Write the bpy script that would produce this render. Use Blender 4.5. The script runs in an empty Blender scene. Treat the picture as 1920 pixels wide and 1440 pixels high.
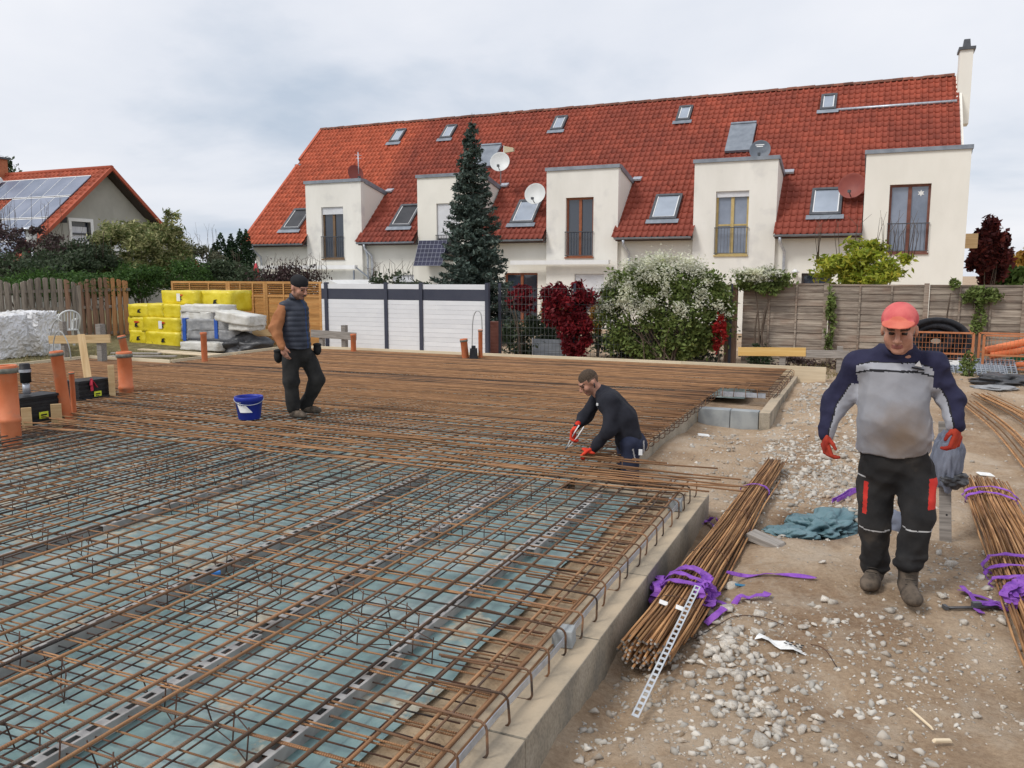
import bpy, math, random
import numpy as np
from mathutils import Vector, Matrix

random.seed(7)
RNG = np.random.default_rng(11)
R = math.radians
scene = bpy.context.scene
COL = scene.collection

# ------------------------------------------------------------------ camera
FPX = 1540.0                      # focal length in pixels of a 1920 px wide picture
YAW, PITCH = R(23.6), R(7.58)
CAM = Vector((0.0, 0.0, 1.75))
cd = bpy.data.cameras.new('camera')
cd.sensor_width = 36.0
cd.lens = FPX / 1920.0 * 36.0
cd.clip_start, cd.clip_end = 0.05, 3000
cam = bpy.data.objects.new('camera', cd)
COL.objects.link(cam)
cam.location = CAM
cam.rotation_euler = (R(90) - PITCH, 0, YAW)
scene.camera = cam

# ------------------------------------------------------------------ sky, sun, exposure
SUN_EL, SUN_AZ = 48.0, 215.0      # azimuth measured from +Y towards +X
world = bpy.data.worlds.new('World')
scene.world = world
world.use_nodes = True
wn, wl = world.node_tree.nodes, world.node_tree.links
wn.clear()
w_out = wn.new('ShaderNodeOutputWorld')
sky = wn.new('ShaderNodeTexSky')
sky.sky_type = 'NISHITA'
sky.sun_disc = False
sky.sun_elevation = R(SUN_EL)
sky.sun_rotation = R(SUN_AZ)
sky.air_density, sky.dust_density = 1.2, 2.0
bg_sky = wn.new('ShaderNodeBackground'); bg_sky.inputs[1].default_value = 0.10
wl.new(sky.outputs[0], bg_sky.inputs[0])
tc = wn.new('ShaderNodeTexCoord')
sep = wn.new('ShaderNodeSeparateXYZ'); wl.new(tc.outputs['Generated'], sep.inputs[0])
zmax = wn.new('ShaderNodeMath'); zmax.operation = 'MAXIMUM'; zmax.inputs[1].default_value = 0.0
wl.new(sep.outputs[2], zmax.inputs[0])
zadd = wn.new('ShaderNodeMath'); zadd.operation = 'ADD'; zadd.inputs[1].default_value = 0.22
wl.new(zmax.outputs[0], zadd.inputs[0])
comb = wn.new('ShaderNodeCombineXYZ')
for i in (0, 1):
    dv = wn.new('ShaderNodeMath'); dv.operation = 'DIVIDE'
    wl.new(sep.outputs[i], dv.inputs[0]); wl.new(zadd.outputs[0], dv.inputs[1]); wl.new(dv.outputs[0], comb.inputs[i])
cn = wn.new('ShaderNodeTexNoise'); cn.inputs['Scale'].default_value = 0.75
cn.inputs['Detail'].default_value = 7; cn.inputs['Roughness'].default_value = 0.52; cn.inputs['Distortion'].default_value = 0.25
wl.new(comb.outputs[0], cn.inputs['Vector'])
cr = wn.new('ShaderNodeValToRGB')
cr.color_ramp.elements[0].position = 0.34; cr.color_ramp.elements[0].color = (0.50, 0.575, 0.685, 1)
cr.color_ramp.elements[1].position = 0.62; cr.color_ramp.elements[1].color = (0.86, 0.87, 0.915, 1)
e = cr.color_ramp.elements.new(0.47); e.color = (0.745, 0.775, 0.845, 1)
wl.new(cn.outputs[0], cr.inputs[0])
bg_cl = wn.new('ShaderNodeBackground'); bg_cl.inputs[1].default_value = 0.87
wl.new(cr.outputs[0], bg_cl.inputs[0])
mx = wn.new('ShaderNodeMixShader'); mx.inputs[0].default_value = 0.93
wl.new(bg_sky.outputs[0], mx.inputs[1]); wl.new(bg_cl.outputs[0], mx.inputs[2]); wl.new(mx.outputs[0], w_out.inputs[0])

sd = bpy.data.lights.new('sun', 'SUN')
sd.energy, sd.angle, sd.color = 1.5, R(16), (1.0, 0.965, 0.91)
sun = bpy.data.objects.new('sun', sd)
COL.objects.link(sun)
_d = Vector((math.sin(R(SUN_AZ)) * math.cos(R(SUN_EL)), math.cos(R(SUN_AZ)) * math.cos(R(SUN_EL)), math.sin(R(SUN_EL))))
sun.rotation_euler = (-_d).to_track_quat('-Z', 'Y').to_euler()
vs = scene.view_settings
vs.view_transform, vs.look, vs.exposure, vs.gamma = 'Standard', 'None', 0.32, 1.0
vs.use_curve_mapping = False

# ------------------------------------------------------------------ layout helpers (photo pixel -> world point on a real plane)
_fw = Vector((-math.sin(YAW) * math.cos(PITCH), math.cos(YAW) * math.cos(PITCH), -math.sin(PITCH)))
_rt = Vector((math.cos(YAW), math.sin(YAW), 0))
_up = _rt.cross(_fw)
def ray(x, y): return _fw + _rt * ((x - 960) / FPX) - _up * ((y - 720) / FPX)
def atz(x, y, z=0.0):
    d = ray(x, y); return CAM + d * ((z - CAM.z) / d.z)
def atY(x, y, Y):
    d = ray(x, y); return CAM + d * (Y / d.y)
def atX(x, y, X):
    d = ray(x, y); return CAM + d * (X / d.x)
def depth(p): return (Vector(p) - CAM).dot(_fw)
def facing(p):
    """rotation about z so that local +y points away from the viewer's spot"""
    v = Vector(p) - CAM
    return math.atan2(v.y, v.x) - math.pi / 2

# ------------------------------------------------------------------ object helpers
def tag(o, label=None, cat=None, group=None, kind=None):
    if label: o['label'] = label
    if cat: o['category'] = cat
    if group: o['group'] = group
    if kind: o['kind'] = kind
    return o
def empty(name, loc=(0, 0, 0), rz=0.0, parent=None):
    o = bpy.data.objects.new(name, None); COL.objects.link(o)
    o.location = loc; o.rotation_euler = (0, 0, rz); o.empty_display_size = 0.1
    if parent: o.parent = parent
    return o
def thing(name, label, cat, loc=(0, 0, 0), rz=0.0, group=None):
    return tag(empty(name, loc, rz), label, cat, group)
def link(name, me, parent=None, loc=None, rot=None, scale=None):
    o = bpy.data.objects.new(name, me); COL.objects.link(o)
    if parent: o.parent = parent
    if loc is not None: o.location = loc
    if rot is not None: o.rotation_euler = rot
    if scale is not None: o.scale = scale
    return o
def copy_tree(o, parent=None):
    c = o.copy(); COL.objects.link(c); c.parent = parent
    for ch in list(o.children): copy_tree(ch, c)
    return c

def np_mesh(name, V, F, mats, midx=None, smooth=False):
    """fast mesh from numpy: V (n,3), F (m,k) with constant k"""
    V = np.asarray(V, dtype=np.float32); F = np.asarray(F, dtype=np.int32)
    me = bpy.data.meshes.new(name)
    m, k = F.shape
    me.vertices.add(len(V)); me.vertices.foreach_set('co', V.ravel())
    me.loops.add(m * k); me.loops.foreach_set('vertex_index', F.ravel())
    me.polygons.add(m)
    me.polygons.foreach_set('loop_start', np.arange(0, m * k, k, dtype=np.int32))
    me.polygons.foreach_set('loop_total', np.full(m, k, dtype=np.int32))
    for mm in (mats if isinstance(mats, (list, tuple)) else [mats]): me.materials.append(mm)
    if midx is not None: me.polygons.foreach_set('material_index', np.asarray(midx, dtype=np.int32))
    if smooth: me.polygons.foreach_set('use_smooth', np.ones(m, dtype=bool))
    me.update(calc_edges=True); me.validate()
    return me

class MB:
    """collects shapes into one mesh"""
    def __init__(s): s.v = []; s.f = []; s.m = []; s.sm = []
    def add(s, vs, fs, mi=0, smooth=False):
        b = len(s.v); s.v += [tuple(v) for v in vs]
        for f in fs: s.f.append(tuple(i + b for i in f)); s.m.append(mi); s.sm.append(smooth)
    def box(s, c, sz, rot=None, mi=0, taper=1.0):
        hx, hy, hz = sz[0] / 2, sz[1] / 2, sz[2] / 2
        vs = []
        for z in (-1, 1):
            t = taper if z > 0 else 1.0
            for x, y in ((-1, -1), (1, -1), (1, 1), (-1, 1)): vs.append(Vector((x * hx * t, y * hy * t, z * hz)))
        if rot is not None:
            M = rot if isinstance(rot, Matrix) else Matrix.Rotation(rot, 3, 'Z')
            vs = [M @ v for v in vs]
        c = Vector(c)
        s.add([v + c for v in vs], [(3, 2, 1, 0), (4, 5, 6, 7), (0, 1, 5, 4), (1, 2, 6, 5), (2, 3, 7, 6), (3, 0, 4, 7)], mi)
        return s
    def bb(s, x0, x1, y0, y1, z0, z1, mi=0):
        return s.box(((x0 + x1) / 2, (y0 + y1) / 2, (z0 + z1) / 2), (abs(x1 - x0), abs(y1 - y0), abs(z1 - z0)), None, mi)
    def bar(s, a, b, w, h, mi=0, upv=(0, 0, 1)):
        """rectangular bar from a to b"""
        a, b = Vector(a), Vector(b); d = (b - a); L = d.length; d.normalize()
        u = Vector(upv); sd = d.cross(u)
        if sd.length < 1e-4: sd = d.cross(Vector((1, 0, 0)))
        sd.normalize(); u = sd.cross(d)
        vs = []
        for p in (a, b):
            for x, y in ((-1, -1), (1, -1), (1, 1), (-1, 1)): vs.append(p + sd * (x * w / 2) + u * (y * h / 2))
        s.add(vs, [(0, 1, 2, 3), (7, 6, 5, 4), (0, 4, 5, 1), (1, 5, 6, 2), (2, 6, 7, 3), (3, 7, 4, 0)], mi)
        return s
    def tube(s, pts, r, n=6, mi=0, caps=True, smooth=True):
        pts = [Vector(p) for p in pts]; k = len(pts)
        rs = r if isinstance(r, (list, tuple)) else [r] * k
        vs = []; prev = None
        for i, p in enumerate(pts):
            t = (pts[min(i + 1, k - 1)] - pts[max(i - 1, 0)])
            t = t.normalized() if t.length > 1e-9 else Vector((0, 0, 1))
            if prev is None:
                u = t.cross(Vector((0, 0, 1)))
                if u.length < 1e-3: u = t.cross(Vector((1, 0, 0)))
            else:
                u = prev - t * prev.dot(t)
                if u.length < 1e-6: u = t.cross(Vector((1, 0.3, 0)))
            u.normalize(); prev = u; w = t.cross(u)
            for j in range(n):
                a = 2 * math.pi * j / n
                vs.append(p + (u * math.cos(a) + w * math.sin(a)) * rs[i])
        fs = []
        for i in range(k - 1):
            for j in range(n):
                j2 = (j + 1) % n
                fs.append((i * n + j, i * n + j2, (i + 1) * n + j2, (i + 1) * n + j))
        s.add(vs, fs, mi, smooth)
        if caps:
            b = len(s.v) - k * n
            s.f.append(tuple(b + j for j in range(n))[::-1]); s.m.append(mi); s.sm.append(False)
            s.f.append(tuple(b + (k - 1) * n + j for j in range(n))); s.m.append(mi); s.sm.append(False)
        return s
    def lathe(s, prof, n=20, c=(0, 0, 0), M=None, mi=0, smooth=True, cap=(True, True)):
        vs = []; c = Vector(c)
        for r, z in prof:
            for j in range(n):
                a = 2 * math.pi * j / n
                v = Vector((r * math.cos(a), r * math.sin(a), z))
                if M is not None: v = M @ v
                vs.append(v + c)
        fs = []
        for i in range(len(prof) - 1):
            for j in range(n):
                j2 = (j + 1) % n
                fs.append((i * n + j, i * n + j2, (i + 1) * n + j2, (i + 1) * n + j))
        s.add(vs, fs, mi, smooth)
        b = len(s.v) - len(vs)
        if cap[0] and prof[0][0] > 1e-5: s.f.append(tuple(b + j for j in range(n))[::-1]); s.m.append(mi); s.sm.append(False)
        if cap[1] and prof[-1][0] > 1e-5:
            q = b + (len(prof) - 1) * n; s.f.append(tuple(q + j for j in range(n))); s.m.append(mi); s.sm.append(False)
        return s
    def prism(s, poly, h0, h1, axis='Z', mi=0):
        """extrude 2-D polygon; axis X: poly=(y,z), Y: poly=(x,z), Z: poly=(x,y)"""
        def P(a, b, h): return {'X': (h, a, b), 'Y': (a, h, b), 'Z': (a, b, h)}[axis]
        n = len(poly)
        vs = [P(a, b, h0) for a, b in poly] + [P(a, b, h1) for a, b in poly]
        s.add(vs, [tuple(range(n))[::-1], tuple(range(n, 2 * n))] + [(i, (i + 1) % n, n + (i + 1) % n, n + i) for i in range(n)], mi)
        return s
    def build(s, name, mats, parent=None, loc=None, rot=None, bevel=0.0):
        o = link(name, s.mesh(name, mats), parent, loc, rot)
        if bevel > 0:
            m = o.modifiers.new('bevel', 'BEVEL'); m.width = bevel; m.segments = 2; m.limit_method = 'ANGLE'
        return o
    def mesh(s, name, mats):
        me = bpy.data.meshes.new(name)
        me.from_pydata([tuple(v) for v in s.v], [], s.f)
        for mm in (mats if isinstance(mats, (list, tuple)) else [mats]): me.materials.append(mm)
        me.polygons.foreach_set('material_index', s.m); me.polygons.foreach_set('use_smooth', s.sm)
        me.update()
        bm_fix(me)
        return me
def bm_fix(me):
    import bmesh
    bm = bmesh.new(); bm.from_mesh(me); bmesh.ops.recalc_face_normals(bm, faces=bm.faces); bm.to_mesh(me); bm.free()

# ------------------------------------------------------------------ materials
MATS = {}
def mat(name, c1, c2=None, rough=0.8, scale=4.0, detail=6, bump=0.15, bscale=40.0, metal=0.0, island=0.0, orand=0.0,
        stretch=None, ramp=(0.35, 0.65), c3=None, spec=0.35, wave=None, trans=0.0, coord='Object', dirt=None, sheen=0, coat=0, bdist=0.02, spot=None):
    if name in MATS: return MATS[name]
    m = bpy.data.materials.new(name); m.use_nodes = True
    N, L = m.node_tree.nodes, m.node_tree.links
    b = N['Principled BSDF']
    b.inputs['Roughness'].default_value = rough; b.inputs['Metallic'].default_value = metal
    b.inputs['Specular IOR Level'].default_value = spec
    if coat: b.inputs['Coat Weight'].default_value = coat
    tc = N.new('ShaderNodeTexCoord'); oi = N.new('ShaderNodeObjectInfo')
    vec = tc.outputs[coord]
    off = N.new('ShaderNodeVectorMath'); off.operation = 'MULTIPLY_ADD'
    cmb = N.new('ShaderNodeCombineXYZ')
    for i in range(3): L.new(oi.outputs['Random'], cmb.inputs[i])
    off.inputs[1].default_value = (37.0, 53.0, 71.0)
    L.new(cmb.outputs[0], off.inputs[0]); L.new(vec, off.inputs[2]); vec = off.outputs[0]
    if stretch:
        mp = N.new('ShaderNodeMapping'); mp.inputs['Scale'].default_value = stretch
        L.new(vec, mp.inputs[0]); svec = mp.outputs[0]
    else: svec = vec
    col = None
    if c2 is not None:
        nz = N.new('ShaderNodeTexNoise'); nz.inputs['Scale'].default_value = scale; nz.inputs['Detail'].default_value = detail
        nz.inputs['Roughness'].default_value = 0.6
        L.new(svec, nz.inputs['Vector'])
        rp = N.new('ShaderNodeValToRGB'); el = rp.color_ramp.elements
        el[0].position, el[1].position = ramp; el[0].color = (*c1, 1); el[1].color = (*c2, 1)
        if c3 is not None: q = el.new((ramp[0] + ramp[1]) / 2); q.color = (*c3, 1)
        L.new(nz.outputs[0], rp.inputs[0]); col = rp.outputs[0]
    else:
        rgb = N.new('ShaderNodeRGB'); rgb.outputs[0].default_value = (*c1, 1); col = rgb.outputs[0]
    if dirt:      # (colour, scale, low, high): patches of stain
        dn = N.new('ShaderNodeTexNoise'); dn.inputs['Scale'].default_value = dirt[1]; dn.inputs['Detail'].default_value = 8
        L.new(vec, dn.inputs['Vector'])
        mr = N.new('ShaderNodeMapRange'); mr.inputs[1].default_value = dirt[2]; mr.inputs[2].default_value = dirt[3]
        L.new(dn.outputs[0], mr.inputs[0])
        mxn = N.new('ShaderNodeMix'); mxn.data_type = 'RGBA'
        L.new(mr.outputs[0], mxn.inputs[0]); L.new(col, mxn.inputs[6]); mxn.inputs[7].default_value = (*dirt[0], 1)
        col = mxn.outputs[2]
    if spot:      # (colour, centre, r0, r1): one soiled patch with ragged edge
        vd = N.new('ShaderNodeVectorMath'); vd.operation = 'DISTANCE'; vd.inputs[1].default_value = spot[1]; L.new(tc.outputs['Object'], vd.inputs[0])
        sn = N.new('ShaderNodeTexNoise'); sn.inputs['Scale'].default_value = 14; sn.inputs['Detail'].default_value = 7; L.new(tc.outputs['Object'], sn.inputs['Vector'])
        sa = N.new('ShaderNodeMath'); sa.operation = 'MULTIPLY_ADD'; sa.inputs[1].default_value = .16; L.new(sn.outputs[0], sa.inputs[0]); L.new(vd.outputs['Value'], sa.inputs[2])
        sm = N.new('ShaderNodeMapRange'); sm.inputs[1].default_value = spot[3] + .08; sm.inputs[2].default_value = spot[2] + .08; sm.inputs[4].default_value = .8; L.new(sa.outputs[0], sm.inputs[0])
        sx = N.new('ShaderNodeMix'); sx.data_type = 'RGBA'; L.new(sm.outputs[0], sx.inputs[0]); L.new(col, sx.inputs[6]); sx.inputs[7].default_value = (*spot[0], 1); col = sx.outputs[2]
    def vary(sock, amt, col):
        mr = N.new('ShaderNodeMapRange'); mr.inputs[3].default_value = 1 - amt; mr.inputs[4].default_value = 1 + amt
        L.new(sock, mr.inputs[0])
        hs = N.new('ShaderNodeHueSaturation'); L.new(mr.outputs[0], hs.inputs['Value']); L.new(col, hs.inputs['Color'])
        return hs.outputs[0]
    if island:
        g = N.new('ShaderNodeNewGeometry'); col = vary(g.outputs['Random Per Island'], island, col)
    if orand: col = vary(oi.outputs['Random'], orand, col)
    L.new(col, b.inputs['Base Color'])
    hs = []
    if bump:
        bn = N.new('ShaderNodeTexNoise'); bn.inputs['Scale'].default_value = bscale; bn.inputs['Detail'].default_value = 5
        L.new(svec, bn.inputs['Vector'])
        bp = N.new('ShaderNodeBump'); bp.inputs['Strength'].default_value = bump; bp.inputs['Distance'].default_value = bdist
        L.new(bn.outputs[0], bp.inputs['Height']); hs.append(bp)
    if wave:      # (axis, scale, strength, distance)
        wv = N.new('ShaderNodeTexWave'); wv.bands_direction = wave[0]; wv.inputs['Scale'].default_value = wave[1]
        wv.inputs['Distortion'].default_value = 0.4
        L.new(tc.outputs[coord], wv.inputs['Vector'])
        bp = N.new('ShaderNodeBump'); bp.inputs['Strength'].default_value = wave[2]; bp.inputs['Distance'].default_value = wave[3]
        L.new(wv.outputs['Fac'], bp.inputs['Height'])
        if hs: L.new(hs[-1].outputs[0], bp.inputs['Normal'])
        hs.append(bp)
    if hs: L.new(hs[-1].outputs[0], b.inputs['Normal'])
    if trans:
        out = N['Material Output']; t = N.new('ShaderNodeBsdfTranslucent'); L.new(col, t.inputs[0])
        ms = N.new('ShaderNodeMixShader'); ms.inputs[0].default_value = trans
        L.new(b.outputs[0], ms.inputs[1]); L.new(t.outputs[0], ms.inputs[2]); L.new(ms.outputs[0], out.inputs[0])
    MATS[name] = m
    return m
def leaf(name, cols, trans=0.3, rough=0.6, var=0.35):
    """foliage: colour picked per leaf"""
    if name in MATS: return MATS[name]
    m = bpy.data.materials.new(name); m.use_nodes = True
    N, L = m.node_tree.nodes, m.node_tree.links
    b = N['Principled BSDF']; b.inputs['Roughness'].default_value = rough; b.inputs['Specular IOR Level'].default_value = 0.25
    g = N.new('ShaderNodeNewGeometry'); rp = N.new('ShaderNodeValToRGB'); el = rp.color_ramp.elements
    n = len(cols)
    el[0].position = 0; el[0].color = (*cols[0], 1); el[1].position = 1; el[1].color = (*cols[-1], 1)
    for i in range(1, n - 1): q = el.new(i / (n - 1)); q.color = (*cols[i], 1)
    L.new(g.outputs['Random Per Island'], rp.inputs[0])
    tc = N.new('ShaderNodeTexCoord'); nz = N.new('ShaderNodeTexNoise'); nz.inputs['Scale'].default_value = 2.2
    L.new(tc.outputs['Object'], nz.inputs['Vector'])
    mr = N.new('ShaderNodeMapRange'); mr.inputs[1].default_value = 0.3; mr.inputs[2].default_value = 0.7
    mr.inputs[3].default_value = 1 - var; mr.inputs[4].default_value = 1 + var
    L.new(nz.outputs[0], mr.inputs[0])
    hs = N.new('ShaderNodeHueSaturation'); L.new(mr.outputs[0], hs.inputs['Value']); L.new(rp.outputs[0], hs.inputs['Color'])
    L.new(hs.outputs[0], b.inputs['Base Color'])
    t = N.new('ShaderNodeBsdfTranslucent'); L.new(hs.outputs[0], t.inputs[0])
    ms = N.new('ShaderNodeMixShader'); ms.inputs[0].default_value = trans
    L.new(b.outputs[0], ms.inputs[1]); L.new(t.outputs[0], ms.inputs[2]); L.new(ms.outputs[0], N['Material Output'].inputs[0])
    MATS[name] = m
    return m
def glass(name, tint=(0.05, 0.06, 0.08), rough=0.05, spec=1.0):
    return mat(name, tint, None, rough=rough, bump=0.02, bscale=3, spec=spec, bdist=0.01)

M_rustx = mat('rust_bright', (0.225, 0.115, 0.056), (0.42, 0.225, 0.11), rough=0.85, scale=9, stretch=(0.6, 6, 6), orand=0.22, bump=0.3, bscale=120, wave=('X', 30, 0.5, 0.004), bdist=0.004)
M_rusty = mat('rust_dark', (0.06, 0.048, 0.042), (0.36, 0.18, 0.085), rough=0.75, scale=1.3, stretch=(0.7, 6, 6), orand=0.45, bump=0.3, bscale=120, wave=('X', 30, 0.7, 0.004), ramp=(0.38, 0.68), bdist=0.004)
M_rustb = mat('rust_bundle', (0.13, 0.06, 0.028), (0.50, 0.28, 0.125), rough=0.8, scale=6, stretch=(0.5, 8, 8), orand=0.45, bump=0.3, bscale=120, wave=('X', 30, 0.5, 0.003), c3=(0.36, 0.185, 0.08), bdist=0.004)
M_barend = mat('cut_steel_end', (0.16, 0.14, 0.12), (0.42, 0.40, 0.37), rough=.5, scale=3, orand=.5, bump=0)
M_wire = mat('dark_wire', (0.03, 0.026, 0.026), (0.15, 0.07, 0.04), rough=0.7, scale=5, bump=0)
M_galv = mat('galvanised_steel', (0.42, 0.45, 0.50), (0.62, 0.65, 0.70), rough=0.42, scale=14, metal=0.55, bump=0.05, bscale=60)
M_greysteel = mat('grey_slotted_steel', (0.30, 0.29, 0.28), (0.50, 0.49, 0.47), rough=0.65, scale=6, metal=0.0, bump=0.1, dirt=((0.16, 0.125, 0.10), 3, 0.55, 0.75))
M_conc = mat('concrete', (0.29, 0.265, 0.225), (0.44, 0.40, 0.34), rough=0.92, scale=3.0, bump=0.35, bscale=70, dirt=((0.29, 0.22, 0.15), 2.2, 0.45, 0.75), bdist=0.01)
M_concwet = mat('concrete_stained', (0.15, 0.15, 0.145), (0.34, 0.33, 0.30), rough=0.85, scale=2.2, bump=0.3, bscale=60, stretch=(1, 1, 0.45), ramp=(0.3, 0.7), bdist=0.01)
M_block = mat('concrete_block_grey', (0.25, 0.27, 0.28), (0.36, 0.38, 0.38), rough=0.9, scale=4, bump=0.3, bscale=90, orand=0.12, bdist=0.008)
M_wood = mat('fresh_timber', (0.50, 0.33, 0.16), (0.64, 0.46, 0.25), rough=0.75, scale=3, stretch=(0.6, 9, 9), bump=0.1, bscale=20, orand=0.12)
M_woodpale = mat('pale_timber', (0.62, 0.50, 0.34), (0.74, 0.62, 0.44), rough=0.75, scale=2.5, stretch=(0.5, 7, 7), bump=0.1, bscale=20, orand=0.1)
M_woodyel = mat('yellow_timber', (0.62, 0.37, 0.11), (0.74, 0.50, 0.19), rough=0.6, scale=2.5, stretch=(0.4, 7, 7), bump=0.08, bscale=20)
M_woodgrey = mat('weathered_timber', (0.20, 0.18, 0.16), (0.38, 0.345, 0.31), rough=0.9, scale=5, stretch=(0.5, 9, 9), bump=0.25, bscale=30, orand=0.22)
M_pipe = mat('orange_pvc', (0.60, 0.155, 0.055), (0.68, 0.21, 0.09), rough=0.5, scale=4, bump=0.03, dirt=((0.46, 0.22, 0.13), 6, 0.55, 0.8), spec=0.4)
M_band = mat('grey_pipe_band', (0.13, 0.13, 0.11), (0.23, 0.22, 0.18), rough=0.7, scale=20, bump=0.1)
M_black = mat('black_plastic', (0.010, 0.010, 0.012), (0.025, 0.025, 0.028), rough=0.55, scale=8, bump=0.1)
M_blackrib = mat('black_ribbed_plastic', (0.012, 0.012, 0.014), (0.028, 0.028, 0.03), rough=0.45, scale=8, bump=0.05)
M_white = mat('white_paint', (0.78, 0.78, 0.77), (0.84, 0.84, 0.83), rough=0.5, scale=3, bump=0.02)
M_yellowst = mat('yellow_sticker', (0.75, 0.80, 0.06), None, rough=0.5, bump=0)
M_ink = mat('black_ink', (0.015, 0.015, 0.015), None, rough=0.6, bump=0)
M_redink = mat('red_ink', (0.6, 0.05, 0.02), None, rough=0.6, bump=0)
M_paper = mat('white_paper', (0.75, 0.75, 0.73), (0.85, 0.85, 0.83), rough=0.7, scale=12, bump=0.05)
M_purple = mat('purple_webbing', (0.17, 0.045, 0.36), (0.33, 0.12, 0.52), rough=0.75, scale=16, bump=0.3, bscale=150, orand=0.1, bdist=0.004)
M_glass = glass('window_glass', (0.035, 0.045, 0.065), 0.04)
M_glassblue = mat('skylight_glass', (0.26, 0.30, 0.36), (0.36, 0.41, 0.48), rough=0.08, scale=0.8, bump=0.0, spec=0.9)
M_darkmetal = mat('dark_grey_metal', (0.075, 0.08, 0.09), (0.12, 0.125, 0.135), rough=0.45, scale=4, metal=0.3, bump=0.03)
M_zinc = mat('zinc_sheet', (0.20, 0.225, 0.26), (0.29, 0.32, 0.36), rough=0.5, scale=3, metal=0.25, bump=0.05, orand=0.08)
# ================================================================== SETTING: ground
def vnoise(x, y, s, seed):
    """smooth pseudo noise from a few rotated sines"""
    r = np.random.default_rng(seed); o = np.zeros_like(x, dtype=float)
    for i in range(7):
        a = r.uniform(0, 2 * math.pi); f = s * r.uniform(0.6, 1.7); p = r.uniform(0, 6.28)
        o += np.sin((x * math.cos(a) + y * math.sin(a)) * f + p)
    return o / 4.0
_T = np.random.default_rng(123).random((256, 256))
def fbm(x, y, wl):
    """smooth lattice noise in -0.5..0.5 with wavelength wl"""
    u, v = x / wl, y / wl; i, j = np.floor(u).astype(int), np.floor(v).astype(int); a, b = u - i, v - j; a = a * a * (3 - 2 * a); b = b * b * (3 - 2 * b)
    g = lambda p, q: _T[p % 256, q % 256]
    return (g(i, j) * (1 - a) + g(i + 1, j) * a) * (1 - b) + (g(i, j + 1) * (1 - a) + g(i + 1, j + 1) * a) * b - .5
def sstep(x, a, b):
    t = np.clip((x - a) / (b - a), 0, 1); return t * t * (3 - 2 * t)
SLAB_X, SLAB_XR, SLAB_L, SLAB_L2, SLAB_B, SLAB_YS = -1.205, -2.2, -15.2, -12.9, 16.15, 12.3
REC0, REC1, REC2 = 7.03, 11.65, 12.9
def gz(x, y):
    x = np.asarray(x, float); y = np.asarray(y, float)
    z = -0.30 + 0.035 * vnoise(x, y, 1.3, 1) + 0.014 * vnoise(x, y, 5.0, 2) + 0.006 * vnoise(x, y, 17, 3)
    z += 0.10 * np.exp(-(((x - 0.15) / 0.9) ** 2 + ((y - 5.6) / 0.7) ** 2))          # packed rise the walker stands on
    z -= 0.20 * np.exp(-(((x + 0.15) / 0.42) ** 2 + ((y - 7.05) / 0.33) ** 2))       # dug hollow with tarp
    z += 0.14 * np.exp(-(((x - 0.22) / 0.3) ** 2 + ((y - 6.65) / 0.2) ** 2))
    z += 0.26 * np.exp(-(((x - 0.0) / 0.75) ** 2 + ((y - 13.2) / 1.9) ** 2))         # rubble heap by far wall
    z -= 0.10 * np.exp(-((x + 1.05) / 0.25) ** 2) * (y < 7)
    z -= 0.13 * np.exp(-(((x + 1.6) / 0.7) ** 2 + ((y - 11.3) / 1.0) ** 2))
    z += 0.05 * fbm(x, y, .55) + .034 * fbm(x + 9, y, .21) + .024 * np.abs(fbm(x, y + 5, .11)) + .014 * fbm(x + 3, y + 7, .075)
    far = sstep(y, 12, 17) * sstep(x, -2.5, -0.5); z += far * 0.05
    z += 0.24 * sstep(y, 12.5, 16.5) * sstep(x, -0.2, 1.2)
    left = sstep(-x, 12.2, 15.4)
    z = z * (1 - left) + left * (-0.08 + 0.05 * vnoise(x, y, 1.1, 5) + sstep(-x, 16, 20) * 0.12)
    under = ((x < -1.3) & (y < REC0 + .1) | (x < -2.28) & (y < REC2) | (x < -1.42) & (y > REC1 + .1)) & (x > -15.2) & (y < 16.1)
    z = np.where(under, -0.26, z)
    dist = np.hypot(x, y); z = np.where(dist > 45, -0.35, z)
    return z
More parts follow.
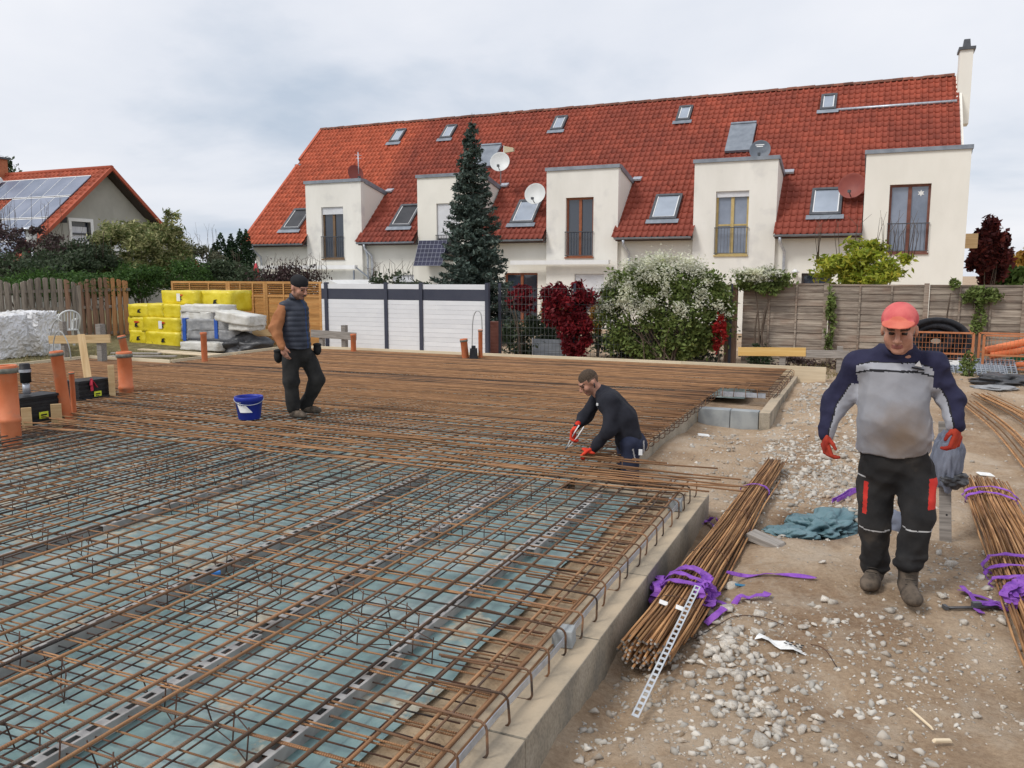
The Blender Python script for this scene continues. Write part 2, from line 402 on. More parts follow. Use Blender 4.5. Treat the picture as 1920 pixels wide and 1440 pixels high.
def build_ground():
    xs = np.concatenate([-np.geomspace(900, 26, 14), np.arange(-25, -1.4, 0.45), np.arange(-1.35, 3.4, 0.035), np.arange(3.4, 12, 0.6), np.geomspace(13, 900, 12)])
    ys = np.concatenate([-np.geomspace(200, 2, 6), np.arange(-1, 1.7, 0.5), np.arange(1.8, 10, 0.04), np.arange(10, 21, 0.12), np.arange(21, 45, 1.2), np.geomspace(46, 1200, 12)])
    X, Y = np.meshgrid(xs, ys); Z = gz(X, Y)
    V = np.stack([X.ravel(), Y.ravel(), Z.ravel()], 1)
    nx, ny = len(xs), len(ys)
    i = np.arange(nx * ny).reshape(ny, nx)
    F = np.stack([i[:-1, :-1].ravel(), i[:-1, 1:].ravel(), i[1:, 1:].ravel(), i[1:, :-1].ravel()], 1)
    m = bpy.data.materials.new('site_dirt'); m.use_nodes = True
    N, L = m.node_tree.nodes, m.node_tree.links; b = N['Principled BSDF']; b.inputs['Roughness'].default_value = 0.95; b.inputs['Specular IOR Level'].default_value = 0.2
    tc = N.new('ShaderNodeTexCoord')
    def noise(s, d=8, rg=0.6):
        n = N.new('ShaderNodeTexNoise'); n.inputs['Scale'].default_value = s; n.inputs['Detail'].default_value = d; n.inputs['Roughness'].default_value = rg
        L.new(tc.outputs['Object'], n.inputs['Vector']); return n.outputs[0]
    def ramp(src, *st):
        r = N.new('ShaderNodeValToRGB'); el = r.color_ramp.elements
        el[0].position, el[0].color = st[0][0], (*st[0][1], 1); el[1].position, el[1].color = st[-1][0], (*st[-1][1], 1)
        for p, c in st[1:-1]: q = el.new(p); q.color = (*c, 1)
        L.new(src, r.inputs[0]); return r.outputs[0]
    def mix(f, a, b_):
        x = N.new('ShaderNodeMix'); x.data_type = 'RGBA'
        if isinstance(f, float): x.inputs[0].default_value = f
        else: L.new(f, x.inputs[0])
        L.new(a, x.inputs[6]); L.new(b_, x.inputs[7]); return x.outputs[2]
    base = ramp(noise(1.1), (0.34, (0.28, 0.18, 0.108)), (0.5, (0.47, 0.34, 0.225)), (0.66, (0.62, 0.495, 0.365)))
    fine = ramp(noise(38), (0.35, (0.22, 0.135, 0.078)), (0.65, (0.52, 0.385, 0.26)))
    col = mix(0.38, base, fine)
    chalk = ramp(noise(2.6, 12, 0.74), (0.50, (0, 0, 0)), (0.72, (1, 1, 1)))
    rgb = N.new('ShaderNodeRGB'); rgb.outputs[0].default_value = (0.62, 0.535, 0.43, 1)
    mu = N.new('ShaderNodeMath'); mu.operation = 'MULTIPLY'; mu.inputs[1].default_value = 0.6; L.new(chalk, mu.inputs[0])
    col = mix(mu.outputs[0], col, rgb.outputs[0])
    # dry grass soil to the left
    sp = N.new('ShaderNodeSeparateXYZ'); L.new(tc.outputs['Object'], sp.inputs[0])
    mr = N.new('ShaderNodeMapRange'); mr.inputs[1].default_value = -12.5; mr.inputs[2].default_value = -15.5; L.new(sp.outputs[0], mr.inputs[0])
    gr = ramp(noise(6), (0.35, (0.13, 0.10, 0.055)), (0.5, (0.17, 0.15, 0.07)), (0.7, (0.30, 0.25, 0.14)))
    col = mix(mr.outputs[0], col, gr)
    vd = N.new('ShaderNodeVectorMath'); vd.operation = 'DISTANCE'; vd.inputs[1].default_value = (-0.2, 7.05, -0.4); L.new(tc.outputs['Object'], vd.inputs[0])
    va = N.new('ShaderNodeMath'); va.operation = 'MULTIPLY_ADD'; va.inputs[1].default_value = 0.9; L.new(noise(4, 8), va.inputs[0]); L.new(vd.outputs['Value'], va.inputs[2])
    vm = N.new('ShaderNodeMapRange'); vm.inputs[1].default_value = 1.12; vm.inputs[2].default_value = 0.8; vm.inputs[4].default_value = 0.85; L.new(va.outputs[0], vm.inputs[0])
    damp = N.new('ShaderNodeRGB'); damp.outputs[0].default_value = (0.15, 0.085, 0.048, 1); col = mix(vm.outputs[0], col, damp.outputs[0])       # freshly dug damp soil
    L.new(col, b.inputs['Base Color'])
    bp = N.new('ShaderNodeBump'); bp.inputs['Strength'].default_value = 0.8; bp.inputs['Distance'].default_value = 0.05; L.new(noise(16, 12, 0.75), bp.inputs['Height'])
    bp2 = N.new('ShaderNodeBump'); bp2.inputs['Strength'].default_value = 0.5; bp2.inputs['Distance'].default_value = 0.008; L.new(noise(130, 4), bp2.inputs['Height'])
    L.new(bp.outputs[0], bp2.inputs['Normal']); L.new(bp2.outputs[0], b.inputs['Normal'])
    o = link('ground', np_mesh('ground', V, F, m, smooth=True)); tag(o, kind='structure')
build_ground()

# ================================================================== foundation upstand (concrete blocks)
def stretch_blocks(t, name, along, fixed0, fixed1, a0, a1, z0, z1, L, m):
    a = a0
    while a < a1 - 1e-3:
        b = min(a + L, a1)
        if a1 - b < 0.12: b = a1
        mb = MB(); g = 0.004; j = random.uniform(-0.004, 0.004)
        if along == 'Y': mb.bb(fixed0 + j, fixed1 + j, a + g, b - g, z0, z1 + random.uniform(-.003, .003))
        else: mb.bb(a + g, b - g, fixed0 + j, fixed1 + j, z0, z1 + random.uniform(-.003, .003))
        mb.build(name, m, t, bevel=0.008)
        a = b
RZ = -0.13
fw_ = thing('foundation_wall', 'stepped concrete edge wall bordering the steel mat beside the dirt', 'wall', (0, 0, 0))
mf = [M_concwet]
def block_mat():
    """pale dusty top, damp stained sides: by face direction of the real block"""
    m = bpy.data.materials.new('edge_block_concrete'); m.use_nodes = True
    N, L = m.node_tree.nodes, m.node_tree.links; b = N['Principled BSDF']; b.inputs['Roughness'].default_value = 0.92; b.inputs['Specular IOR Level'].default_value = 0.2
    tc = N.new('ShaderNodeTexCoord')
    n1 = N.new('ShaderNodeTexNoise'); n1.inputs['Scale'].default_value = 2.4; n1.inputs['Detail'].default_value = 9; L.new(tc.outputs['Object'], n1.inputs['Vector'])
    n2 = N.new('ShaderNodeTexNoise'); n2.inputs['Scale'].default_value = 60; n2.inputs['Detail'].default_value = 6; L.new(tc.outputs['Object'], n2.inputs['Vector'])
    r1 = N.new('ShaderNodeValToRGB'); e = r1.color_ramp.elements
    e[0].position, e[0].color = 0.34, (0.22, 0.205, 0.175, 1); e[1].position, e[1].color = 0.68, (0.47, 0.415, 0.335, 1)
    q = e.new(0.5); q.color = (0.36, 0.315, 0.245, 1)
    L.new(n1.outputs[0], r1.inputs[0])
    mx = N.new('ShaderNodeMix'); mx.data_type = 'RGBA'; mx.blend_type = 'MULTIPLY'; mx.inputs[0].default_value = 0.5
    r2 = N.new('ShaderNodeValToRGB'); r2.color_ramp.elements[0].position = 0.3; r2.color_ramp.elements[0].color = (0.45, 0.45, 0.45, 1); r2.color_ramp.elements[1].position = 0.6
    L.new(n2.outputs[0], r2.inputs[0]); L.new(r1.outputs[0], mx.inputs[6]); L.new(r2.outputs[0], mx.inputs[7])
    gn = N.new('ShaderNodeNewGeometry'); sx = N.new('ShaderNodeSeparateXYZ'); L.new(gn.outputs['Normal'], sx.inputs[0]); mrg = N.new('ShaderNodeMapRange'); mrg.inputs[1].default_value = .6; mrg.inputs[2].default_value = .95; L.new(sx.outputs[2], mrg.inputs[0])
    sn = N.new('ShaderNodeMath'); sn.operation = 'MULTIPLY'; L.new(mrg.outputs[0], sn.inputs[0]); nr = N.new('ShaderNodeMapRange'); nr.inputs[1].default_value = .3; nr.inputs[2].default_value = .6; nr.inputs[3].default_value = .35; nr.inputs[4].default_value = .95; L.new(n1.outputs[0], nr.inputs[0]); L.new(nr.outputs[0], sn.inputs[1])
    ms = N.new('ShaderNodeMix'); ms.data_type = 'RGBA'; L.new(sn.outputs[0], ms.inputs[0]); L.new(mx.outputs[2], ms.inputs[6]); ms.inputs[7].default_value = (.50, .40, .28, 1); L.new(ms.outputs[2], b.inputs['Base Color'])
    bp = N.new('ShaderNodeBump'); bp.inputs['Strength'].default_value = 0.4; bp.inputs['Distance'].default_value = 0.006; L.new(n2.outputs[0], bp.inputs['Height']); L.new(bp.outputs[0], b.inputs['Normal'])
    return m
M_edge = block_mat()
stretch_blocks(fw_, 'concrete_block', 'Y', -1.46, SLAB_X, 0.9, REC0, -0.62, RZ, 1.0, M_edge)
stretch_blocks(fw_, 'concrete_block', 'X', REC0 - 0.24, REC0 - 0.004, SLAB_XR, -1.47, -0.62, RZ, 0.5, M_edge)
stretch_blocks(fw_, 'concrete_block', 'Y', SLAB_XR - 0.24, SLAB_XR, REC0 + .004, REC1, -0.62, RZ, 1.0, M_edge)
stretch_blocks(fw_, 'concrete_block', 'X', REC1 + .004, REC1 + 0.2, SLAB_XR, -1.36, -0.40, RZ - 0.005, 0.45, M_block)
stretch_blocks(fw_, 'concrete_block', 'X', REC1 + .008, REC1 + 0.19, SLAB_XR + .2, -1.36, -0.66, -0.41, 0.5, M_block)
stretch_blocks(fw_, 'concrete_block', 'Y', -1.35, SLAB_X, REC1 - .06, SLAB_B - .02, -0.62, RZ, 1.0, M_edge)
# concrete floor inside the pit
MB().bb(SLAB_XR, -1.36, REC1 + 0.21, REC2 + .1, -0.42, -0.3).build('pit_floor', M_conc, fw_)

# spacer blocks resting on the rim
for (px, py, lb) in ((1050, 1212, 'small grey concrete spacer block on the near wall rim under the hairpin bars'), (1262, 958, 'small grey concrete spacer block on the wall rim near the wall corner')):
    p = atz(px, py, RZ)
    o = MB().box((0, 0, 0.045), (0.11, 0.10, 0.09), taper=0.94).build('spacer_block', M_block, None, (p.x + .01, p.y + .03, RZ + .002), (0, 0, R(8)), bevel=0.006)
    tag(o, lb, 'block', 'concrete spacer blocks on the rim')

# ================================================================== plastic sheet under the steel
def build_sheet():
    xs = np.arange(-15.05, -1.70, 0.07); ys = np.arange(1.0, 16.05, 0.07)
    X, Y = np.meshgrid(xs, ys)
    edge = 0.03 * vnoise(X * 0, Y, 7, 21)
    X2 = np.where(X > -1.9, X + edge, X)
    Z = -0.165 + 0.006 * vnoise(X, Y, 4, 8) + 0.0045 * vnoise(X, Y, 12, 9)
    V = np.stack([X2.ravel(), Y.ravel(), Z.ravel()], 1); nx, ny = len(xs), len(ys)
    i = np.arange(nx * ny).reshape(ny, nx)
    keep = ~(((X > SLAB_XR - .25) & (Y > REC0 - .2) & (Y < REC2 + .1)) | ((X < SLAB_L2) & (Y > 12.2)))
    k = (keep[:-1, :-1] & keep[1:, 1:]).ravel()
    F = np.stack([i[:-1, :-1].ravel(), i[:-1, 1:].ravel(), i[1:, 1:].ravel(), i[1:, :-1].ravel()], 1)[k]
    m = bpy.data.materials.new('teal_foil'); m.use_nodes = True
    N, L = m.node_tree.nodes, m.node_tree.links; b = N['Principled BSDF']; b.inputs['Specular IOR Level'].default_value = 0.5
    tc = N.new('ShaderNodeTexCoord')
    def noise(s, d=8, rg=.6):
        n = N.new('ShaderNodeTexNoise'); n.inputs['Scale'].default_value = s; n.inputs['Detail'].default_value = d; n.inputs['Roughness'].default_value = rg
        L.new(tc.outputs['Object'], n.inputs['Vector']); return n.outputs[0]
    def ramp(src, *st):
        r = N.new('ShaderNodeValToRGB'); el = r.color_ramp.elements
        el[0].position, el[0].color = st[0][0], (*st[0][1], 1); el[1].position, el[1].color = st[-1][0], (*st[-1][1], 1)
        for p, c in st[1:-1]: q = el.new(p); q.color = (*c, 1)
        L.new(src, r.inputs[0]); return r.outputs[0]
    c = ramp(noise(1.7, 10, .66), (0.34, (0.15, 0.255, 0.255)), (0.5, (0.235, 0.345, 0.34)), (0.66, (0.36, 0.44, 0.43)))
    d = ramp(noise(2.2, 12, 0.7), (0.56, (0, 0, 0)), (0.60, (0.72, 0.72, 0.72)))
    sand = ramp(noise(14), (0.4, (0.40, 0.32, 0.22)), (0.6, (0.62, 0.54, 0.41)))
    x = N.new('ShaderNodeMix'); x.data_type = 'RGBA'; L.new(d, x.inputs[0]); L.new(c, x.inputs[6]); L.new(sand, x.inputs[7])
    d2 = ramp(noise(6.5, 10, 0.7), (0.63, (0, 0, 0)), (0.66, (0.7, 0.7, 0.7)))
    x2 = N.new('ShaderNodeMix'); x2.data_type = 'RGBA'; L.new(d2, x2.inputs[0]); L.new(x.outputs[2], x2.inputs[6]); x2.inputs[7].default_value = (0.17, 0.11, 0.06, 1)
    L.new(x2.outputs[2], b.inputs['Base Color'])
    rr = N.new('ShaderNodeMapRange'); rr.inputs[3].default_value = 0.30; rr.inputs[4].default_value = 0.85; L.new(d, rr.inputs[0]); L.new(rr.outputs[0], b.inputs['Roughness'])
    bp = N.new('ShaderNodeBump'); bp.inputs['Strength'].default_value = 0.35; bp.inputs['Distance'].default_value = 0.02; L.new(noise(9, 8), bp.inputs['Height']); L.new(bp.outputs[0], b.inputs['Normal'])
    o = link('plastic_sheet', np_mesh('plastic_sheet', V, F, m, smooth=True))
    tag(o, 'teal plastic membrane dusted with sand beneath the reinforcing steel', 'plastic sheet')
    return m
M_foil = build_sheet()
# sand strip between sheet and wall, concrete bed
tag(MB().bb(-1.80, -1.465, 0.9, REC0 - .25, -0.24, -0.185).build('sand_bed', mat('sand_bed', (0.30, 0.20, 0.115), (0.47, 0.355, 0.23), rough=0.95, scale=5, bump=0.6, bscale=60)), kind='structure')

# ================================================================== reinforcing steel
def wavy_bar(name, L, r, m, amp=0.004, n=6, seg=None):
    """bar along local +X from 0 to L"""
    seg = seg or max(4, int(L / 1.2)); mb = MB(); ends = isinstance(m, list); ph = random.uniform(0, 6.3); ph2 = random.uniform(0, 6.3)
    pts = [(L * i / seg, amp * math.sin(ph + i * 1.7), amp * 0.5 * math.sin(ph2 + i * 2.3)) for i in range(seg + 1)]
    mb.tube(pts, r, n)
    if ends: mb.m[-1] = mb.m[-2] = 1
    return mb.mesh(name, m)
BARS = {}
def bar_mesh(L, r, m, amp=0.004):
    """three shared variants for each length"""
    k = (round(L, 1), r, m.name)
    if k not in BARS: BARS[k] = [wavy_bar('rebar', k[0], r, m, amp) for _ in range(3)]
    return random.choice(BARS[k])
ZB, ZT = -0.125, -0.012
top = thing('top_rebar_mat', 'rusty upper mat of crossing reinforcing bars covering the slab area', 'rebar mat')
bot = thing('bottom_rebar_mat', 'lower mat of thin reinforcing bars lying just above the teal membrane', 'rebar mat')
def ybar(t, x, y0, y1, z, r, m, name):
    link(name, bar_mesh(y1 - y0, r, m), t, (x, y0, z), (random.uniform(0, 6.28), 0, R(90) + random.uniform(-.002, .002)))
def xbar(t, y, x0, x1, z, r, m, name):
    link(name, bar_mesh(x1 - x0, r, m), t, (x0, y, z), (random.uniform(0, 6.28), 0, random.uniform(-.0015, .0015)))
x = -1.52
while x > SLAB_L + .12:
    jx = x + random.uniform(-.018, .018)
    ye = SLAB_B - .1 if x > SLAB_L2 else SLAB_YS - .1
    mt = M_rusty if random.random() < .72 else M_rustx
    if x > SLAB_XR - .06:
        ybar(top, jx, 1.2, REC0 - .1, ZT, 0.0084, mt, 'long_bar'); ybar(bot, jx + .06, 1.2, REC0 - .1, ZB + .012, 0.0045, M_wire, 'long_bar')
        ybar(top, jx, REC2 + .05, ye, ZT, 0.0072, mt, 'long_bar')
    else:
        ybar(top, jx, 1.0, ye, ZT, 0.0084, mt, 'long_bar')
        ybar(bot, jx + .06, 1.0, ye, ZB + .012, 0.0045, M_wire, 'long_bar')
    x -= 0.155
def xends(y):
    x0 = SLAB_L + .1 if y < SLAB_YS - .1 else SLAB_L2 + .1
    x1 = -1.36 if y < REC0 - .1 or y > REC2 + .05 else SLAB_XR + .06
    return x0, x1
y = 1.35
while y < REC0 - .15:                                     # near field: open grid, thin cross bars
    x0, x1 = xends(y); jy = y + random.uniform(-.015, .015)
    xbar(top, jy, x0, x1, ZT - .0135, 0.0046, M_rustx if random.random() < .6 else M_rusty, 'cross_bar')
    if random.random() < .25: xbar(top, jy + .035, -4.3, x1, ZT - .0135, 0.0046, M_rustx, 'cross_bar')
    xbar(bot, jy + .07, x0, x1 - .1, ZB, 0.004, M_wire, 'cross_bar')
    y += 0.16
y = REC0 + .1
while y < SLAB_B - .1:                                    # far field: close-laid cross bars on top
    x0, x1 = xends(y); jy = y + random.uniform(-.012, .012)
    xbar(top, jy, x0, x1, ZT + .0145, 0.0065, M_rustx if random.random() < .8 else M_rusty, 'cross_bar')
    y += 0.062 if y > 10 else (0.075 if y > 8.8 else 0.097)
y = REC0 + .15
while y < SLAB_B - .1:
    x0, x1 = xends(y); xbar(bot, y, x0, x1 - .08, ZB, 0.0045, M_rusty, 'cross_bar'); y += 0.17

# hairpin bars along the near edge (parts of the mat) and edge bars
def hairpin(x, y, rot, parent, legs=0.55, h=0.155, r=0.0055):
    mb = MB(); k = 0.035; pts = [(-legs, 0, 0)]
    for i in range(7):
        a = R(90) * (1 - i / 6); pts.append((-k + k * math.cos(a), 0, -k + k * math.sin(a)))
    for i in range(7):
        a = -R(90) * i / 6; pts.append((-k + k * math.cos(a), 0, -h + k + k * math.sin(a)))
    pts.append((-legs, 0, -h))
    mb.tube(pts, r, 6)
    return link('hairpin_bar', mb.mesh('hairpin', M_rusty), parent, (x, y, ZT + .028 + random.uniform(-.006, .006)), (random.uniform(-.12, .12), random.uniform(-.06, .06), rot))
y = 1.32; 
while y < REC0 - .1:
    hairpin(-1.298 + random.uniform(-.012, .012), y, random.uniform(-.09, .09), top, legs=random.uniform(.4, .7)); y += 0.232
y = REC0 + .4
while y < REC2:
    hairpin(SLAB_XR + .10, y, random.uniform(-.06, .06), top, h=0.13); y += 0.25
y = REC2 + .15
while y < SLAB_B - .2:
    hairpin(-1.25, y, random.uniform(-.06, .06), top, h=0.13); y += 0.25
x = SLAB_XR + .15
while x < -1.3:
    hairpin(x, REC2 - .03, R(-90), top, h=0.14); x += 0.17
for xx, zz, rr in ((-1.365, .012, .0068), (-1.395, -.012, .0068), (-1.41, -.06, .006), (-1.40, -.105, .006), (-1.46, .012, .006)):
    ybar(top, xx, 1.1, REC0 - .15, ZT + zz, rr, M_rusty if xx < -1.4 else M_rustx, 'edge_bar')
for xx, zz in ((SLAB_XR + .02, .01), (SLAB_XR, -.1)): ybar(top, xx, REC0 + .2, REC2, ZT + zz, .006, M_wire, 'edge_bar')
for xx, zz in ((-1.31, .01), (-1.31, -.1)): ybar(top, xx, REC2 + .05, SLAB_B - .1, ZT + zz, .006, M_wire, 'edge_bar')
# galvanised earthing strip standing on edge beside the hairpins
pts = [(-1.338 + .006 * math.sin(i * .9), 1.2 + i * .285, -0.072 + .004 * math.sin(i * 1.3)) for i in range(20)]
mb = MB()
for a, b in zip(pts[:-1], pts[1:]): mb.bar(a, b, 0.004, 0.034)
tag(mb.build('earthing_strip', M_galv), 'pale galvanised flat strip running along the hairpin bars at the wall', 'steel strip')
# white-grey formwork strip edging the recess opening
tag(MB().bb(SLAB_XR + .1, -1.42, REC2 + .0, REC2 + .03, -0.12, -0.05).build('insulation_strip', M_galv), 'pale flat strip behind the recess under the mat edge', 'steel strip')

# loose bars laid across the mat
lo_px = [(0, 752, 1216, 862), (60, 758, 1345, 880), (0, 768, 1300, 889), (100, 772, 1390, 899), (140, 783, 1352, 902), (60, 780, 1400, 912), (40, 790, 1385, 915), (90, 786, 1300, 908), (30, 797, 1330, 919), (110, 792, 1395, 921), (120, 760, 1250, 868), (-40, 745, 1140, 850), (80, 801, 1290, 924)]
where = ['topmost of the loose bars, nearest the mat workers', 'second', 'third', 'fourth', 'fifth', 'sixth', 'seventh', 'eighth', 'ninth', 'tenth', 'eleventh', 'twelfth', 'lowest']
for i, (xa, ya, xb, yb) in enumerate(lo_px):
    a, b = atz(xa, ya, 0.03 + .006 * (i % 3)), atz(xb, yb, 0.03 + .006 * (i % 3))
    d = b - a; L = d.length
    o = link('loose_rebar', wavy_bar('loose_rebar', L, 0.0075, M_rustx, 0.022, seg=12), None, a, (0, 0, math.atan2(d.y, d.x)))
    tag(o, 'long loose orange bar laid across the mat before the bending worker', 'rebar', 'loose bars laid across the mat')

# wire spacer baskets between the two mats
def basket_mesh(L=0.78, h=0.118):
    mb = MB(); n = 5
    def wig(i): return 0.03 * math.sin(i * 2.1)
    tops = [(L * i / n, wig(i), h) for i in range(n + 1)]; bots = [(L * i / n, wig(i + .4) * 1.6, 0.0) for i in range(n + 1)]
    mb.tube(tops, 0.0028, 5); mb.tube(bots, 0.0028, 5)
    for i in range(n + 1): mb.tube([(tops[i][0], tops[i][1], h + .016), (bots[i][0], bots[i][1], -.006)], 0.0034, 5)
    return mb.mesh('wire_spacer', M_wire)
bm_ = [basket_mesh() for _ in range(3)]
spots = []
for yy in np.arange(2.0, 6.6, 0.68):
    for xx in np.arange(-9.4, -2.5, 0.95):
        spots.append((xx + random.uniform(-.3, .3), yy + random.uniform(-.22, .22)))
for xx, yy in spots:
    tag(link('wire_spacer', random.choice(bm_), None, (xx, yy, ZB - .018), (0, 0, random.uniform(-.35, .35))),
        'dark zigzag wire spacer standing between the two mats in the near open grid', 'wire spacer', 'wire spacers under the top mat')

# slotted steel spacer strips
def slotted_mesh(name, L, w=0.06, h=0.055, pitch=0.095, slot=0.055, mat_=None, flat=False):
    """long channel with real slots: two rails, cross webs, side flanges"""
    mb = MB(); t = 0.003; ew = 0.014 if not flat else 0.008
    mb.bb(0, L, -w / 2, -w / 2 + ew, h - t, h); mb.bb(0, L, w / 2 - ew, w / 2, h - t, h)
    n = int(L / pitch)
    for i in range(n + 1):
        x0 = i * pitch; mb.bb(x0, min(L, x0 + pitch - slot), -w / 2 + ew, w / 2 - ew, h - t * .9, h - t * .1)
    if not flat:
        for s_ in (-1, 1): mb.bb(0, L, s_ * w / 2 - t / 2, s_ * w / 2 + t / 2, 0, h - t)
    return mb.mesh(name, mat_ or M_greysteel)
sm_ = slotted_mesh('slotted_strip', 2.0)
order = ['rightmost slotted steel channel under the mat, beside the sand strip', 'second slotted steel channel from the right under the near mat', 'third slotted steel channel from the right under the near mat', 'leftmost slotted steel channel lying on the membrane']
for i, (x0, ys) in enumerate(((-2.07, (1.3, 3.32, 5.0)), (-2.86, (1.2, 3.23, 5.1)), (-3.74, (1.6, 3.65, 5.0)), (-5.2, (2.2, 4.2)))):
    for j, yy in enumerate(ys):
        L = 2.0 if j < 2 else 1.6
        o = link('slotted_channel', sm_, None, (x0 + random.uniform(-.03, .03), yy, -0.158), (0, 0, R(90) + random.uniform(-.012, .012)), (L / 2.0, 1, 1))
        tag(o, order[i] + ', ' + ('near', 'middle', 'far')[j] + ' length', 'steel channel', 'slotted channels on the membrane')
# ================================================================== row house
M_plaster = mat('cream_plaster', (0.78, 0.755, 0.68), (0.85, 0.825, 0.75), rough=0.9, scale=0.9, bump=0.12, bscale=60, dirt=((0.66, 0.64, 0.58), 0.7, 0.6, 0.95), stretch=(1, 1, 0.4), bdist=0.01)
M_plaster2 = mat('weathered_plaster', (0.76, 0.74, 0.68), (0.84, 0.82, 0.76), rough=0.9, scale=1.2, bump=0.12, bscale=60, dirt=((0.56, 0.55, 0.53), 1.3, 0.54, 0.85), stretch=(1, 1, 0.35), bdist=0.01)
def tile_mat(name, world_split=None):
    m = bpy.data.materials.new(name); m.use_nodes = True
    N, L = m.node_tree.nodes, m.node_tree.links; b = N['Principled BSDF']; b.inputs['Roughness'].default_value = 0.7; b.inputs['Specular IOR Level'].default_value = 0.3
    geo = N.new('ShaderNodeNewGeometry')
    def noise(s, d=7, rg=0.65):
        n = N.new('ShaderNodeTexNoise'); n.inputs['Scale'].default_value = s; n.inputs['Detail'].default_value = d; n.inputs['Roughness'].default_value = rg
        L.new(geo.outputs['Position'], n.inputs['Vector']); return n.outputs[0]
    def rng(src, a, b_, lo=0., hi=1.):
        r = N.new('ShaderNodeMapRange'); r.inputs[1].default_value = a; r.inputs[2].default_value = b_; r.inputs[3].default_value = lo; r.inputs[4].default_value = hi; L.new(src, r.inputs[0]); return r.outputs[0]
    def mix(f, a, c):
        x = N.new('ShaderNodeMix'); x.data_type = 'RGBA'; L.new(f, x.inputs[0])
        for s, v in ((6, a), (7, c)):
            if isinstance(v, tuple): x.inputs[s].default_value = (*v, 1)
            else: L.new(v, x.inputs[s])
        return x.outputs[2]
    sp = N.new('ShaderNodeSeparateXYZ'); L.new(geo.outputs['Position'], sp.inputs[0])
    # clean re-laid tiles at the left end, mossy weathering to the right
    ad = N.new('ShaderNodeMath'); ad.operation = 'MULTIPLY_ADD'; L.new(noise(0.9), ad.inputs[0]); ad.inputs[1].default_value = 1.2; L.new(sp.outputs[0], ad.inputs[2])
    if world_split is None: old = rng(sp.outputs[0], -1000, 1000, 0.35, 0.35)
    else: old = rng(ad.outputs[0], world_split, world_split + 0.9, 0.0, 1.0)
    clean = mix(rng(noise(1.5), .35, .65), (0.42, 0.092, 0.045), (0.50, 0.118, 0.058))
    aged = mix(rng(noise(0.55, 6, 0.6), .36, .64), (0.255, 0.056, 0.034), (0.345, 0.074, 0.041))
    aged = mix(rng(noise(7, 6),   .58, .85, 0, .3), aged, (0.10, 0.05, 0.038))
    lowr = rng(sp.outputs[2], 8.3, 3.2, 0.0, 0.45)           # moss creeps up from the eaves
    aged = mix(lowr, aged, (0.17, 0.04, 0.03))
    col = mix(old, clean, aged)
    hs = N.new('ShaderNodeHueSaturation'); L.new(col, hs.inputs['Color']); L.new(rng(geo.outputs['Random Per Island'], 0, 1, .82, 1.18), hs.inputs['Value'])
    L.new(hs.outputs[0], b.inputs['Base Color'])
    bp = N.new('ShaderNodeBump'); bp.inputs['Strength'].default_value = .25; bp.inputs['Distance'].default_value = .01; L.new(noise(60), bp.inputs['Height']); L.new(bp.outputs[0], b.inputs['Normal'])
    return m
M_tile = tile_mat('roof_tile_red', -20.2)
M_tile2 = tile_mat('roof_tile_brown')
ROOF_S = 0.9336
HX0, HX1 = -26.3, 2.5
def roof_z(Y): return 3.1 + ROOF_S * (Y - 29.6)
UD = [(-22.96, -20.09), (-17.35, -14.5), (-11.66, -8.82), (-6.03, -3.19), (-0.43, 2.6)]
house = thing('row_house', 'long cream row house with red tiled roof and five flat box dormers', 'house', (-12, 30, -0.4))
house.location = (0, 0, 0)
WIN = [(602, 643, 388, 485), (818, 862, 381, 486), (1061, 1113, 370, 482), (1343, 1405, 358, 478), (1669, 1747, 345, 474)]
FRAMEC = [mat('olive_brown_frame', (0.16, 0.10, 0.055), (0.22, 0.14, 0.08), rough=.6, scale=6, bump=.05), mat('dark_frame', (0.07, 0.06, 0.06), None, rough=.5, bump=0),
          mat('red_brown_frame', (0.24, 0.075, 0.035), (0.32, 0.11, 0.05), rough=.5, scale=6, bump=.05), mat('ochre_frame', (0.46, 0.34, 0.13), (0.56, 0.43, 0.2), rough=.6, scale=6, bump=.05),
          mat('dark_red_frame', (0.15, 0.055, 0.04), (0.21, 0.085, 0.06), rough=.5, scale=6, bump=.05)]
M_curtain = mat('white_curtain', (0.55, 0.56, 0.60), (0.75, 0.75, 0.78), rough=.9, scale=3, stretch=(8, 8, .3), bump=.1)
M_blind = mat('roller_blind', (0.62, 0.63, 0.66), (0.72, 0.73, 0.76), rough=.5, scale=3, bump=.02, wave=('Z', 9, .5, .01))
def wall_with_holes(name, x0, x1, Y, th, z0, z1, holes, m, parent):
    """front wall panel facing -Y with real rectangular openings"""
    xs = sorted(set([x0, x1] + [h[0] for h in holes] + [h[1] for h in holes]))
    mb = MB()
    for a, b in zip(xs[:-1], xs[1:]):
        hs = sorted([(h[2], h[3]) for h in holes if h[0] <= a + 1e-6 and h[1] >= b - 1e-6])
        z = z0
        for lo, hi in hs + [(z1, z1)]:
            if lo - z > 1e-4: mb.bb(a, b, Y, Y + th, z, lo)
            z = hi
    return mb.build(name, m, parent)
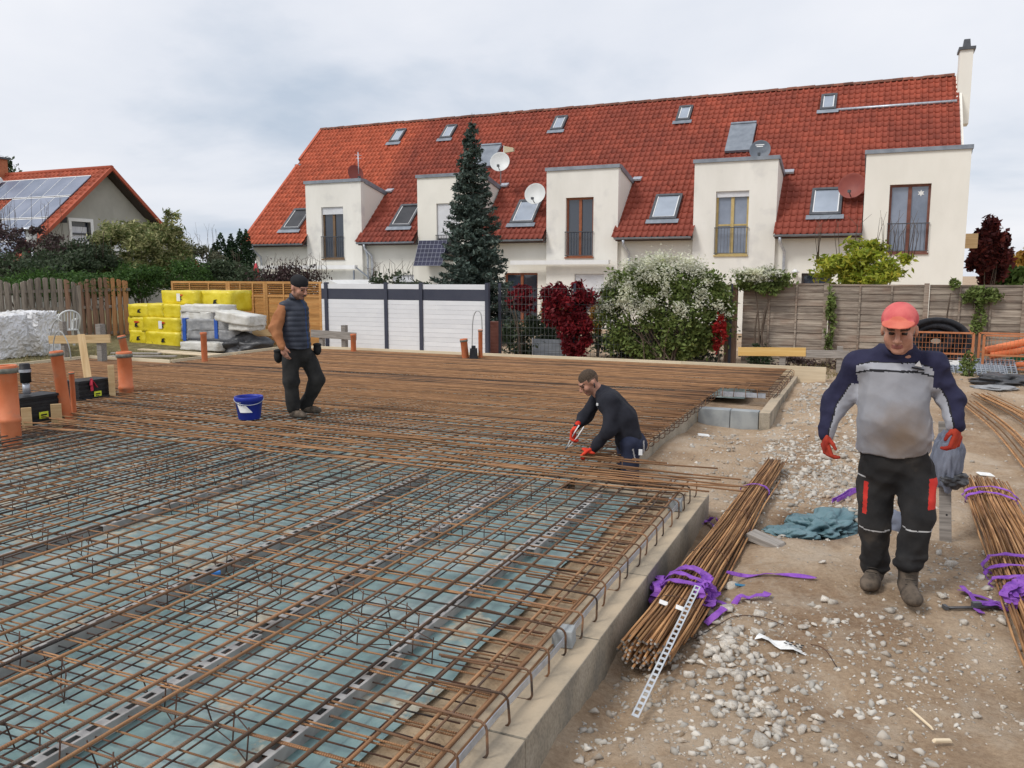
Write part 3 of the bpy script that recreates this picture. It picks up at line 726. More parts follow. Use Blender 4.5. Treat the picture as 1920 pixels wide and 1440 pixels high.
def window(parent, x0, x1, z0, z1, Y, fm, double=True, transom=None, blind=0.0, curtain=0.0, glassm=None, name='window', rail=None):
    w = empty(name, (0, 0, 0), 0, parent)
    f = MB(); t = 0.075; ya, yb = Y + .13, Y + .19
    f.bb(x0, x0 + t, ya, yb, z0, z1); f.bb(x1 - t, x1, ya, yb, z0, z1); f.bb(x0 + t, x1 - t, ya, yb, z0, z0 + t); f.bb(x0 + t, x1 - t, ya, yb, z1 - t, z1)
    xm = (x0 + x1) / 2
    if double: f.bb(xm - .055, xm + .055, ya - .015, yb - .002, z0 + t, z1 - t)
    if transom: f.bb(x0 + t, x1 - t, ya + .004, yb - .004, transom - .03, transom + .03)
    f.build('window_frame', fm, w)
    panes = [(x0 + t, xm - .055), (xm + .055, x1 - t)] if double else [(x0 + t, x1 - t)]
    for a, b in panes: MB().bb(a, b, ya + .03, ya + .036, z0 + t, z1 - t).build('pane', glassm or M_glass, w)
    MB().bb(x0 - .03, x1 + .03, Y - .05, Y + .13, z0 - .05, z0 - .002).build('sill', fm, w)
    if blind: MB().bb(x0 + .01, x1 - .01, Y + .07, Y + .10, z1 - (z1 - z0) * blind, z1 - .002).build('roller_blind', M_blind, w)
    if curtain:
        mb = MB(); n = 14
        for i in range(n):
            a = x0 + t + (xm - x0) * curtain * i / n; mb.bb(a, a + (xm - x0) * curtain / n, ya + .05 + .015 * (i % 2), ya + .07 + .015 * (i % 2), z0 + t, z1 - t)
        mb.build('curtain', M_curtain, w)
    if rail:
        r_ = MB(); r_.bb(x0 - .02, x1 + .02, Y - .07, Y - .03, rail - .03, rail); r_.bb(x0 - .02, x1 + .02, Y - .065, Y - .035, z0 + .05, z0 + .075)
        n = max(6, int((x1 - x0) / .11))
        for i in range(n + 1):
            a = x0 + (x1 - x0) * i / n; r_.bb(a - .007, a + .007, Y - .058, Y - .042, z0 + .075, rail - .03)
        r_.build('railing', M_darkmetal, w)
    # dark room behind the glass
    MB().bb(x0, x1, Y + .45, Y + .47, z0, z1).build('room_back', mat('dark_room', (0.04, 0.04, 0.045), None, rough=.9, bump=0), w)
    return w
rails = [443, 440, 434, 426, 418]
for i, ((x0, x1), (a, b, c, d)) in enumerate(zip(UD, WIN)):
    dz = 5.66
    wx0, wx1 = atY(a, c, 30).x, atY(b, c, 30).x; wz1, wz0 = atY((a + b) / 2, c, 30).z, atY((a + b) / 2, d, 30).z
    dor = empty('dormer', (0, 0, 0), 0, house)
    gf = []
    wall_with_holes('dormer_front', x0, x1, 30.0, .28, -0.5, dz, [(wx0, wx1, wz0, wz1)] + ([(-9.95 - .55, -9.95 + .62, 0.4, 1.78)] if i == 2 else []), M_plaster2 if i in (0, 2, 3) else M_plaster, dor)
    for xa, xb in ((x0, x0 + .22), (x1 - .22, x1)):
        MB().prism([(30.281, -0.5), (30.281, dz), (32.05, dz - .38), (32.05, roof_z(32.05) - .6), (30.281, roof_z(30.281) - .9)][1:] if False else [(30.281, roof_z(30.281) - .35), (30.281, dz - .055), (32.05, dz - .44), (32.05, roof_z(32.05) - .15)], xa, xb, 'X').build('dormer_side', M_plaster, dor)
    # flat roof deck and zinc coping
    mb = MB(); mb.prism([(30.28, dz - .20), (30.28, dz - .08), (32.4, dz - .54), (32.4, dz - .66)], x0 + .22, x1 - .22, 'X'); mb.build('dormer_deck', M_zinc, dor)
    cp = MB(); cp.bb(x0 - .05, x1 + .05, 29.94, 30.30, dz + .002, dz + .13); 
    for xa, xb in ((x0 - .05, x0 + .25), (x1 - .25, x1 + .05)):
        cp.prism([(30.302, dz - .055), (30.302, dz + .128), (32.12, dz - .27), (32.12, dz - .45)], xa, xb, 'X')
    cp.build('coping', M_zinc, dor)
    if i < 4: MB().box((x1 + .17, 32.0, roof_z(32.0) + .12), (.34, .3, .07), Matrix.Rotation(R(25), 3, 'X')).build('flashing', M_galv, dor)
    window(house, wx0, wx1, wz0, wz1, 30.0, FRAMEC[i], blind=(.14, .62, 0, .09, 0)[i], curtain=(0, 0, .85, 0.5, .9)[i], rail=atY((a + b) / 2, rails[i], 30).z, transom=(None, None, None, wz0 + 1.05, None)[i],
           glassm=mat('pane_painted_reflection', (0.16, 0.19, 0.25), (0.28, 0.32, 0.40), rough=.06, scale=.7, spec=.8, bump=0) if i >= 3 else M_glass)  # right two dormers: pale mottled reflection painted into the pane colour
# star stuck on the right-hand pane
mb = MB(); c = atY(1727, 362, 30.15); pts = []
for k in range(12):
    a = math.pi * k / 6; r_ = .11 if k % 2 == 0 else .055; pts.append((c.x + r_ * math.sin(a), c.z + r_ * math.cos(a)))
mb.prism(pts, 30.15, 30.156, 'Y'); mb.build('star_sticker', M_white, house)
# recessed walls between dormers
segs = [(HX0 + .1, UD[0][0])] + [(UD[k][1], UD[k + 1][0]) for k in range(4)]
gfw = {1: [(atY(735, 515, 30.16).x, atY(776, 515, 30.16).x, 0.5, 1.75)], 2: [(atY(946, 515, 30.16).x, atY(1008, 515, 30.16).x, -.2, 1.82)], 4: [(atY(1503, 511, 30.16).x, atY(1560, 511, 30.16).x, 0.3, 1.8)], 0: [(-25.2, -23.4, -.2, 1.75)], 3: []}
for i, (x0, x1) in enumerate(segs):
    wall_with_holes('wall', x0 + .002, x1 - .002, 30.16, .26, -0.5, 3.3, gfw[i], M_plaster, house)
    for h in gfw[i]: window(house, h[0], h[1], h[2], h[3], 30.16, FRAMEC[2] if i == 2 else FRAMEC[1], blind=.25 if i == 1 else 0)
    g = MB()
    pr = []
    for k in range(7):
        a = math.pi + math.pi * k / 6; pr.append((29.62 + .075 * math.cos(a), 3.10 + .075 * math.sin(a)))
    pr += [(29.70, 3.11), (29.54, 3.11)]
    g.prism(pr[:7], x0 - .02 if i else x0 - .1, x1 - .01, 'X'); g.build('gutter', M_zinc, house)
    MB().bb(x0, x1 - .01, 29.72, 30.159, 2.98, 3.05).build('eave_soffit', mat('dark_soffit', (.10, .09, .085), None, rough=.8, bump=.1), house)
window(house, -9.95 - .55, -9.95 + .62, 0.4, 1.78, 30.0, FRAMEC[1], blind=.7)
# back and gable walls
gp = [(30.4, -.5), (30.4, 3.3), (36.08, 8.85), (41.9, 3.3), (41.9, -.5)]
MB().prism(gp, HX0 + .1, HX0 + .35, 'X').build('gable_wall', M_plaster, house)
MB().prism([(30.28, -.5), (30.28, 5.4), (31.98, 5.25), (36.08, 9.2), (42.0, 3.5), (42.0, -.5)], 2.42, 2.6, 'X').build('gable_wall', M_plaster, house)
MB().bb(HX0 + .36, 2.41, 41.6, 41.9, -.5, 3.3).build('back_wall', M_plaster, house)
# roof: deck + tiles
roof = empty('roof', (0, 0, 0), 0, house)
M_deck = mat('roof_deck', (.10, .04, .03), None, rough=.9, bump=0)
MB().prism([(30.42, roof_z(30.42) - .10), (36.08, roof_z(36.08) - .10), (42.46, roof_z(29.7) - .10), (42.46, roof_z(29.7) - .2), (36.08, roof_z(36.08) - .3), (30.42, roof_z(30.42) - .2)], HX0 + .02, HX1 - .09, 'X').build('roof_deck', M_deck, roof)
for xa, xb in segs: MB().prism([(29.7, roof_z(29.7) - .10), (30.418, roof_z(30.418) - .10), (30.418, roof_z(30.418) - .2), (29.7, roof_z(29.7) - .2)], xa + .004, xb - .004, 'X').build('eave_deck', M_deck, roof)
def tile_proto(w, l):
    """interlocking pantile: roll at one side, trough, rounded lower lip; local x across, y up the slope"""
    px = [0.0, .06, .13, .22, .30, .42, .60, .80, 1.0]; pz = [.018, .048, .058, .048, .014, 0, -.003, .002, .018]
    V = []; F = []
    for y, dz in ((-0.04, 0.038), (l, 0.006)):
        for a, b in zip(px, pz): V.append((a * w * 1.03, y, b + dz))
    n = len(px)
    for i in range(n - 1): F.append((i, i + 1, n + i + 1, n + i))
    b = len(V)
    for a, c in zip(px, pz): V.append((a * w * 1.03, -0.04, c + 0.006))
    for i in range(n - 1): F.append((b + i, b + i + 1, i + 1, i))
    return np.array(V), np.array(F)
NR, NC = 27, 136
SL = math.hypot(36.08 - 29.62, (36.08 - 29.62) * ROOF_S); tw, tl = (HX1 - HX0) / NC, SL / NR
tv, tf = tile_proto(tw, tl)
ang = math.atan(ROOF_S); ca, sa = math.cos(ang), math.sin(ang)
tiles = []
for r_ in range(NR):
    for c_ in range(NC):
        X0 = HX0 + c_ * tw; s_ = r_ * tl; Yc = 29.62 + s_ * ca; mx_ = X0 + tw / 2
        if any(a + .02 < mx_ < b - .02 and Yc < 31.75 for a, b in UD): continue
        tiles.append((X0, Yc, roof_z(Yc), mx_))
tiles.sort(key=lambda t: (t[0]) ** 2 + t[1] ** 2 + t[2] ** 2)
pm = np_mesh('roof_tile', tv, tf, M_tile, smooth=True)
for X0, Yc, Zc, _ in tiles[:300]:
    link('roof_tile', pm, roof, (X0, Yc, Zc + random.uniform(-.004, .004)), (ang + random.uniform(-.012, .012), 0, random.uniform(-.008, .008)))
def tile_mass(rest):
    allV = []; allF = []
    for k, (X0, Yc, Zc, _) in enumerate(rest):
        a2 = ang + random.uniform(-.012, .012); c2, s2 = math.cos(a2), math.sin(a2)
        allV.append(np.stack([tv[:, 0] + X0, Yc + tv[:, 1] * c2 - tv[:, 2] * s2, Zc + tv[:, 1] * s2 + tv[:, 2] * c2 + random.uniform(-.004, .004)], 1)); allF.append(tf + k * len(tv))
    return np.concatenate(allV), np.concatenate(allF)
V, F = tile_mass(tiles[300:])
tag(link('roof_tiles', np_mesh('roof_tiles', V, F, M_tile, smooth=True), roof), kind='stuff')
# plain back slope
MB().prism([(36.1, roof_z(36.08) - .04), (42.5, roof_z(29.66) - .04), (42.5, roof_z(29.66) - .09), (36.1, roof_z(36.08) - .09)], HX0, HX1, 'X').build('back_slope', M_tile, roof)
# ridge tiles
rp = MB(); 
rpv = []
for k in range(7):
    a = math.pi * k / 6; rpv.append((36.08 - .13 * math.cos(a), 9.13 + .12 * math.sin(a)))
rp.prism(rpv, 0, .36, 'X'); rmesh = rp.mesh('ridge_tile', mat('ridge_tile', (.12, .055, .04), (.24, .09, .055), rough=.8, scale=5, orand=.3))
for k in range(82):
    link('ridge_tile', rmesh, roof, (HX0 + k * .352, 0, random.uniform(-.012, .012)), (0, R(-1.2), 0))
# verge tiles on the left gable with the stepped notch
for s0, s1, dx in ((0, 6.0, 0.0), (6.2, SL, -.12)):
    n = int((s1 - s0) / .36)
    for k in range(n):
        s_ = s0 + k * .36; Y_ = 29.65 + s_ * ca
        MB().bb(-.1, .05, 0, .37, -.10, .05).build('verge_tile', M_tile, roof, (HX0 + dx, Y_, roof_z(Y_) + .03), (ang, 0, 0))
MB().tube([(HX0 - .2, 33.9, 7.12), (HX0 + .2, 33.85, 7.1)], .05, 8).build('gutter_stub', M_zinc, house)
# upper gutter pipe at the right end
MB().tube([(-1.62, 34.72, 7.99), (2.42, 34.72, 7.99)], .055, 8).build('roof_gutter', M_galv, house)
# skylights
def skylight(X, Y0, w, l, gm):
    s_ = empty('skylight', (X, Y0, roof_z(Y0)), 0, house); s_.rotation_euler = (ang, 0, 0)
    f = MB(); t = .09
    f.bb(0, t, 0, l, .0, .15); f.bb(w - t, w, 0, l, .0, .15); f.bb(t, w - t, 0, t * 1.3, 0, .148); f.bb(t, w - t, l - t * 1.2, l, 0, .16); f.build('skylight_frame', M_darkmetal, s_)
    g = MB(); g.bb(t, w - t, t * 1.3, l - t * 1.2, .10, .115); g.build('pane', gm, s_)
    e = MB(); e.bb(t, t + .035, t * 1.3, l - t * 1.2, .116, .13); e.bb(w - t - .035, w - t, t * 1.3, l - t * 1.2, .116, .13); e.bb(t + .036, w - t - .036, t * 1.3, t * 1.3 + .035, .116, .13); e.build('sash', M_white, s_)
    MB().bb(-.1, w + .1, -.22, -.002, .10, .115).build('apron', M_zinc, s_)
dg = mat('dark_screen', (.028, .03, .034), (.05, .05, .055), rough=.35, scale=2, bump=0)
for X, d_ in ((-24.5, 1), (-18.82, 1), (-13.28, 0), (-7.68, 0), (-2.13, 0)): skylight(X, 30.22, 1.0, 1.42, dg if d_ else M_glassblue)
for X in (-21.62, -18.86, -13.36, -7.83, -2.25): skylight(X, 34.80, .58, 1.02, M_glassblue)
# vent tiles
for px, py in ((724, 281), (820, 275), (714, 347), (1040, 259), (1275, 243), (1544, 225), (1260, 350), (1559, 335)):
    d = ray(px, py); t = (3.1 - ROOF_S * 29.6 - CAM.z) / (d.z - ROOF_S * d.y); p = CAM + d * t
    MB().lathe([(.10, -.05), (.085, .10), (.03, .17)], 10).build('vent_tile', M_tile, house, p)
# solar collectors on the roof
for px0, px1, Y0, l, nm in ((1361, 1420, 33.05, 1.72, 'c'), (893, 925, 33.0, 1.5, 'd')):
    a = atY(px0, 290, 33.2).x; w = .98
    s_ = MB(); s_.bb(0, w, 0, l, .08, .18); s_.bb(.0, w, l, l + .1, .06, .22)
    s_.build('solar_collector', [M_zinc], house, (-5.5 if nm == 'c' else -16.35, Y0, roof_z(Y0)), (ang, 0, 0))
# balcony photovoltaic panel
s_ = empty('photovoltaic_panel', (-17.15, 29.3, 2.1), 0, house); s_.rotation_euler = (R(62), 0, R(4))
MB().bb(0, 1.25, 0, 1.15, 0, .04).build('panel_frame', mat('pv_dark', (.012, .014, .04), (.02, .022, .06), rough=.5, scale=3, bump=0, spec=.15), s_)
g = MB()
for k in range(8): g.bb(k * 1.25 / 7 - .005, k * 1.25 / 7 + .005, 0, 1.15, .041, .044)
for k in range(7): g.bb(0, 1.25, k * 1.15 / 6 - .006, k * 1.15 / 6 + .006, .0445, .047)
g.build('panel_grid', mat('pv_grid', (.16, .18, .26), None, rough=.4, bump=0), s_)
# downpipes
for px, X in ((482, -25.7), (690, -19.75), (1166, -8.5), (1463, -3.0)):
    p = MB(); p.tube([(X, 29.62, 3.02), (X, 29.68, 2.85), (X + .12, 30.02, 2.55), (X + .12, 30.06, 2.3), (X + .12, 30.06, -.4)], .05, 8); p.build('downpipe', M_galv, house)
MB().tube([(-19.95, 30.0, 3.0), (-19.85, 30.05, 2.5), (-19.85, 30.05, -.4)], .05, 8).build('downpipe', M_galv, house)
# awnings
for a, b, z_, arm in ((463, 667, 502, 1), (958, 1142, 493, 0)):
    p, q = atY(a, z_, 29.7), atY(b, z_, 29.7)
    aw = MB(); aw.bb(p.x, q.x, 29.62, 29.84, p.z - .07, p.z + .09); aw.build('awning_box', M_white, house)
    if arm: MB().bar((q.x - .1, 29.7, q.z - .1), (q.x - .1, 29.7, q.z - 1.1), .06, .06).bar((q.x, 29.75, q.z), (q.x + 1.0, 29.95, q.z - .75), .05, .05).build('awning_arm', M_zinc, house)
# white canopy roof under the left awning
MB().prism([(-21.6, .9), (-19.3, 1.55), (-17.7, 1.0)], 26.5, 29.4, 'Y').build('garden_canopy', M_white, house)
# firewall stub with chimney at the right end
ch = empty('chimney', (0, 0, 0), 0, house)
MB().bb(2.45, 2.88, 35.2, 35.9, 7.25, 9.86).build('chimney_shaft', M_plaster, ch)
MB().bb(2.40, 2.95, 35.13, 35.97, 9.862, 9.96).build('chimney_cap', M_darkmetal, ch)
MB().box((2.67, 35.55, 10.13), (.26, .4, .3), taper=.75).build('chimney_cowl', M_darkmetal, ch)
# wall lamp on the far-right facade and wooden box on the gable
tag(MB().lathe([(.02, .32), (.16, .2), (.1, .19), (.09, 0), (.03, -.02)], 10).build('wall_lamp', M_white, None, atY(1490, 522, 29.9)), 'small white lantern on the cream wall beside the downpipe', 'lamp')
tag(MB().box((0, 0, 0), (.5, .4, .5)).build('nesting_box', M_wood, None, atY(1817, 452, 33.0), bevel=.01), 'small tan wooden box on the right gable beside the dark red tree', 'box')

# ---- satellite dishes and aerials (each a thing of its own)
def dish(px, py, rpx, Y, m, lb, mast=0.7, yaw=0.0):
    p = atY(px, py, Y); r_ = rpx * depth(p) / FPX
    t = thing('satellite_dish', lb, 'satellite dish', p, facing(p) + yaw, 'satellite dishes on the row house')
    M = Matrix.Rotation(R(75), 3, 'X')
    prof = [(r_ * k / 7, r_ * .22 * (k / 7) ** 2 - r_ * .22) for k in range(8)] + [(r_ * 1.02, .0), (r_ * .98, -.03)] + [(r_ * k / 7, r_ * .22 * (k / 7) ** 2 - r_ * .22 - .02) for k in range(6, -1, -1)]
    MB().lathe(prof, 28, (0, 0, 0), M).build('reflector', m, t)
    MB().tube([(0, .02, -r_ * .95), (0, -r_ * .8, -r_ * .55)], .018, 6).build('feed_arm', M_darkmetal, t)
    MB().box((0, -r_ * .8, -r_ * .5), (.09, .12, .09)).build('receiver', M_darkmetal, t)
    MB().tube([(0, r_ * .28, 0), (0, r_ * .5, -.1), (0, r_ * .5, -mast)], .025, 6).build('mast', M_galv, t)
M_dishw = mat('dish_white', (.62, .64, .63), (.72, .73, .72), rough=.45, scale=2, bump=0)
M_dishr = mat('dish_red', (.22, .05, .04), (.28, .07, .05), rough=.55, scale=2, bump=0)
M_dishg = mat('dish_grey', (.12, .14, .17), (.16, .18, .21), rough=.5, scale=2, bump=0)
dish(667, 325, 16, 31.2, M_dishr, 'dark red satellite dish on the leftmost dormer roof', .35, .5)
dish(937, 303, 18.5, 31.0, M_dishw, 'white satellite dish right of the spruce top', .9, -.2)
dish(1003, 363, 20, 30.3, M_dishw, 'white satellite dish in front of the skylight beside the third dormer', .3, -.3)
dish(1425, 281, 19, 31.0, M_dishg, 'dark grey satellite dish with lettering on the fourth dormer', .35, -.1)
dish(1597, 348, 24, 30.5, M_dishr, 'large brownish red satellite dish beside the rightmost dormer', .3, -.2)
p = atY(1425, 279, 30.88)
t_ = MB()
for k, (w, dz) in enumerate(((.30, .03), (.22, -.03))): t_.box((0, -.06, dz), (w, .004, .028))
o = t_.build('dish_lettering', M_white, bpy.data.objects['satellite_dish.003'])
o.location = (0, -.03, .12); o.rotation_euler = (R(-15), 0, 0)
p = atY(672, 312, 31.4)
t = thing('roof_aerial', 'thin grey mast aerial above the leftmost dormer', 'antenna', p)
MB().tube([(0, 0, -.6), (0, 0, .62)], .022, 6).build('mast', M_galv, t)
MB().tube([(-.18, 0, .5), (.18, 0, .46)], .012, 5).tube([(-.12, 0, .35), (.16, 0, .33)], .012, 5).build('crossbar', M_galv, t)
p = atY(954, 279, 31.2)
t = thing('panel_aerial', 'beige wedge shaped aerial just above the upper white dish', 'antenna', p)
MB().prism([(-.2, -.16), (-.2, .12), (.22, .02), (.22, -.12)], -.06, .06, 'Y').build('antenna_body', mat('beige_plastic', (.55, .48, .33), None, rough=.6, bump=0), t)
MB().tube([(-.22, 0, .14), (-.22, 0, -.8)], .02, 6).build('mast', M_galv, t)

# ================================================================== left house with solar roof
GX = -36.0; AY, AZ = 30.73, 7.05; LS = 0.868
lh = thing('grey_house', 'grey rendered house with gable window and solar panels on its red roof', 'house')
M_grey = mat('grey_render', (.37, .36, .32), (.43, .42, .375), rough=.95, scale=1.2, bump=.1, bscale=50)
wy0, wy1, wz0, wz1 = 28.55, 29.95, 3.25, 4.5
hw = 5.0
# gable wall as strips around the window openings
def gable_poly(y0, y1, zlo):
    pts = [(y0, zlo), (y1, zlo)]
    top = lambda y: AZ - .12 - LS * abs(y - AY)
    pts.append((y1, top(y1)))
    if y0 < AY < y1: pts.append((AY, top(AY)))
    pts.append((y0, top(y0))); return pts
ys = [AY - hw, wy0 + .16, wy1 - .16, 31.2, 32.3, AY + hw]
for a, b in zip(ys[:-1], ys[1:]):
    if (a, b) == (wy0 + .16, wy1 - .16):
        MB().prism(gable_poly(a, b, wz1 - .12), GX - .3, GX, 'X').build('wall', M_grey, lh); MB().bb(GX - .3, GX, a, b, -.5, wz0 + .12).build('wall', M_grey, lh)
    elif (a, b) == (31.2, 32.3):
        MB().prism(gable_poly(a, b, 4.3), GX - .3, GX, 'X').build('wall', M_grey, lh); MB().bb(GX - .3, GX, a, b, -.5, 3.1).build('wall', M_grey, lh)
    else: MB().prism(gable_poly(a, b, -.5), GX - .3, GX, 'X').build('wall', M_grey, lh)
for a, b, z0_, z1_ in ((wy0, wy1, wz0, wz1), (31.05, 32.45, 2.95, 4.42)):
    w = empty('window', (0, 0, 0), 0, lh); f = MB(); t = .16
    f.bb(GX - .05, GX + .04, a, a + t, z0_, z1_); f.bb(GX - .05, GX + .04, b - t, b, z0_, z1_); f.bb(GX - .05, GX + .04, a + t, b - t, z0_, z0_ + t * .8); f.bb(GX - .05, GX + .04, a + t, b - t, z1_ - t, z1_); f.build('window_surround', M_white, w)
    MB().bb(GX - .2, GX - .17, a + t, b - t, z0_ + t * .8, z1_ - t).build('pane', M_glass, w)
    MB().bb(GX - .15, GX - .1, a + t, b - t, z0_ + .45, z0_ + .55).bb(GX - .15, GX - .1, a + t, a + t + .07, z0_ + .13, z1_ - t).bb(GX - .15, GX - .1, b - t - .07, b - t, z0_ + .13, z1_ - t).build('window_frame', M_darkmetal, w)
    MB().bb(GX - .165, GX - .155, a + t + .08, b - t - .1, z0_ + .2, z0_ + .85).build('curtain', M_curtain, w)
MB().bb(-52, GX - .301, AY - hw, AY - hw + .3, -.5, 2.6).build('wall', M_grey, lh)
MB().bb(-52, GX - .301, AY + hw - .3, AY + hw, -.5, 2.6).build('wall', M_grey, lh)
lr = empty('roof', (0, 0, 0), 0, lh); la = math.atan(LS); OV = 5.75
for sgn, nm in ((-1, 'front_slope'), (1, 'rear_slope')):
    MB().prism([(AY, AZ), (AY + sgn * OV, AZ - LS * OV), (AY + sgn * OV, AZ - LS * OV - .16), (AY, AZ - .16)], -52, GX + .62, 'X').build(nm, mat('soffit_brown', (.06, .045, .038), None, rough=.8, bump=.1), lr)
tv2, tf2 = tile_proto(.32, .36); allV = []; allF = []; k = 0
for sgn in (-1,):
    for r_ in range(int(OV / math.cos(la) / .36) + 1):
        for c_ in range(48):
            s_ = r_ * .36; y0 = AY - OV + s_ * math.cos(la); z0_ = AZ - LS * OV + s_ * math.sin(la) + .02; x0 = GX + .62 - (c_ + 1) * .32
            if y0 > AY - .1: continue
            allV.append(np.stack([tv2[:, 0] + x0, y0 + tv2[:, 1] * math.cos(la) - tv2[:, 2] * math.sin(la), z0_ + tv2[:, 1] * math.sin(la) + tv2[:, 2] * math.cos(la)], 1)); allF.append(tf2 + k * len(tv2)); k += 1
tag(link('roof_tiles', np_mesh('house_roof_tiles', np.concatenate(allV), np.concatenate(allF), M_tile2, smooth=True), lr), kind='stuff')
mb = MB(); mb.tube([(-52, AY, AZ + .02), (GX + .66, AY, AZ + .02)], .13, 8); mb.build('ridge_cap', M_tile2, lr)
# verge board edge tiles
for sgn in (-1, 1):
    for k in range(20):
        y0 = AY + sgn * (.05 + k * .285); MB().box((GX + .66, y0 + sgn * .14, AZ - LS * (abs(y0 - AY) + .14) + .0), (.10, .38, .16), Matrix.Rotation(-sgn * la, 3, 'X')).build('verge_tile', M_tile2, lr)
for dy in (-2.75, 2.75): MB().bb(GX, GX + .5, AY + dy - .13, AY + dy + .13, AZ - LS * 2.75 - .45, AZ - LS * 2.75 - .18).build('purlin_end', M_black, lr)
M_pv = mat('solar_panel', (.13, .16, .23), (.22, .25, .33), rough=.3, scale=.6, bump=0, spec=.5)
pvw, pvl = 1.66, 1.0
for r_ in range(4):
    for c_ in range(7):
        if (r_, c_) in ((2, 4), (1, 4), (2, 6)): continue
        s_ = .75 + (r_) * 1.72; y0 = AY - s_ * math.cos(la); z0_ = AZ - s_ * math.sin(la)
        p = MB(); p.bb(-1.0, 0, -1.66, 0, .10, .14); fr = MB(); fr.bb(-1.0, 0, -.05, .0, .141, .15); fr.bb(-1.0, 0, -1.66, -1.62, .141, .15); fr.bb(-1.0, -.975, -1.62, -.05, .141, .15)
        o = p.build('solar_panel', M_pv, lh, (GX - .05 - c_ * 1.03, y0, z0_), (la, 0, 0)); fr.build('panel_edge', M_white, o)
c_ = empty('chimney', (-43.7, AY - .3, 7.0), 0, lh)
M_brick = mat('orange_brick', (.42, .14, .07), (.52, .2, .1), rough=.85, scale=9, bump=.3, bscale=25)
MB().box((0, 0, .25), (1.0, .8, 1.3)).build('chimney_shaft', M_brick, c_); MB().box((0, 0, .95), (1.25, 1.0, .1)).build('chimney_cap', M_darkmetal, c_); MB().lathe([(.16, 0), (.16, .85), (.1, .86)], 12, (.1, 0, 1.0)).build('flue_pipe', M_white, c_)
MB().box((.9, -.8, -.45), (.9, .6, .2), Matrix.Rotation(la, 3, 'X')).build('roof_hatch', M_white, c_)
# street lamp in front of that house
p = atY(58, 432, 21.5)
t = thing('street_lamp', 'grey lantern street lamp rising from bushes before the grey house', 'street lamp', (p.x, p.y, -.1))
MB().tube([(0, 0, 0), (0, 0, p.z - .5)], [.06, .045], 8).build('pole', M_galv, t)
MB().lathe([(.42, 0), (.40, .07), (.12, .12), (.05, .16)], 18, (0, 0, p.z + .1 - .0)).build('lamp_shade', M_galv, t); MB().lathe([(.08, -.6), (.16, -.5), (.22, 0)], 16, (0, 0, p.z + .1)).build('lamp_glass', M_dishw, t)
# ================================================================== fences
def px_size(p): return depth(p) / FPX
M_picket = [mat('picket_grey', (.19, .16, .135), (.36, .31, .265), rough=.9, scale=3, stretch=(9, 9, .8), bump=.25, bscale=30, orand=.22, c3=(.28, .24, .20)),
            mat('picket_brown', (.26, .15, .10), (.38, .24, .165), rough=.85, scale=3, stretch=(9, 9, .8), bump=.2, bscale=30, orand=.2),
            mat('picket_orange', (.44, .21, .09), (.54, .29, .13), rough=.8, scale=3, stretch=(9, 9, .8), bump=.2, bscale=30, orand=.15)]
PX = -20.0
pf = thing('picket_fence', 'weathered wooden picket fence with wavy scalloped top at the left', 'fence')
y = 10.6; i = 0
while y < 17.72:
    u = ((y - 10.6) % 1.8) / 1.8; h = 1.50 + .17 * math.sin(math.pi * min(1, max(0, u))) ** .8 + random.uniform(-.012, .012)
    m = M_picket[0] if y < 15.6 + random.uniform(-.5, .5) else (M_picket[1] if y < 17.0 else M_picket[2])
    front = i % 2 == 0; w = .112
    xx = PX + (.035 if front else -.035)
    mb = MB(); pr = [(-w / 2, -.35), (w / 2, -.35), (w / 2, h - .035), (w * .25, h), (-w * .25, h), (-w / 2, h - .035)]
    mb.prism(pr, -.010, .010, 'X'); mb.build('picket', m, pf, (xx + random.uniform(-.004, .004), y, 0), (random.uniform(-.012, .012), 0, 0))
    y += .105; i += 1
for z in (.1, .85, 1.32): MB().bb(PX - .02, PX + .02, 10.5, 17.75, z - .04, z + .04).build('rail', M_picket[0], pf)
for yy in (12.35, 14.15, 15.95): MB().bb(PX + .05, PX + .13, yy - .045, yy + .045, -.35, 1.46).build('post', M_picket[0], pf)

FY = 17.8
M_ofence = mat('glazed_orange_wood', (.44, .21, .065), (.60, .33, .12), rough=.65, scale=3, stretch=(.8, 9, 9), bump=.15, bscale=30, orand=.16)
of = thing('slat_screen_fence', 'glazed orange wooden screen fence with louvred top behind the yellow packages', 'fence')
for a, b in ((322, 428), (428, 498), (498, 603)):
    x0, x1 = atY(a, 530, FY).x, atY(b, 530, FY).x
    zt, zb = 1.57, -.2
    for xa in (x0, x1 - .075): MB().bb(xa, xa + .07, FY - .03, FY + .03, zb - .1, zt).build('frame_post', M_ofence, of)
    MB().bb(x0 + .071, x1 - .076, FY - .028, FY + .028, zt - .06, zt).build('frame_rail', M_ofence, of)
    z = zt - .10
    for k in range(5): MB().box(((x0 + x1) / 2, FY, z - k * .062), (x1 - x0 - .15, .012, .04), Matrix.Rotation(R(35), 3, 'X')).build('louvre', M_ofence, of)
    z = zt - .43
    for k in range(12):
        MB().box(((x0 + x1) / 2, FY + .006 * (k % 2), z - k * .115), (x1 - x0 - .15, .014, .122), Matrix.Rotation(R(5), 3, 'X')).build('board', M_ofence, of)
    MB().bb(x0 + .072, x1 - .077, FY - .025, FY + .02, zt - .415, zt - .36).build('mid_rail', M_ofence, of)
    n = 3
    for k in range(1, n): xa = x0 + (x1 - x0) * k / n; MB().bb(xa - .02, xa + .02, FY - .032, FY - .018, zb, zt - .061).build('batten', M_ofence, of)

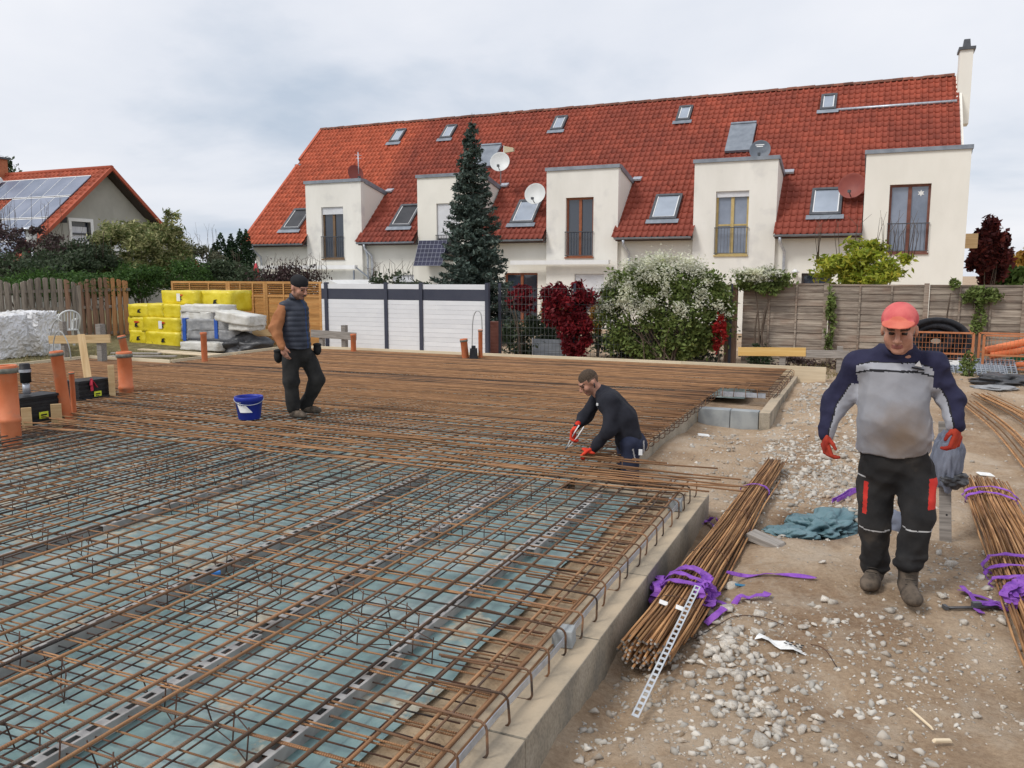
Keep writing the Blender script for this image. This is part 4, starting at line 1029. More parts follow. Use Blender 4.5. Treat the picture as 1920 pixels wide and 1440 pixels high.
WY = 17.6
M_wpvc = mat('white_pvc', (.74, .75, .77), (.80, .81, .82), rough=.4, scale=2, bump=.01, orand=.03)
M_band2 = mat('anthracite_pvc', (.045, .05, .075), (.06, .065, .09), rough=.45, scale=2, bump=.01)
wf = thing('privacy_fence', 'white slatted privacy fence with anthracite band and posts behind the slab', 'fence')
posts = [atY(q, 535, WY).x for q in (612, 724, 790, 914)]
posts = [atY(603, 535, WY).x - .05] + posts
for q in posts[1:]: MB().bb(q - .045, q + .045, WY - .05, WY + .05, -.4, 1.56).build('post', M_band2, wf)
for x0, x1 in zip(posts[:-1], posts[1:]):
    x0 += .048; x1 -= .048
    MB().bb(x0, x1, WY - .018, WY + .018, 1.40, 1.52).build('slat', M_wpvc, wf)
    MB().bb(x0, x1, WY - .016, WY + .016, 1.13, 1.397).build('band', M_band2, wf)
    z = 1.127
    while z > -.3:
        MB().bb(x0, x1, WY - .018 + random.uniform(-.002, .002), WY + .018, z - .108, z).build('slat', M_wpvc, wf); z -= .1115

# wire mesh fence and its pillar
wm = thing('wire_mesh_fence', 'thin dark wire mesh garden fence overgrown by creepers', 'fence')
a, b = Vector((-8.15, 17.9, -.3)), Vector((-2.95, 19.2, -.3)); d = (b - a); L = d.length; d.normalize()
mb = MB(); n = int(L / .09)
for k in range(n + 1): p = a + d * (L * k / n); mb.bar(p, p + Vector((0, 0, 1.75)), .006, .006)
for k in range(10): mb.bar(a + Vector((0, 0, .06 + k * .185)), b + Vector((0, 0, .06 + k * .185)), .008, .008)
mb.build('wire_mesh', mat('fence_wire', (.10, .11, .11), None, rough=.6, metal=.3, bump=0), wm)
for k in range(4): p = a + d * (L * k / 3); MB().bb(p.x - .03, p.x + .03, p.y + .01, p.y + .05, -.4, 1.55).build('post', M_band2, wm)
p = atY(928, 640, 18.2)
tag(MB().bb(-.14, .14, -.1, .1, -.4, .62).build('garden_pillar', mat('red_tile_pillar', (.26, .10, .075), (.36, .15, .11), rough=.8, scale=4, wave=('Z', 4, .5, .01)), None, (p.x, p.y, 0), bevel=.008), 'reddish brick pillar standing beside the end of the white fence', 'pillar')
p = atY(1030, 655, 18.9)
t = thing('metal_trough', 'grey corrugated metal raised bed behind the wire mesh fence', 'planter', (p.x, p.y, -.25))
for k in range(5): MB().bb(-.42, .42, -.02 - .006 * (k % 2), .0, k * .085, k * .085 + .083).build('panel', M_zinc, t)
MB().bb(-.45, -.42, -.03, .03, 0, .45).bb(.42, .45, -.03, .03, 0, .45).build('corner', M_galv, t)
MB().bb(-.42, .42, .02, .6, .0, .4).build('soil', mat('dark_soil', (.04, .03, .025), (.08, .06, .045), rough=.95, scale=9, bump=.5), t)

# thick brown post + weathered lamella fence on the right
LY = 19.5
p = atY(1372, 600, LY)
tag(MB().bb(-.13, .13, -.1, .1, -.45, 1.53).build('wooden_post', mat('brown_post', (.19, .115, .075), (.31, .2, .14), rough=.9, scale=3, stretch=(8, 8, .7), bump=.3, bscale=30), None, (p.x, LY - .1, 0), bevel=.015), 'thick brown wooden post at the left end of the grey panel fence', 'post')
lf = thing('lamella_fence', 'weathered grey wooden fence of wide horizontal overlapping boards', 'fence')
edges = [1390, 1551, 1739, 1925, 2120, 2320]
M_lam = mat('grey_lamella', (.16, .125, .10), (.42, .36, .29), rough=.95, scale=2.2, stretch=(.7, 10, 10), bump=.3, bscale=25, orand=.20, c3=(.29, .24, .195), dirt=((.25, .16, .115), 1.5, .5, .8))
for k, (a, b) in enumerate(zip(edges[:-1], edges[1:])):
    x0, x1 = atY(a, 540, LY).x + .05, atY(b, 540, LY).x - .05
    zt = 1.52 - (.02 if k else 0)
    z = zt
    for j in range(12):
        hh = .155; MB().box(((x0 + x1) / 2, LY + random.uniform(-.004, .004), z - hh / 2), (x1 - x0, .016, hh + .012), Matrix.Rotation(R(-5.5), 3, 'X') @ Matrix.Rotation(random.uniform(-.006, .006), 3, 'Y')).build('lamella', M_lam, lf)
        z -= hh - .006
    for j in (1, 2): xa = x0 + (x1 - x0) * j / 3; MB().bb(xa - .018, xa + .018, LY - .038, LY - .02, zt - 1.78, zt).build('batten', M_lam, lf)
    MB().bb(x0, x1, LY - .025, LY + .025, zt + .003, zt + .04).build('top_rail', M_lam, lf)
    if k: MB().bb(x0 - .11, x0 - .015, LY - .06, LY + .04, -.5, 1.57).build('post', M_lam, lf)

# ================================================================== formwork and profile boards
def board(name, a, b, w, h, m, label, cat='board', group=None, parent=None):
    mb = MB(); a, b = Vector(a), Vector(b); L = (b - a).length
    mb.bb(0, L, -w / 2, w / 2, -h / 2, h / 2)
    d = (b - a).normalized(); rz = math.atan2(d.y, d.x); ry = -math.asin(max(-1, min(1, d.z)))
    o = mb.build(name, m, parent, a, (0, ry, rz), bevel=.003)
    if label: tag(o, label, cat, group)
    return o
fx = (-12.9, -9.8, -6.6, -3.4, -.72)
for k in range(4):
    board('formwork_board', (fx[k] + .003, SLAB_B + .03, -.15), (fx[k + 1], SLAB_B + .03, -.15), .035, .40, M_woodpale,
          ('pale formwork board at the back slab edge before the orange fence', 'pale formwork board at the back slab edge before the white fence', 'pale formwork board at the back slab edge before the flowering hedge', 'pale formwork board at the back edge projecting past the right slab corner')[k], 'board', 'formwork boards around the slab')
board('formwork_board', (SLAB_L, 6.0, -.1), (SLAB_L, SLAB_YS, -.1), .04, .3, M_woodpale, 'pale formwork board along the far left slab edge near the white tarp', 'board', 'formwork boards around the slab')
board('formwork_board', (SLAB_L + .03, SLAB_YS + .03, -.1), (SLAB_L2, SLAB_YS + .03, -.1), .04, .3, M_woodpale, 'short pale formwork board at the stepped left slab corner', 'board', 'formwork boards around the slab')
board('formwork_board', (SLAB_L2 - .0, SLAB_YS + .06, -.1), (SLAB_L2 - .0, SLAB_B, -.1), .04, .3, M_woodpale, 'pale formwork board at left slab edge before the stacked packages', 'board', 'formwork boards around the slab')
def profile(name, label, boards, pst, Y):
    t = thing(name, label, 'batter board')
    for (xa, ya, xb, yb, hpx, m) in boards:
        a, b = atY(xa, ya, Y), atY(xb, yb, Y); board('crossboard', a, b, .03, hpx * px_size(a), m, None, parent=t)
    for k, (x_, y0_, y1_, w, m) in enumerate(pst):
        a, b = atY(x_, y0_, Y), atY(x_, y1_, Y); w_ = w * px_size(a)
        MB().bb(a.x - w_ / 2, a.x + w_ / 2, Y + .02, Y + .02 + w_, b.z - .1, a.z).build('post', m, t)
profile('batter_board', 'yellow and grey batter board before the right weathered fence', [(1384, 659, 1511, 660, 16, M_woodyel), (1512, 663, 1592, 665, 14, M_woodgrey)], [(1467, 666, 700, 11, M_woodgrey), (1575, 650, 690, 10, M_woodgrey)], 17.3)
profile('batter_board', 'two part batter board behind the standing worker, yellow left and grey right', [(451, 622, 532, 625, 12, M_wood), (583, 625, 668, 631, 14, M_woodgrey)], [(456, 630, 662, 8, M_woodgrey), (642, 610, 656, 9, M_woodgrey), (600, 620, 656, 8, M_woodgrey)], 16.6)
profile('batter_board', 'light batter board on weathered posts between the white chair and the slab', [(92, 637, 207, 635, 15, M_wood)], [(112, 603, 668, 9, M_woodgrey), (181, 608, 668, 12, M_woodgrey)], 11.9)
a, b = atz(171, 748, -.05), atY(152, 628, atz(171, 748, -.05).y + .35)
board('leaning_timber', a, b, .10, .05, M_wood, 'light timber post leaning against the left batter board beside the black box', 'timber')

# ================================================================== pipes and boxes standing in the slab
def pipe(px, ytop, ybase, w, label, band=True, lean=(0, 0), collar=None, zb=0.0):
    p = atz(px, ybase, zb); s = px_size(p); r_ = w * s / 2; h = (ybase - ytop) * s * 1.0
    t = thing('drain_pipe', label, 'pipe', (p.x, p.y, zb), facing(p), 'orange drain pipes standing in the slab')
    t.rotation_euler = (lean[1], lean[0], facing(p))
    prof = [(r_, -.16), (r_, h - r_ * .9), (r_ * 1.10, h - r_ * .8), (r_ * 1.12, h - .01), (r_ * 1.05, h), (r_ * .93, h), (r_ * .93, h - .12)]
    if collar: prof = [(r_, -.16), (r_, collar), (r_ * 1.1, collar + .01), (r_ * 1.1, collar + .05), (r_, collar + .06)] + prof[1:]
    MB().lathe(prof, 24, cap=(False, True)).build('pipe_body', M_pipe, t)
    if band: MB().lathe([(r_ * 1.0, h - r_ * .85), (r_ * 1.15, h - r_ * .84), (r_ * 1.17, h - r_ * .3), (r_ * 1.0, h - r_ * .29)], 24, cap=(False, False)).build('rubber_band', M_band, t)
pipe(21, 684, 812, 34, 'thick orange drain pipe with grey band at the far left edge', collar=.12)
pipe(124, 657, 780, 21, 'tall orange drain pipe beside the near black box', lean=(-.07, 0))
pipe(139, 697, 772, 9, 'thin orange drain pipe right behind the tall pipe')
pipe(237, 659, 735, 25, 'orange drain pipe with grey collar right of the far black box', collar=.04)
pipe(242, 628, 690, 13, 'leaning orange pipe seen behind the collared pipe', lean=(-.16, 0))
pipe(384, 623, 678, 11, 'slim orange pipe in front of the grey wrapped packages', band=False)
pipe(663, 626, 659, 10, 'short orange pipe at the back edge before the grey batter board', band=False)
pipe(873, 635, 671, 13, 'short orange pipe with dark band at the right end of the white fence', lean=(-.1, 0))
pipe(901, 618, 671, 8, 'slim tall orange pipe beside the black cap at the back edge')
def black_box(px0, px1, ytop, ybase, label, red=False):
    a = atz(px0, ybase + 8, -.02); X = a.x; b = atX(px1, ybase - 2, X); L = b.y - a.y; h = (ybase - ytop) * px_size(a) * .92
    t = thing('service_entry_box', label, 'box', (X, a.y, -.05))
    mb = MB(); n = 9
    for k in range(n): mb.bb(-.30, .0 if k % 2 else -.012, 0, L, h * k / n, h * (k + 1) / n - .002)
    mb.build('box_body', M_blackrib, t)
    MB().bb(-.31, .012, -.01, L + .01, h, h + .03).build('box_lid', M_black, t)
    st = MB().bb(.002, .008, L * .47, L * .47 + .12, h * .2, h * .2 + .085).build('sticker', M_yellowst, t)
    MB().bb(.0085, .0095, L * .47 + .02, L * .47 + .10, h * .2 + .04, h * .2 + .058).bb(.0085, .0095, L * .47 + .02, L * .47 + .08, h * .2 + .02, h * .2 + .03).build('sticker_print', M_ink, st)
    MB().bb(-.02, .05, L * .1, L * 1.15, .02, .07).build('foot_rail', M_black, t)
    if red:
        r_ = MB()
        for k in range(5): r_.bar((.01, L * .4, h + .05), (.02 + .01 * k, L * .4 + .06 * math.sin(k * 1.9), h - .12 + .04 * (k % 3)), .035, .004)
        r_.build('red_ribbon', mat('red_ribbon', (.5, .02, .05), None, rough=.6, bump=0), t)
    return t, X, a.y, L, h
t, X, y0, L, h = black_box(38, 113, 734, 790, 'near black ribbed service box with yellow sticker between two orange pipes')
black_box(150, 206, 704, 745, 'far black ribbed service box with red ribbon beside leaning timber', True)
p = Vector((X - .12, y0 + L * .38, h))
t = thing('pipe_fitting', 'black and silver pipe fitting rising from the near black box', 'pipe fitting', p)
MB().lathe([(.042, 0), (.042, .14)], 16).build('steel_pipe', M_galv, t); MB().lathe([(.06, .14), (.06, .26), (.066, .262), (.066, .31), (.058, .315), (.058, .36), (.05, .37)], 16).build('rubber_sleeve', M_black, t); MB().lathe([(.068, .265), (.068, .30)], 16, cap=(False, False)).build('clamp_ring', M_galv, t)
for px_, y0_, y1_, w_, lb in ((51, 764, 795, 17, 'short wooden stake at the left front of the near black box'), (107, 757, 790, 18, 'short wooden stake at the right front of the near black box'), (211, 684, 742, 11, 'upright wooden stake beside the far black box'), (888, 657, 671, 5, 'tiny wooden stake before the black cap at the back edge')):
    p = atz(px_, y1_, 0); s = px_size(p)
    tag(MB().box((0, 0, (y1_ - y0_) * s / 2 - .04), (w_ * s, .03, (y1_ - y0_) * s + .08)).build('wooden_stake', M_wood, None, p, (0, 0, facing(p)), bevel=.004), lb, 'stake', 'wooden stakes in the slab')
p = atz(888, 672, 0); s = px_size(p)
tag(MB().box((0, 0, .1), (16 * s, .2, .22), taper=.85).box((0, 0, .24), (8 * s, .12, .06)).build('stub_cover', M_black, None, p, (0, 0, facing(p)), bevel=.01), 'black plastic cap between two orange pipes at the back edge', 'cap')
# hose loops
def hose(pts, r_, m, label, name='hose', Y=None):
    P = [atY(x_, y_, Y) for x_, y_ in pts]
    q = []
    for k in range(len(P) - 1):
        p0, p1, p2, p3 = P[max(k - 1, 0)], P[k], P[k + 1], P[min(k + 2, len(P) - 1)]
        for s in range(6):
            t_ = s / 6; q.append(.5 * ((2 * p1) + (-p0 + p2) * t_ + (2 * p0 - 5 * p1 + 4 * p2 - p3) * t_ ** 2 + (-p0 + 3 * p1 - 3 * p2 + p3) * t_ ** 3))
    q.append(P[-1]); mb = MB(); mb.tube(q, r_, 6); return tag(mb.build(name, m), label, 'hose')
M_hose = mat('grey_hose', (.35, .35, .34), (.45, .45, .44), rough=.5, scale=5, bump=0)
hose([(101, 685), (100, 650), (103, 630), (110, 621), (119, 627), (129, 648), (133, 672)], .012, M_hose, 'thin grey hose loop arching in front of the light batter board', Y=11.4)
hose([(91, 668), (93, 640), (98, 612), (108, 599), (116, 603)], .011, M_hose, 'thin grey hose arc beside the white plastic chair', Y=12.2)
hose([(885, 668), (886, 610), (889, 590), (895, 583), (902, 590), (904, 617)], .012, M_hose, 'thin pale hose arch in front of the white fence end', Y=16.3)

# ================================================================== stacked insulation packages
M_yel = mat('yellow_wrap', (.66, .52, .012), (.80, .66, .05), rough=.38, scale=4, bump=.5, bscale=9, spec=.5, bdist=.03)
M_wht = mat('white_wrap', (.62, .61, .56), (.74, .73, .69), rough=.4, scale=5, bump=.5, bscale=9, dirt=((.4, .36, .28), 3, .55, .8), bdist=.03)
M_gry = mat('grey_wrap', (.20, .205, .215), (.38, .38, .38), rough=.4, scale=5, bump=.5, bscale=9, bdist=.03)
M_dkw = mat('dark_wrap', (.03, .032, .036), (.085, .085, .09), rough=.4, scale=6, bump=.5, bscale=9, bdist=.03)
M_blue = mat('blue_strap', (.03, .10, .42), None, rough=.5, bump=0)
def rbox(sx, sy, sz, n=6, amp=.008, seed=0):
    """box with slightly bulging, creased film-wrapped faces"""
    r = np.random.default_rng(seed); V = []; F = []; idx = {}
    def vid(p):
        k = tuple(np.round(p, 5))
        if k not in idx: idx[k] = len(V); V.append(np.array(p, float))
        return idx[k]
    for ax in range(3):
        for sg in (-1, 1):
            o1, o2 = [q for q in range(3) if q != ax]
            for i in range(n):
                for j in range(n):
                    q = []
                    for di, dj in ((0, 0), (1, 0), (1, 1), (0, 1)):
                        p = [0, 0, 0]; p[ax] = sg; p[o1] = -1 + 2 * (i + di) / n; p[o2] = -1 + 2 * (j + dj) / n; q.append(vid(p))
                    F.append(q if sg > 0 else q[::-1])
    V = np.array(V); W = V * np.array([sx, sy, sz]) / 2
    e = 1 - .05 * (np.sort(np.abs(V), 1)[:, 1:2] > .99); W *= np.where(e < 1, .985, 1)
    W += r.normal(0, amp, W.shape)
    return W, F
PKY = 16.0
def pack(px0, px1, py0, py1, m, label, Y=PKY, dep=.6, tilt=0., marks='', name='insulation_pack', grp='yellow insulation packs in the stack', cat='package'):
    a, b = atY(px0, py1, Y), atY(px1, py0, Y); sx, sz = b.x - a.x, b.z - a.z
    W, F = rbox(sx - .01, dep, sz - .012, seed=px0 + py0)
    me = bpy.data.meshes.new(name); me.from_pydata(W.tolist(), [], F); me.materials.append(m); me.polygons.foreach_set('use_smooth', [True] * len(F)); me.update(); bm_fix(me)
    t = thing(name, label, cat, ((a.x + b.x) / 2, Y + dep / 2, (a.z + b.z) / 2), 0, grp); t.rotation_euler = (0, tilt, random.uniform(-.03, .03))
    link('wrapping', me, t)
    if marks:
        k = MB(); r2 = MB(); n = max(1, int(sx / .75))
        for j in range(n):
            cx = -sx / 2 + sx * (j + .5) / n
            if 'b' in marks: k.prism([(cx - .05, -.07), (cx + .09, -.05), (cx + .03, .0), (cx + .09, .05), (cx - .02, .03)], -dep / 2 - .016, -dep / 2 - .012, 'Y')
            if 'r' in marks: r2.bb(cx - .06, cx + .12, -dep / 2 - .015, -dep / 2 - .0125, .045, .085)
        if k.v: k.build('printed_mark', M_ink, t)
        if r2.v: r2.build('printed_stripe', M_redink, t)
        if 'w' in marks: MB().bb(-.09, .03, -dep / 2 - .02, -dep / 2 - .017, -.09, .11).build('paper_label', M_paper, t)
    if m is M_gry:
        for cx in (-sx * .42, sx * .16): MB().bb(cx - .05, cx + .05, -dep / 2 - .02, dep / 2 + .02, -sz / 2 - .012, sz / 2 + .012).build('strap', M_blue, t)
    return t
pack(243, 274, 620, 646, M_yel, 'small yellow pack at the bottom left of the stack', marks='b')
pack(273, 339, 623, 651, M_yel, 'yellow pack at the bottom right of the yellow stack', Y=15.9, marks='b')
pack(241, 270, 595, 621, M_yel, 'yellow pack second from bottom at the left of the stack', marks='br')
pack(268, 339, 596, 623, M_yel, 'yellow pack with white paper label in the second layer', Y=15.95, marks='brw')
pack(241, 278, 570, 595, M_yel, 'yellow pack at the left of the third layer', marks='b')
pack(277, 306, 569, 595, M_yel, 'yellow pack in the middle of the third layer')
pack(305, 340, 570, 596, M_yel, 'yellow pack at the right of the third layer beside the white packs')
pack(303, 372, 545, 571, M_yel, 'yellow pack with paper label at top left of the stack', marks='brw', Y=16.2)
pack(371, 434, 545, 584, M_yel, 'large yellow pack at the top right of the stack', Y=16.3, marks='b', dep=.75)
g2 = 'white and grey packs beside the yellow ones'
pack(338, 411, 572, 586, M_wht, 'flat printed white pack on top of the grey strapped packs', Y=15.5, grp=g2)
pack(338, 395, 585, 600, M_wht, 'flat white pack directly on the grey strapped packs', Y=15.5, grp=g2)
pack(339, 440, 600, 619, M_gry, 'upper grey pack with blue straps', Y=15.4, grp=g2)
pack(339, 442, 619, 638, M_gry, 'lower grey pack with blue straps', Y=15.4, grp=g2)
pack(352, 448, 637, 650, M_dkw, 'dark wrapped pack under the grey strapped packs', Y=15.3, grp=g2)
pack(338, 408, 643, 657, M_wht, 'white pack lying lowest on the ground before the grey packs', Y=15.0, grp=g2)
pack(402, 468, 588, 606, M_wht, 'tilted white box lying across the right end of the grey packs', Y=15.2, tilt=.12, grp=g2)
pack(428, 466, 604, 620, M_wht, 'small white box under the tilted white box', Y=15.25, grp=g2)
# dark tarp heap right of the packs and boards on the ground
for (x0_, y0_, x1_, y1_, lb) in ((205, 668, 330, 668, 'front grey board lying on the ground before the yellow packages'), (262, 655, 470, 668, 'pale board lying on the ground before the grey packages'), (210, 662, 300, 663, 'rear grey board lying on the ground beside the leaning orange pipe'), (300, 660, 420, 668, 'middle board lying on the ground before the white pack')):
    a, b = atz(x0_, y0_, -.02), atz(x1_, y1_, -.02)
    board('ground_board', a, b, .14, .03, M_woodgrey if 'grey' in lb[:12] else M_woodpale, lb, 'board', 'boards on the ground by the packages')

# ================================================================== white garden chair
p = atz(126, 650, 0.02); s = px_size(p)
t = thing('garden_chair', 'white plastic garden chair standing before the picket fence', 'chair', p, facing(p) + R(200))
M_chair = mat('white_plastic', (.66, .67, .66), (.74, .75, .74), rough=.4, scale=3, bump=.02)
mb = MB(); mb.box((0, 0, .41), (.44, .42, .03)); mb.build('seat', M_chair, t, bevel=.008)
for sx in (-1, 1):
    for sy in (-1, 1): MB().bar((sx * .25, sy * .24, 0), (sx * .20, sy * .18, .41 if sy > 0 else .62), .05, .03).build('leg', M_chair, t)
    MB().tube([(sx * .21, .2, .80), (sx * .25, .1, .68), (sx * .26, -.1, .64), (sx * .25, -.22, .62)], [.02, .028, .03, .026], 8).build('armrest', M_chair, t)
b = MB(); pts = [(-.22, .2, .42)] + [(-.24 * math.cos(math.pi * k / 10) , .26 + .02 * math.sin(math.pi * k / 10), .68 + .2 * math.sin(math.pi * k / 10)) for k in range(11)] + [(.22, .2, .42)]
b.tube(pts, .022, 8); b.build('back_frame', M_chair, t)
for k in range(6):
    xx = -.16 + .064 * k; MB().bar((xx, .2, .42), (xx * 1.1, .27, .66 + .2 * math.sqrt(max(0, 1 - (xx / .25) ** 2))), .035, .012, upv=(0, 1, 0)).build('back_slat', M_chair, t)

# ================================================================== bucket
p = atz(468, 785, .02); s = px_size(p)
t = thing('bucket', 'blue plastic bucket with torn white label on the steel mat', 'bucket', p, facing(p))
M_bkt = mat('blue_plastic', (.012, .025, .28), (.02, .04, .36), rough=.42, scale=3, bump=.03)
r0, r1, hb = 20 * s, 25.5 * s, 43 * s
MB().lathe([(r0 * .95, 0), (r0, .01), (r1 * .97, hb * .8), (r1 * 1.03, hb * .81), (r1 * 1.03, hb * .98), (r1, hb), (r1 * .95, hb), (r1 * .93, hb * .9), (r0 * .93, .02)], 32, cap=(True, True)).build('bucket_body', M_bkt, t)
pts = [(r1 * 1.02 * math.cos(a), r1 * .3 * math.sin(a) - r1 * .55, hb * .93 - r1 * .55 * abs(math.sin(a))) for a in np.linspace(0, math.pi, 12)]
MB().tube([(q[0], -abs(q[1]) * 1.0 - .0, q[2]) for q in [(r1 * 1.05 * math.cos(a), r1 * 1.06 * math.sin(a), hb * .9 - .06 * math.sin(a)) for a in np.linspace(0, math.pi, 16)]], .004, 5).build('handle', M_galv, t)
mb = MB(); n = 6; vs = []; fs = []
for j, z_ in enumerate((.35, .62, .80)):
    for i in range(n):
        a = R(200 + (9 * i) * (1.25 - .25 * j) + 14 * (2 - j)); rr = (r0 + (r1 - r0) * z_) * 1.015 + (.012 if j == 0 else 0); vs.append((rr * math.cos(a), rr * math.sin(a), hb * z_))
for j in range(2):
    for i in range(n - 1): fs.append((j * n + i, j * n + i + 1, (j + 1) * n + i + 1, (j + 1) * n + i))
mb.add(vs, fs); mb.build('torn_label', M_paper, t)

# red closed parasol behind the orange fence
p = atY(481, 530, 22.5)
t = thing('parasol', 'closed red and white parasol behind the orange fence', 'parasol', (p.x, p.y, -.3))
mb = MB(); prof = []
M_par = mat('red_fabric', (.55, .03, .05), (.62, .08, .09), rough=.7, scale=2, stretch=(6, 6, .3), bump=.2)
zt = atY(481, 492, 22.5).z + .3
mb.lathe([(.13, zt - 1.15), (.15, zt - 1.0), (.12, zt - .5), (.06, zt - .15), (.01, zt)], 12); mb.build('canopy', M_par, t); MB().lathe([(.10, zt - 1.5), (.13, zt - 1.15)], 12).build('canopy_hem', M_white, t); MB().tube([(0, 0, 0), (0, 0, zt + .05)], .02, 6).build('pole', M_white, t)
# ================================================================== rebar bundles on the dirt
def bundle(name, label, A, B, n, rx, rz, r_=.0075, fan=.7, cat='rebar bundle', m=M_rustb, sag=.0, jit=.08):
    A, B = Vector(A), Vector(B); d = B - A; L = d.length; dn = d.normalized(); sd = dn.cross(Vector((0, 0, 1))).normalized(); upv = sd.cross(dn)
    t = thing(name, label, cat, A, math.atan2(d.y, d.x))
    var = [wavy_bar('bundle_bar', L, r_, [m, M_barend], .006, n=6, seg=10) for _ in range(6)]
    Minv = Matrix.Rotation(-math.atan2(d.y, d.x), 3, 'Z')
    k = 0
    for i in range(n):
        rr = math.sqrt((i + .5) / n); a = i * 2.39996
        u, v = rr * math.cos(a) * rx, rr * math.sin(a) * rz
        v = max(v, -rz * .85)
        f = fan * random.uniform(.8, 1.15)
        p0 = A + sd * u + upv * v + dn * random.uniform(-jit, jit); p1 = B + sd * (u * f) + upv * (v * f) + dn * random.uniform(-jit, jit)
        q = (p1 - p0); o = link('bar', random.choice(var), t, Minv @ (p0 - A), (0, -math.asin(q.normalized().z), math.atan2(q.y, q.x) - math.atan2(d.y, d.x)))
    return t, A, dn, sd, upv, L
def sweep(mb, pts, w, th, sides, mi=0):
    """flat webbing swept along pts; sides[i] is the width direction"""
    V = []; n = len(pts)
    for i, p in enumerate(pts):
        t = (pts[min(i + 1, n - 1)] - pts[max(i - 1, 0)]).normalized(); s = sides[i].normalized(); u = t.cross(s)
        u = u.normalized() if u.length > 1e-4 else Vector((0, 0, 1))
        for a, b in ((-1, -1), (1, -1), (1, 1), (-1, 1)): V.append(p + s * (a * w / 2) + u * (b * th / 2))
    F = []
    for i in range(n - 1):
        for j in range(4): j2 = (j + 1) % 4; F.append((i * 4 + j, i * 4 + j2, i * 4 + 4 + j2, i * 4 + 4 + j))
    F += [(3, 2, 1, 0), tuple((n - 1) * 4 + j for j in range(4))]
    mb.add(V, F, mi, False)
def smooth_path(P, k=6):
    q = []
    for i in range(len(P) - 1):
        p0, p1, p2, p3 = P[max(i - 1, 0)], P[i], P[i + 1], P[min(i + 2, len(P) - 1)]
        for s in range(k):
            t_ = s / k; q.append(.5 * ((2 * p1) + (-p0 + p2) * t_ + (2 * p0 - 5 * p1 + 4 * p2 - p3) * t_ ** 2 + (-p0 + 3 * p1 - 3 * p2 + p3) * t_ ** 3))
    q.append(P[-1]); return q
def hoop(mb, c, sd, upv, dn, rx, rz, w, turns=1.0, skew=.15, th=.004, rough=.012, seed=0):
    r = random.Random(seed); n = int(26 * turns); pts = []; sides = []
    for i in range(n + 1):
        a = 2 * math.pi * turns * i / n + .6
        k = 1 + r.uniform(-rough, rough) * 4
        pts.append(c + sd * (math.cos(a) * rx * k) + upv * (math.sin(a) * rz * k) + dn * (skew * (i / n - .5) + .02 * math.sin(3 * a + seed)))
        sides.append(dn + sd * r.uniform(-.3, .3) + upv * r.uniform(-.2, .2))
    sweep(mb, pts, w, th, sides)
def floppy(mb, p0, seed, n=7, step=.07, w=.045, dirv=None):
    """loose end of webbing lying in curls on the ground"""
    r = random.Random(seed); pts = [Vector(p0)]; a = r.uniform(0, 6.28) if dirv is None else dirv
    for i in range(n):
        a += r.uniform(-.9, .9); q = pts[-1] + Vector((math.cos(a), math.sin(a), 0)) * step
        q.z = float(gz(q.x, q.y)) + .012 + r.uniform(0, .03); pts.append(q)
    P = smooth_path(pts, 4); sweep(mb, P, w, .004, [Vector((r.uniform(-.2, .2), r.uniform(-.2, .2), 0)) + (P[min(i + 1, len(P) - 1)] - P[max(i - 1, 0)]).cross(Vector((.25, .1, 1))).normalized() for i in range(len(P))])

A1 = atz(1207, 1226, -.245); B1 = atz(1452, 868, -.22)
tb, A, dn, sd, upv, L = bundle('rebar_bundle', 'thick bundle of rusty bars lying beside the concrete wall with purple sling', A1, B1, 84, .15, .088, fan=.62, jit=.05)
# loose bars alongside that bundle
for k, (xa, ya, xb, yb) in enumerate(((1285, 1208, 1470, 868), (1298, 1195, 1462, 900), (1305, 1150, 1475, 860))):
    a, b = atz(xa, ya, -.30), atz(xb, yb, -.24); d = b - a
    tag(link('loose_rebar', wavy_bar('side_bar', d.length, .0075, M_rustb, .012), None, a, (0, -math.asin(d.normalized().z), math.atan2(d.y, d.x))), ('single rusty bar nearest the stones beside the left bundle', 'middle single rusty bar beside the left bundle', 'single rusty bar lying tight against the left bundle')[k], 'rebar', 'single bars beside the left bundle')
# sling around it
ms = thing('lifting_sling', 'crumpled purple lifting sling wrapped round the left rebar bundle', 'sling')
c = A + dn * (L * .20)
for k in range(4):
    mb = MB(); hoop(mb, c + dn * (-.07 + .055 * k), sd, upv, dn, .155 + .012 * (k % 2), .105 + .014 * (k % 3), .05, 1.05, .10 - .06 * k, seed=k); mb.build('webbing_loop', M_purple, ms)
mb = MB()
for k in range(7): 
    cc = c + dn * (-.02 * k + .06) - sd * .16 + upv * (-.03)
    hoop(mb, cc, (dn + sd * random.uniform(-.6, .6)).normalized(), upv, sd, .075 + .02 * random.random(), .06, .045, .8, .06, seed=20 + k, rough=.05)
mb.build('webbing_tangle', M_purple, ms)
mb = MB()
for k in range(6):
    cc = c + dn * (.03 * k - .1) + sd * .13 + upv * (.03)
    hoop(mb, cc, (dn + sd * random.uniform(-.8, .8)).normalized(), upv, sd, .06 + .02 * random.random(), .055, .045, .75, .06, seed=50 + k, rough=.05)
mb.build('webbing_tangle', M_purple, ms)
P = [atz(1362, 1072, -.22), atz(1400, 1074, -.25), atz(1440, 1080, -.26), atz(1490, 1086, -.26), atz(1530, 1096, -.27)]
for q in P[1:]: q.z = float(gz(q.x, q.y)) + .02
P = smooth_path(P, 5); mb = MB(); sweep(mb, P, .035, .004, [Vector((.2 * math.sin(i * .7), 1, .5 * math.sin(i * .5))) for i in range(len(P))]); mb.build('webbing_tail', M_purple, ms)
mb = MB()
for k in range(3): floppy(mb, c + sd * (.22 + .03 * k) + dn * (-.02 + .03 * k) - upv * .07, 70 + k, 5, .05)
mb.build('webbing_end', M_purple, ms)
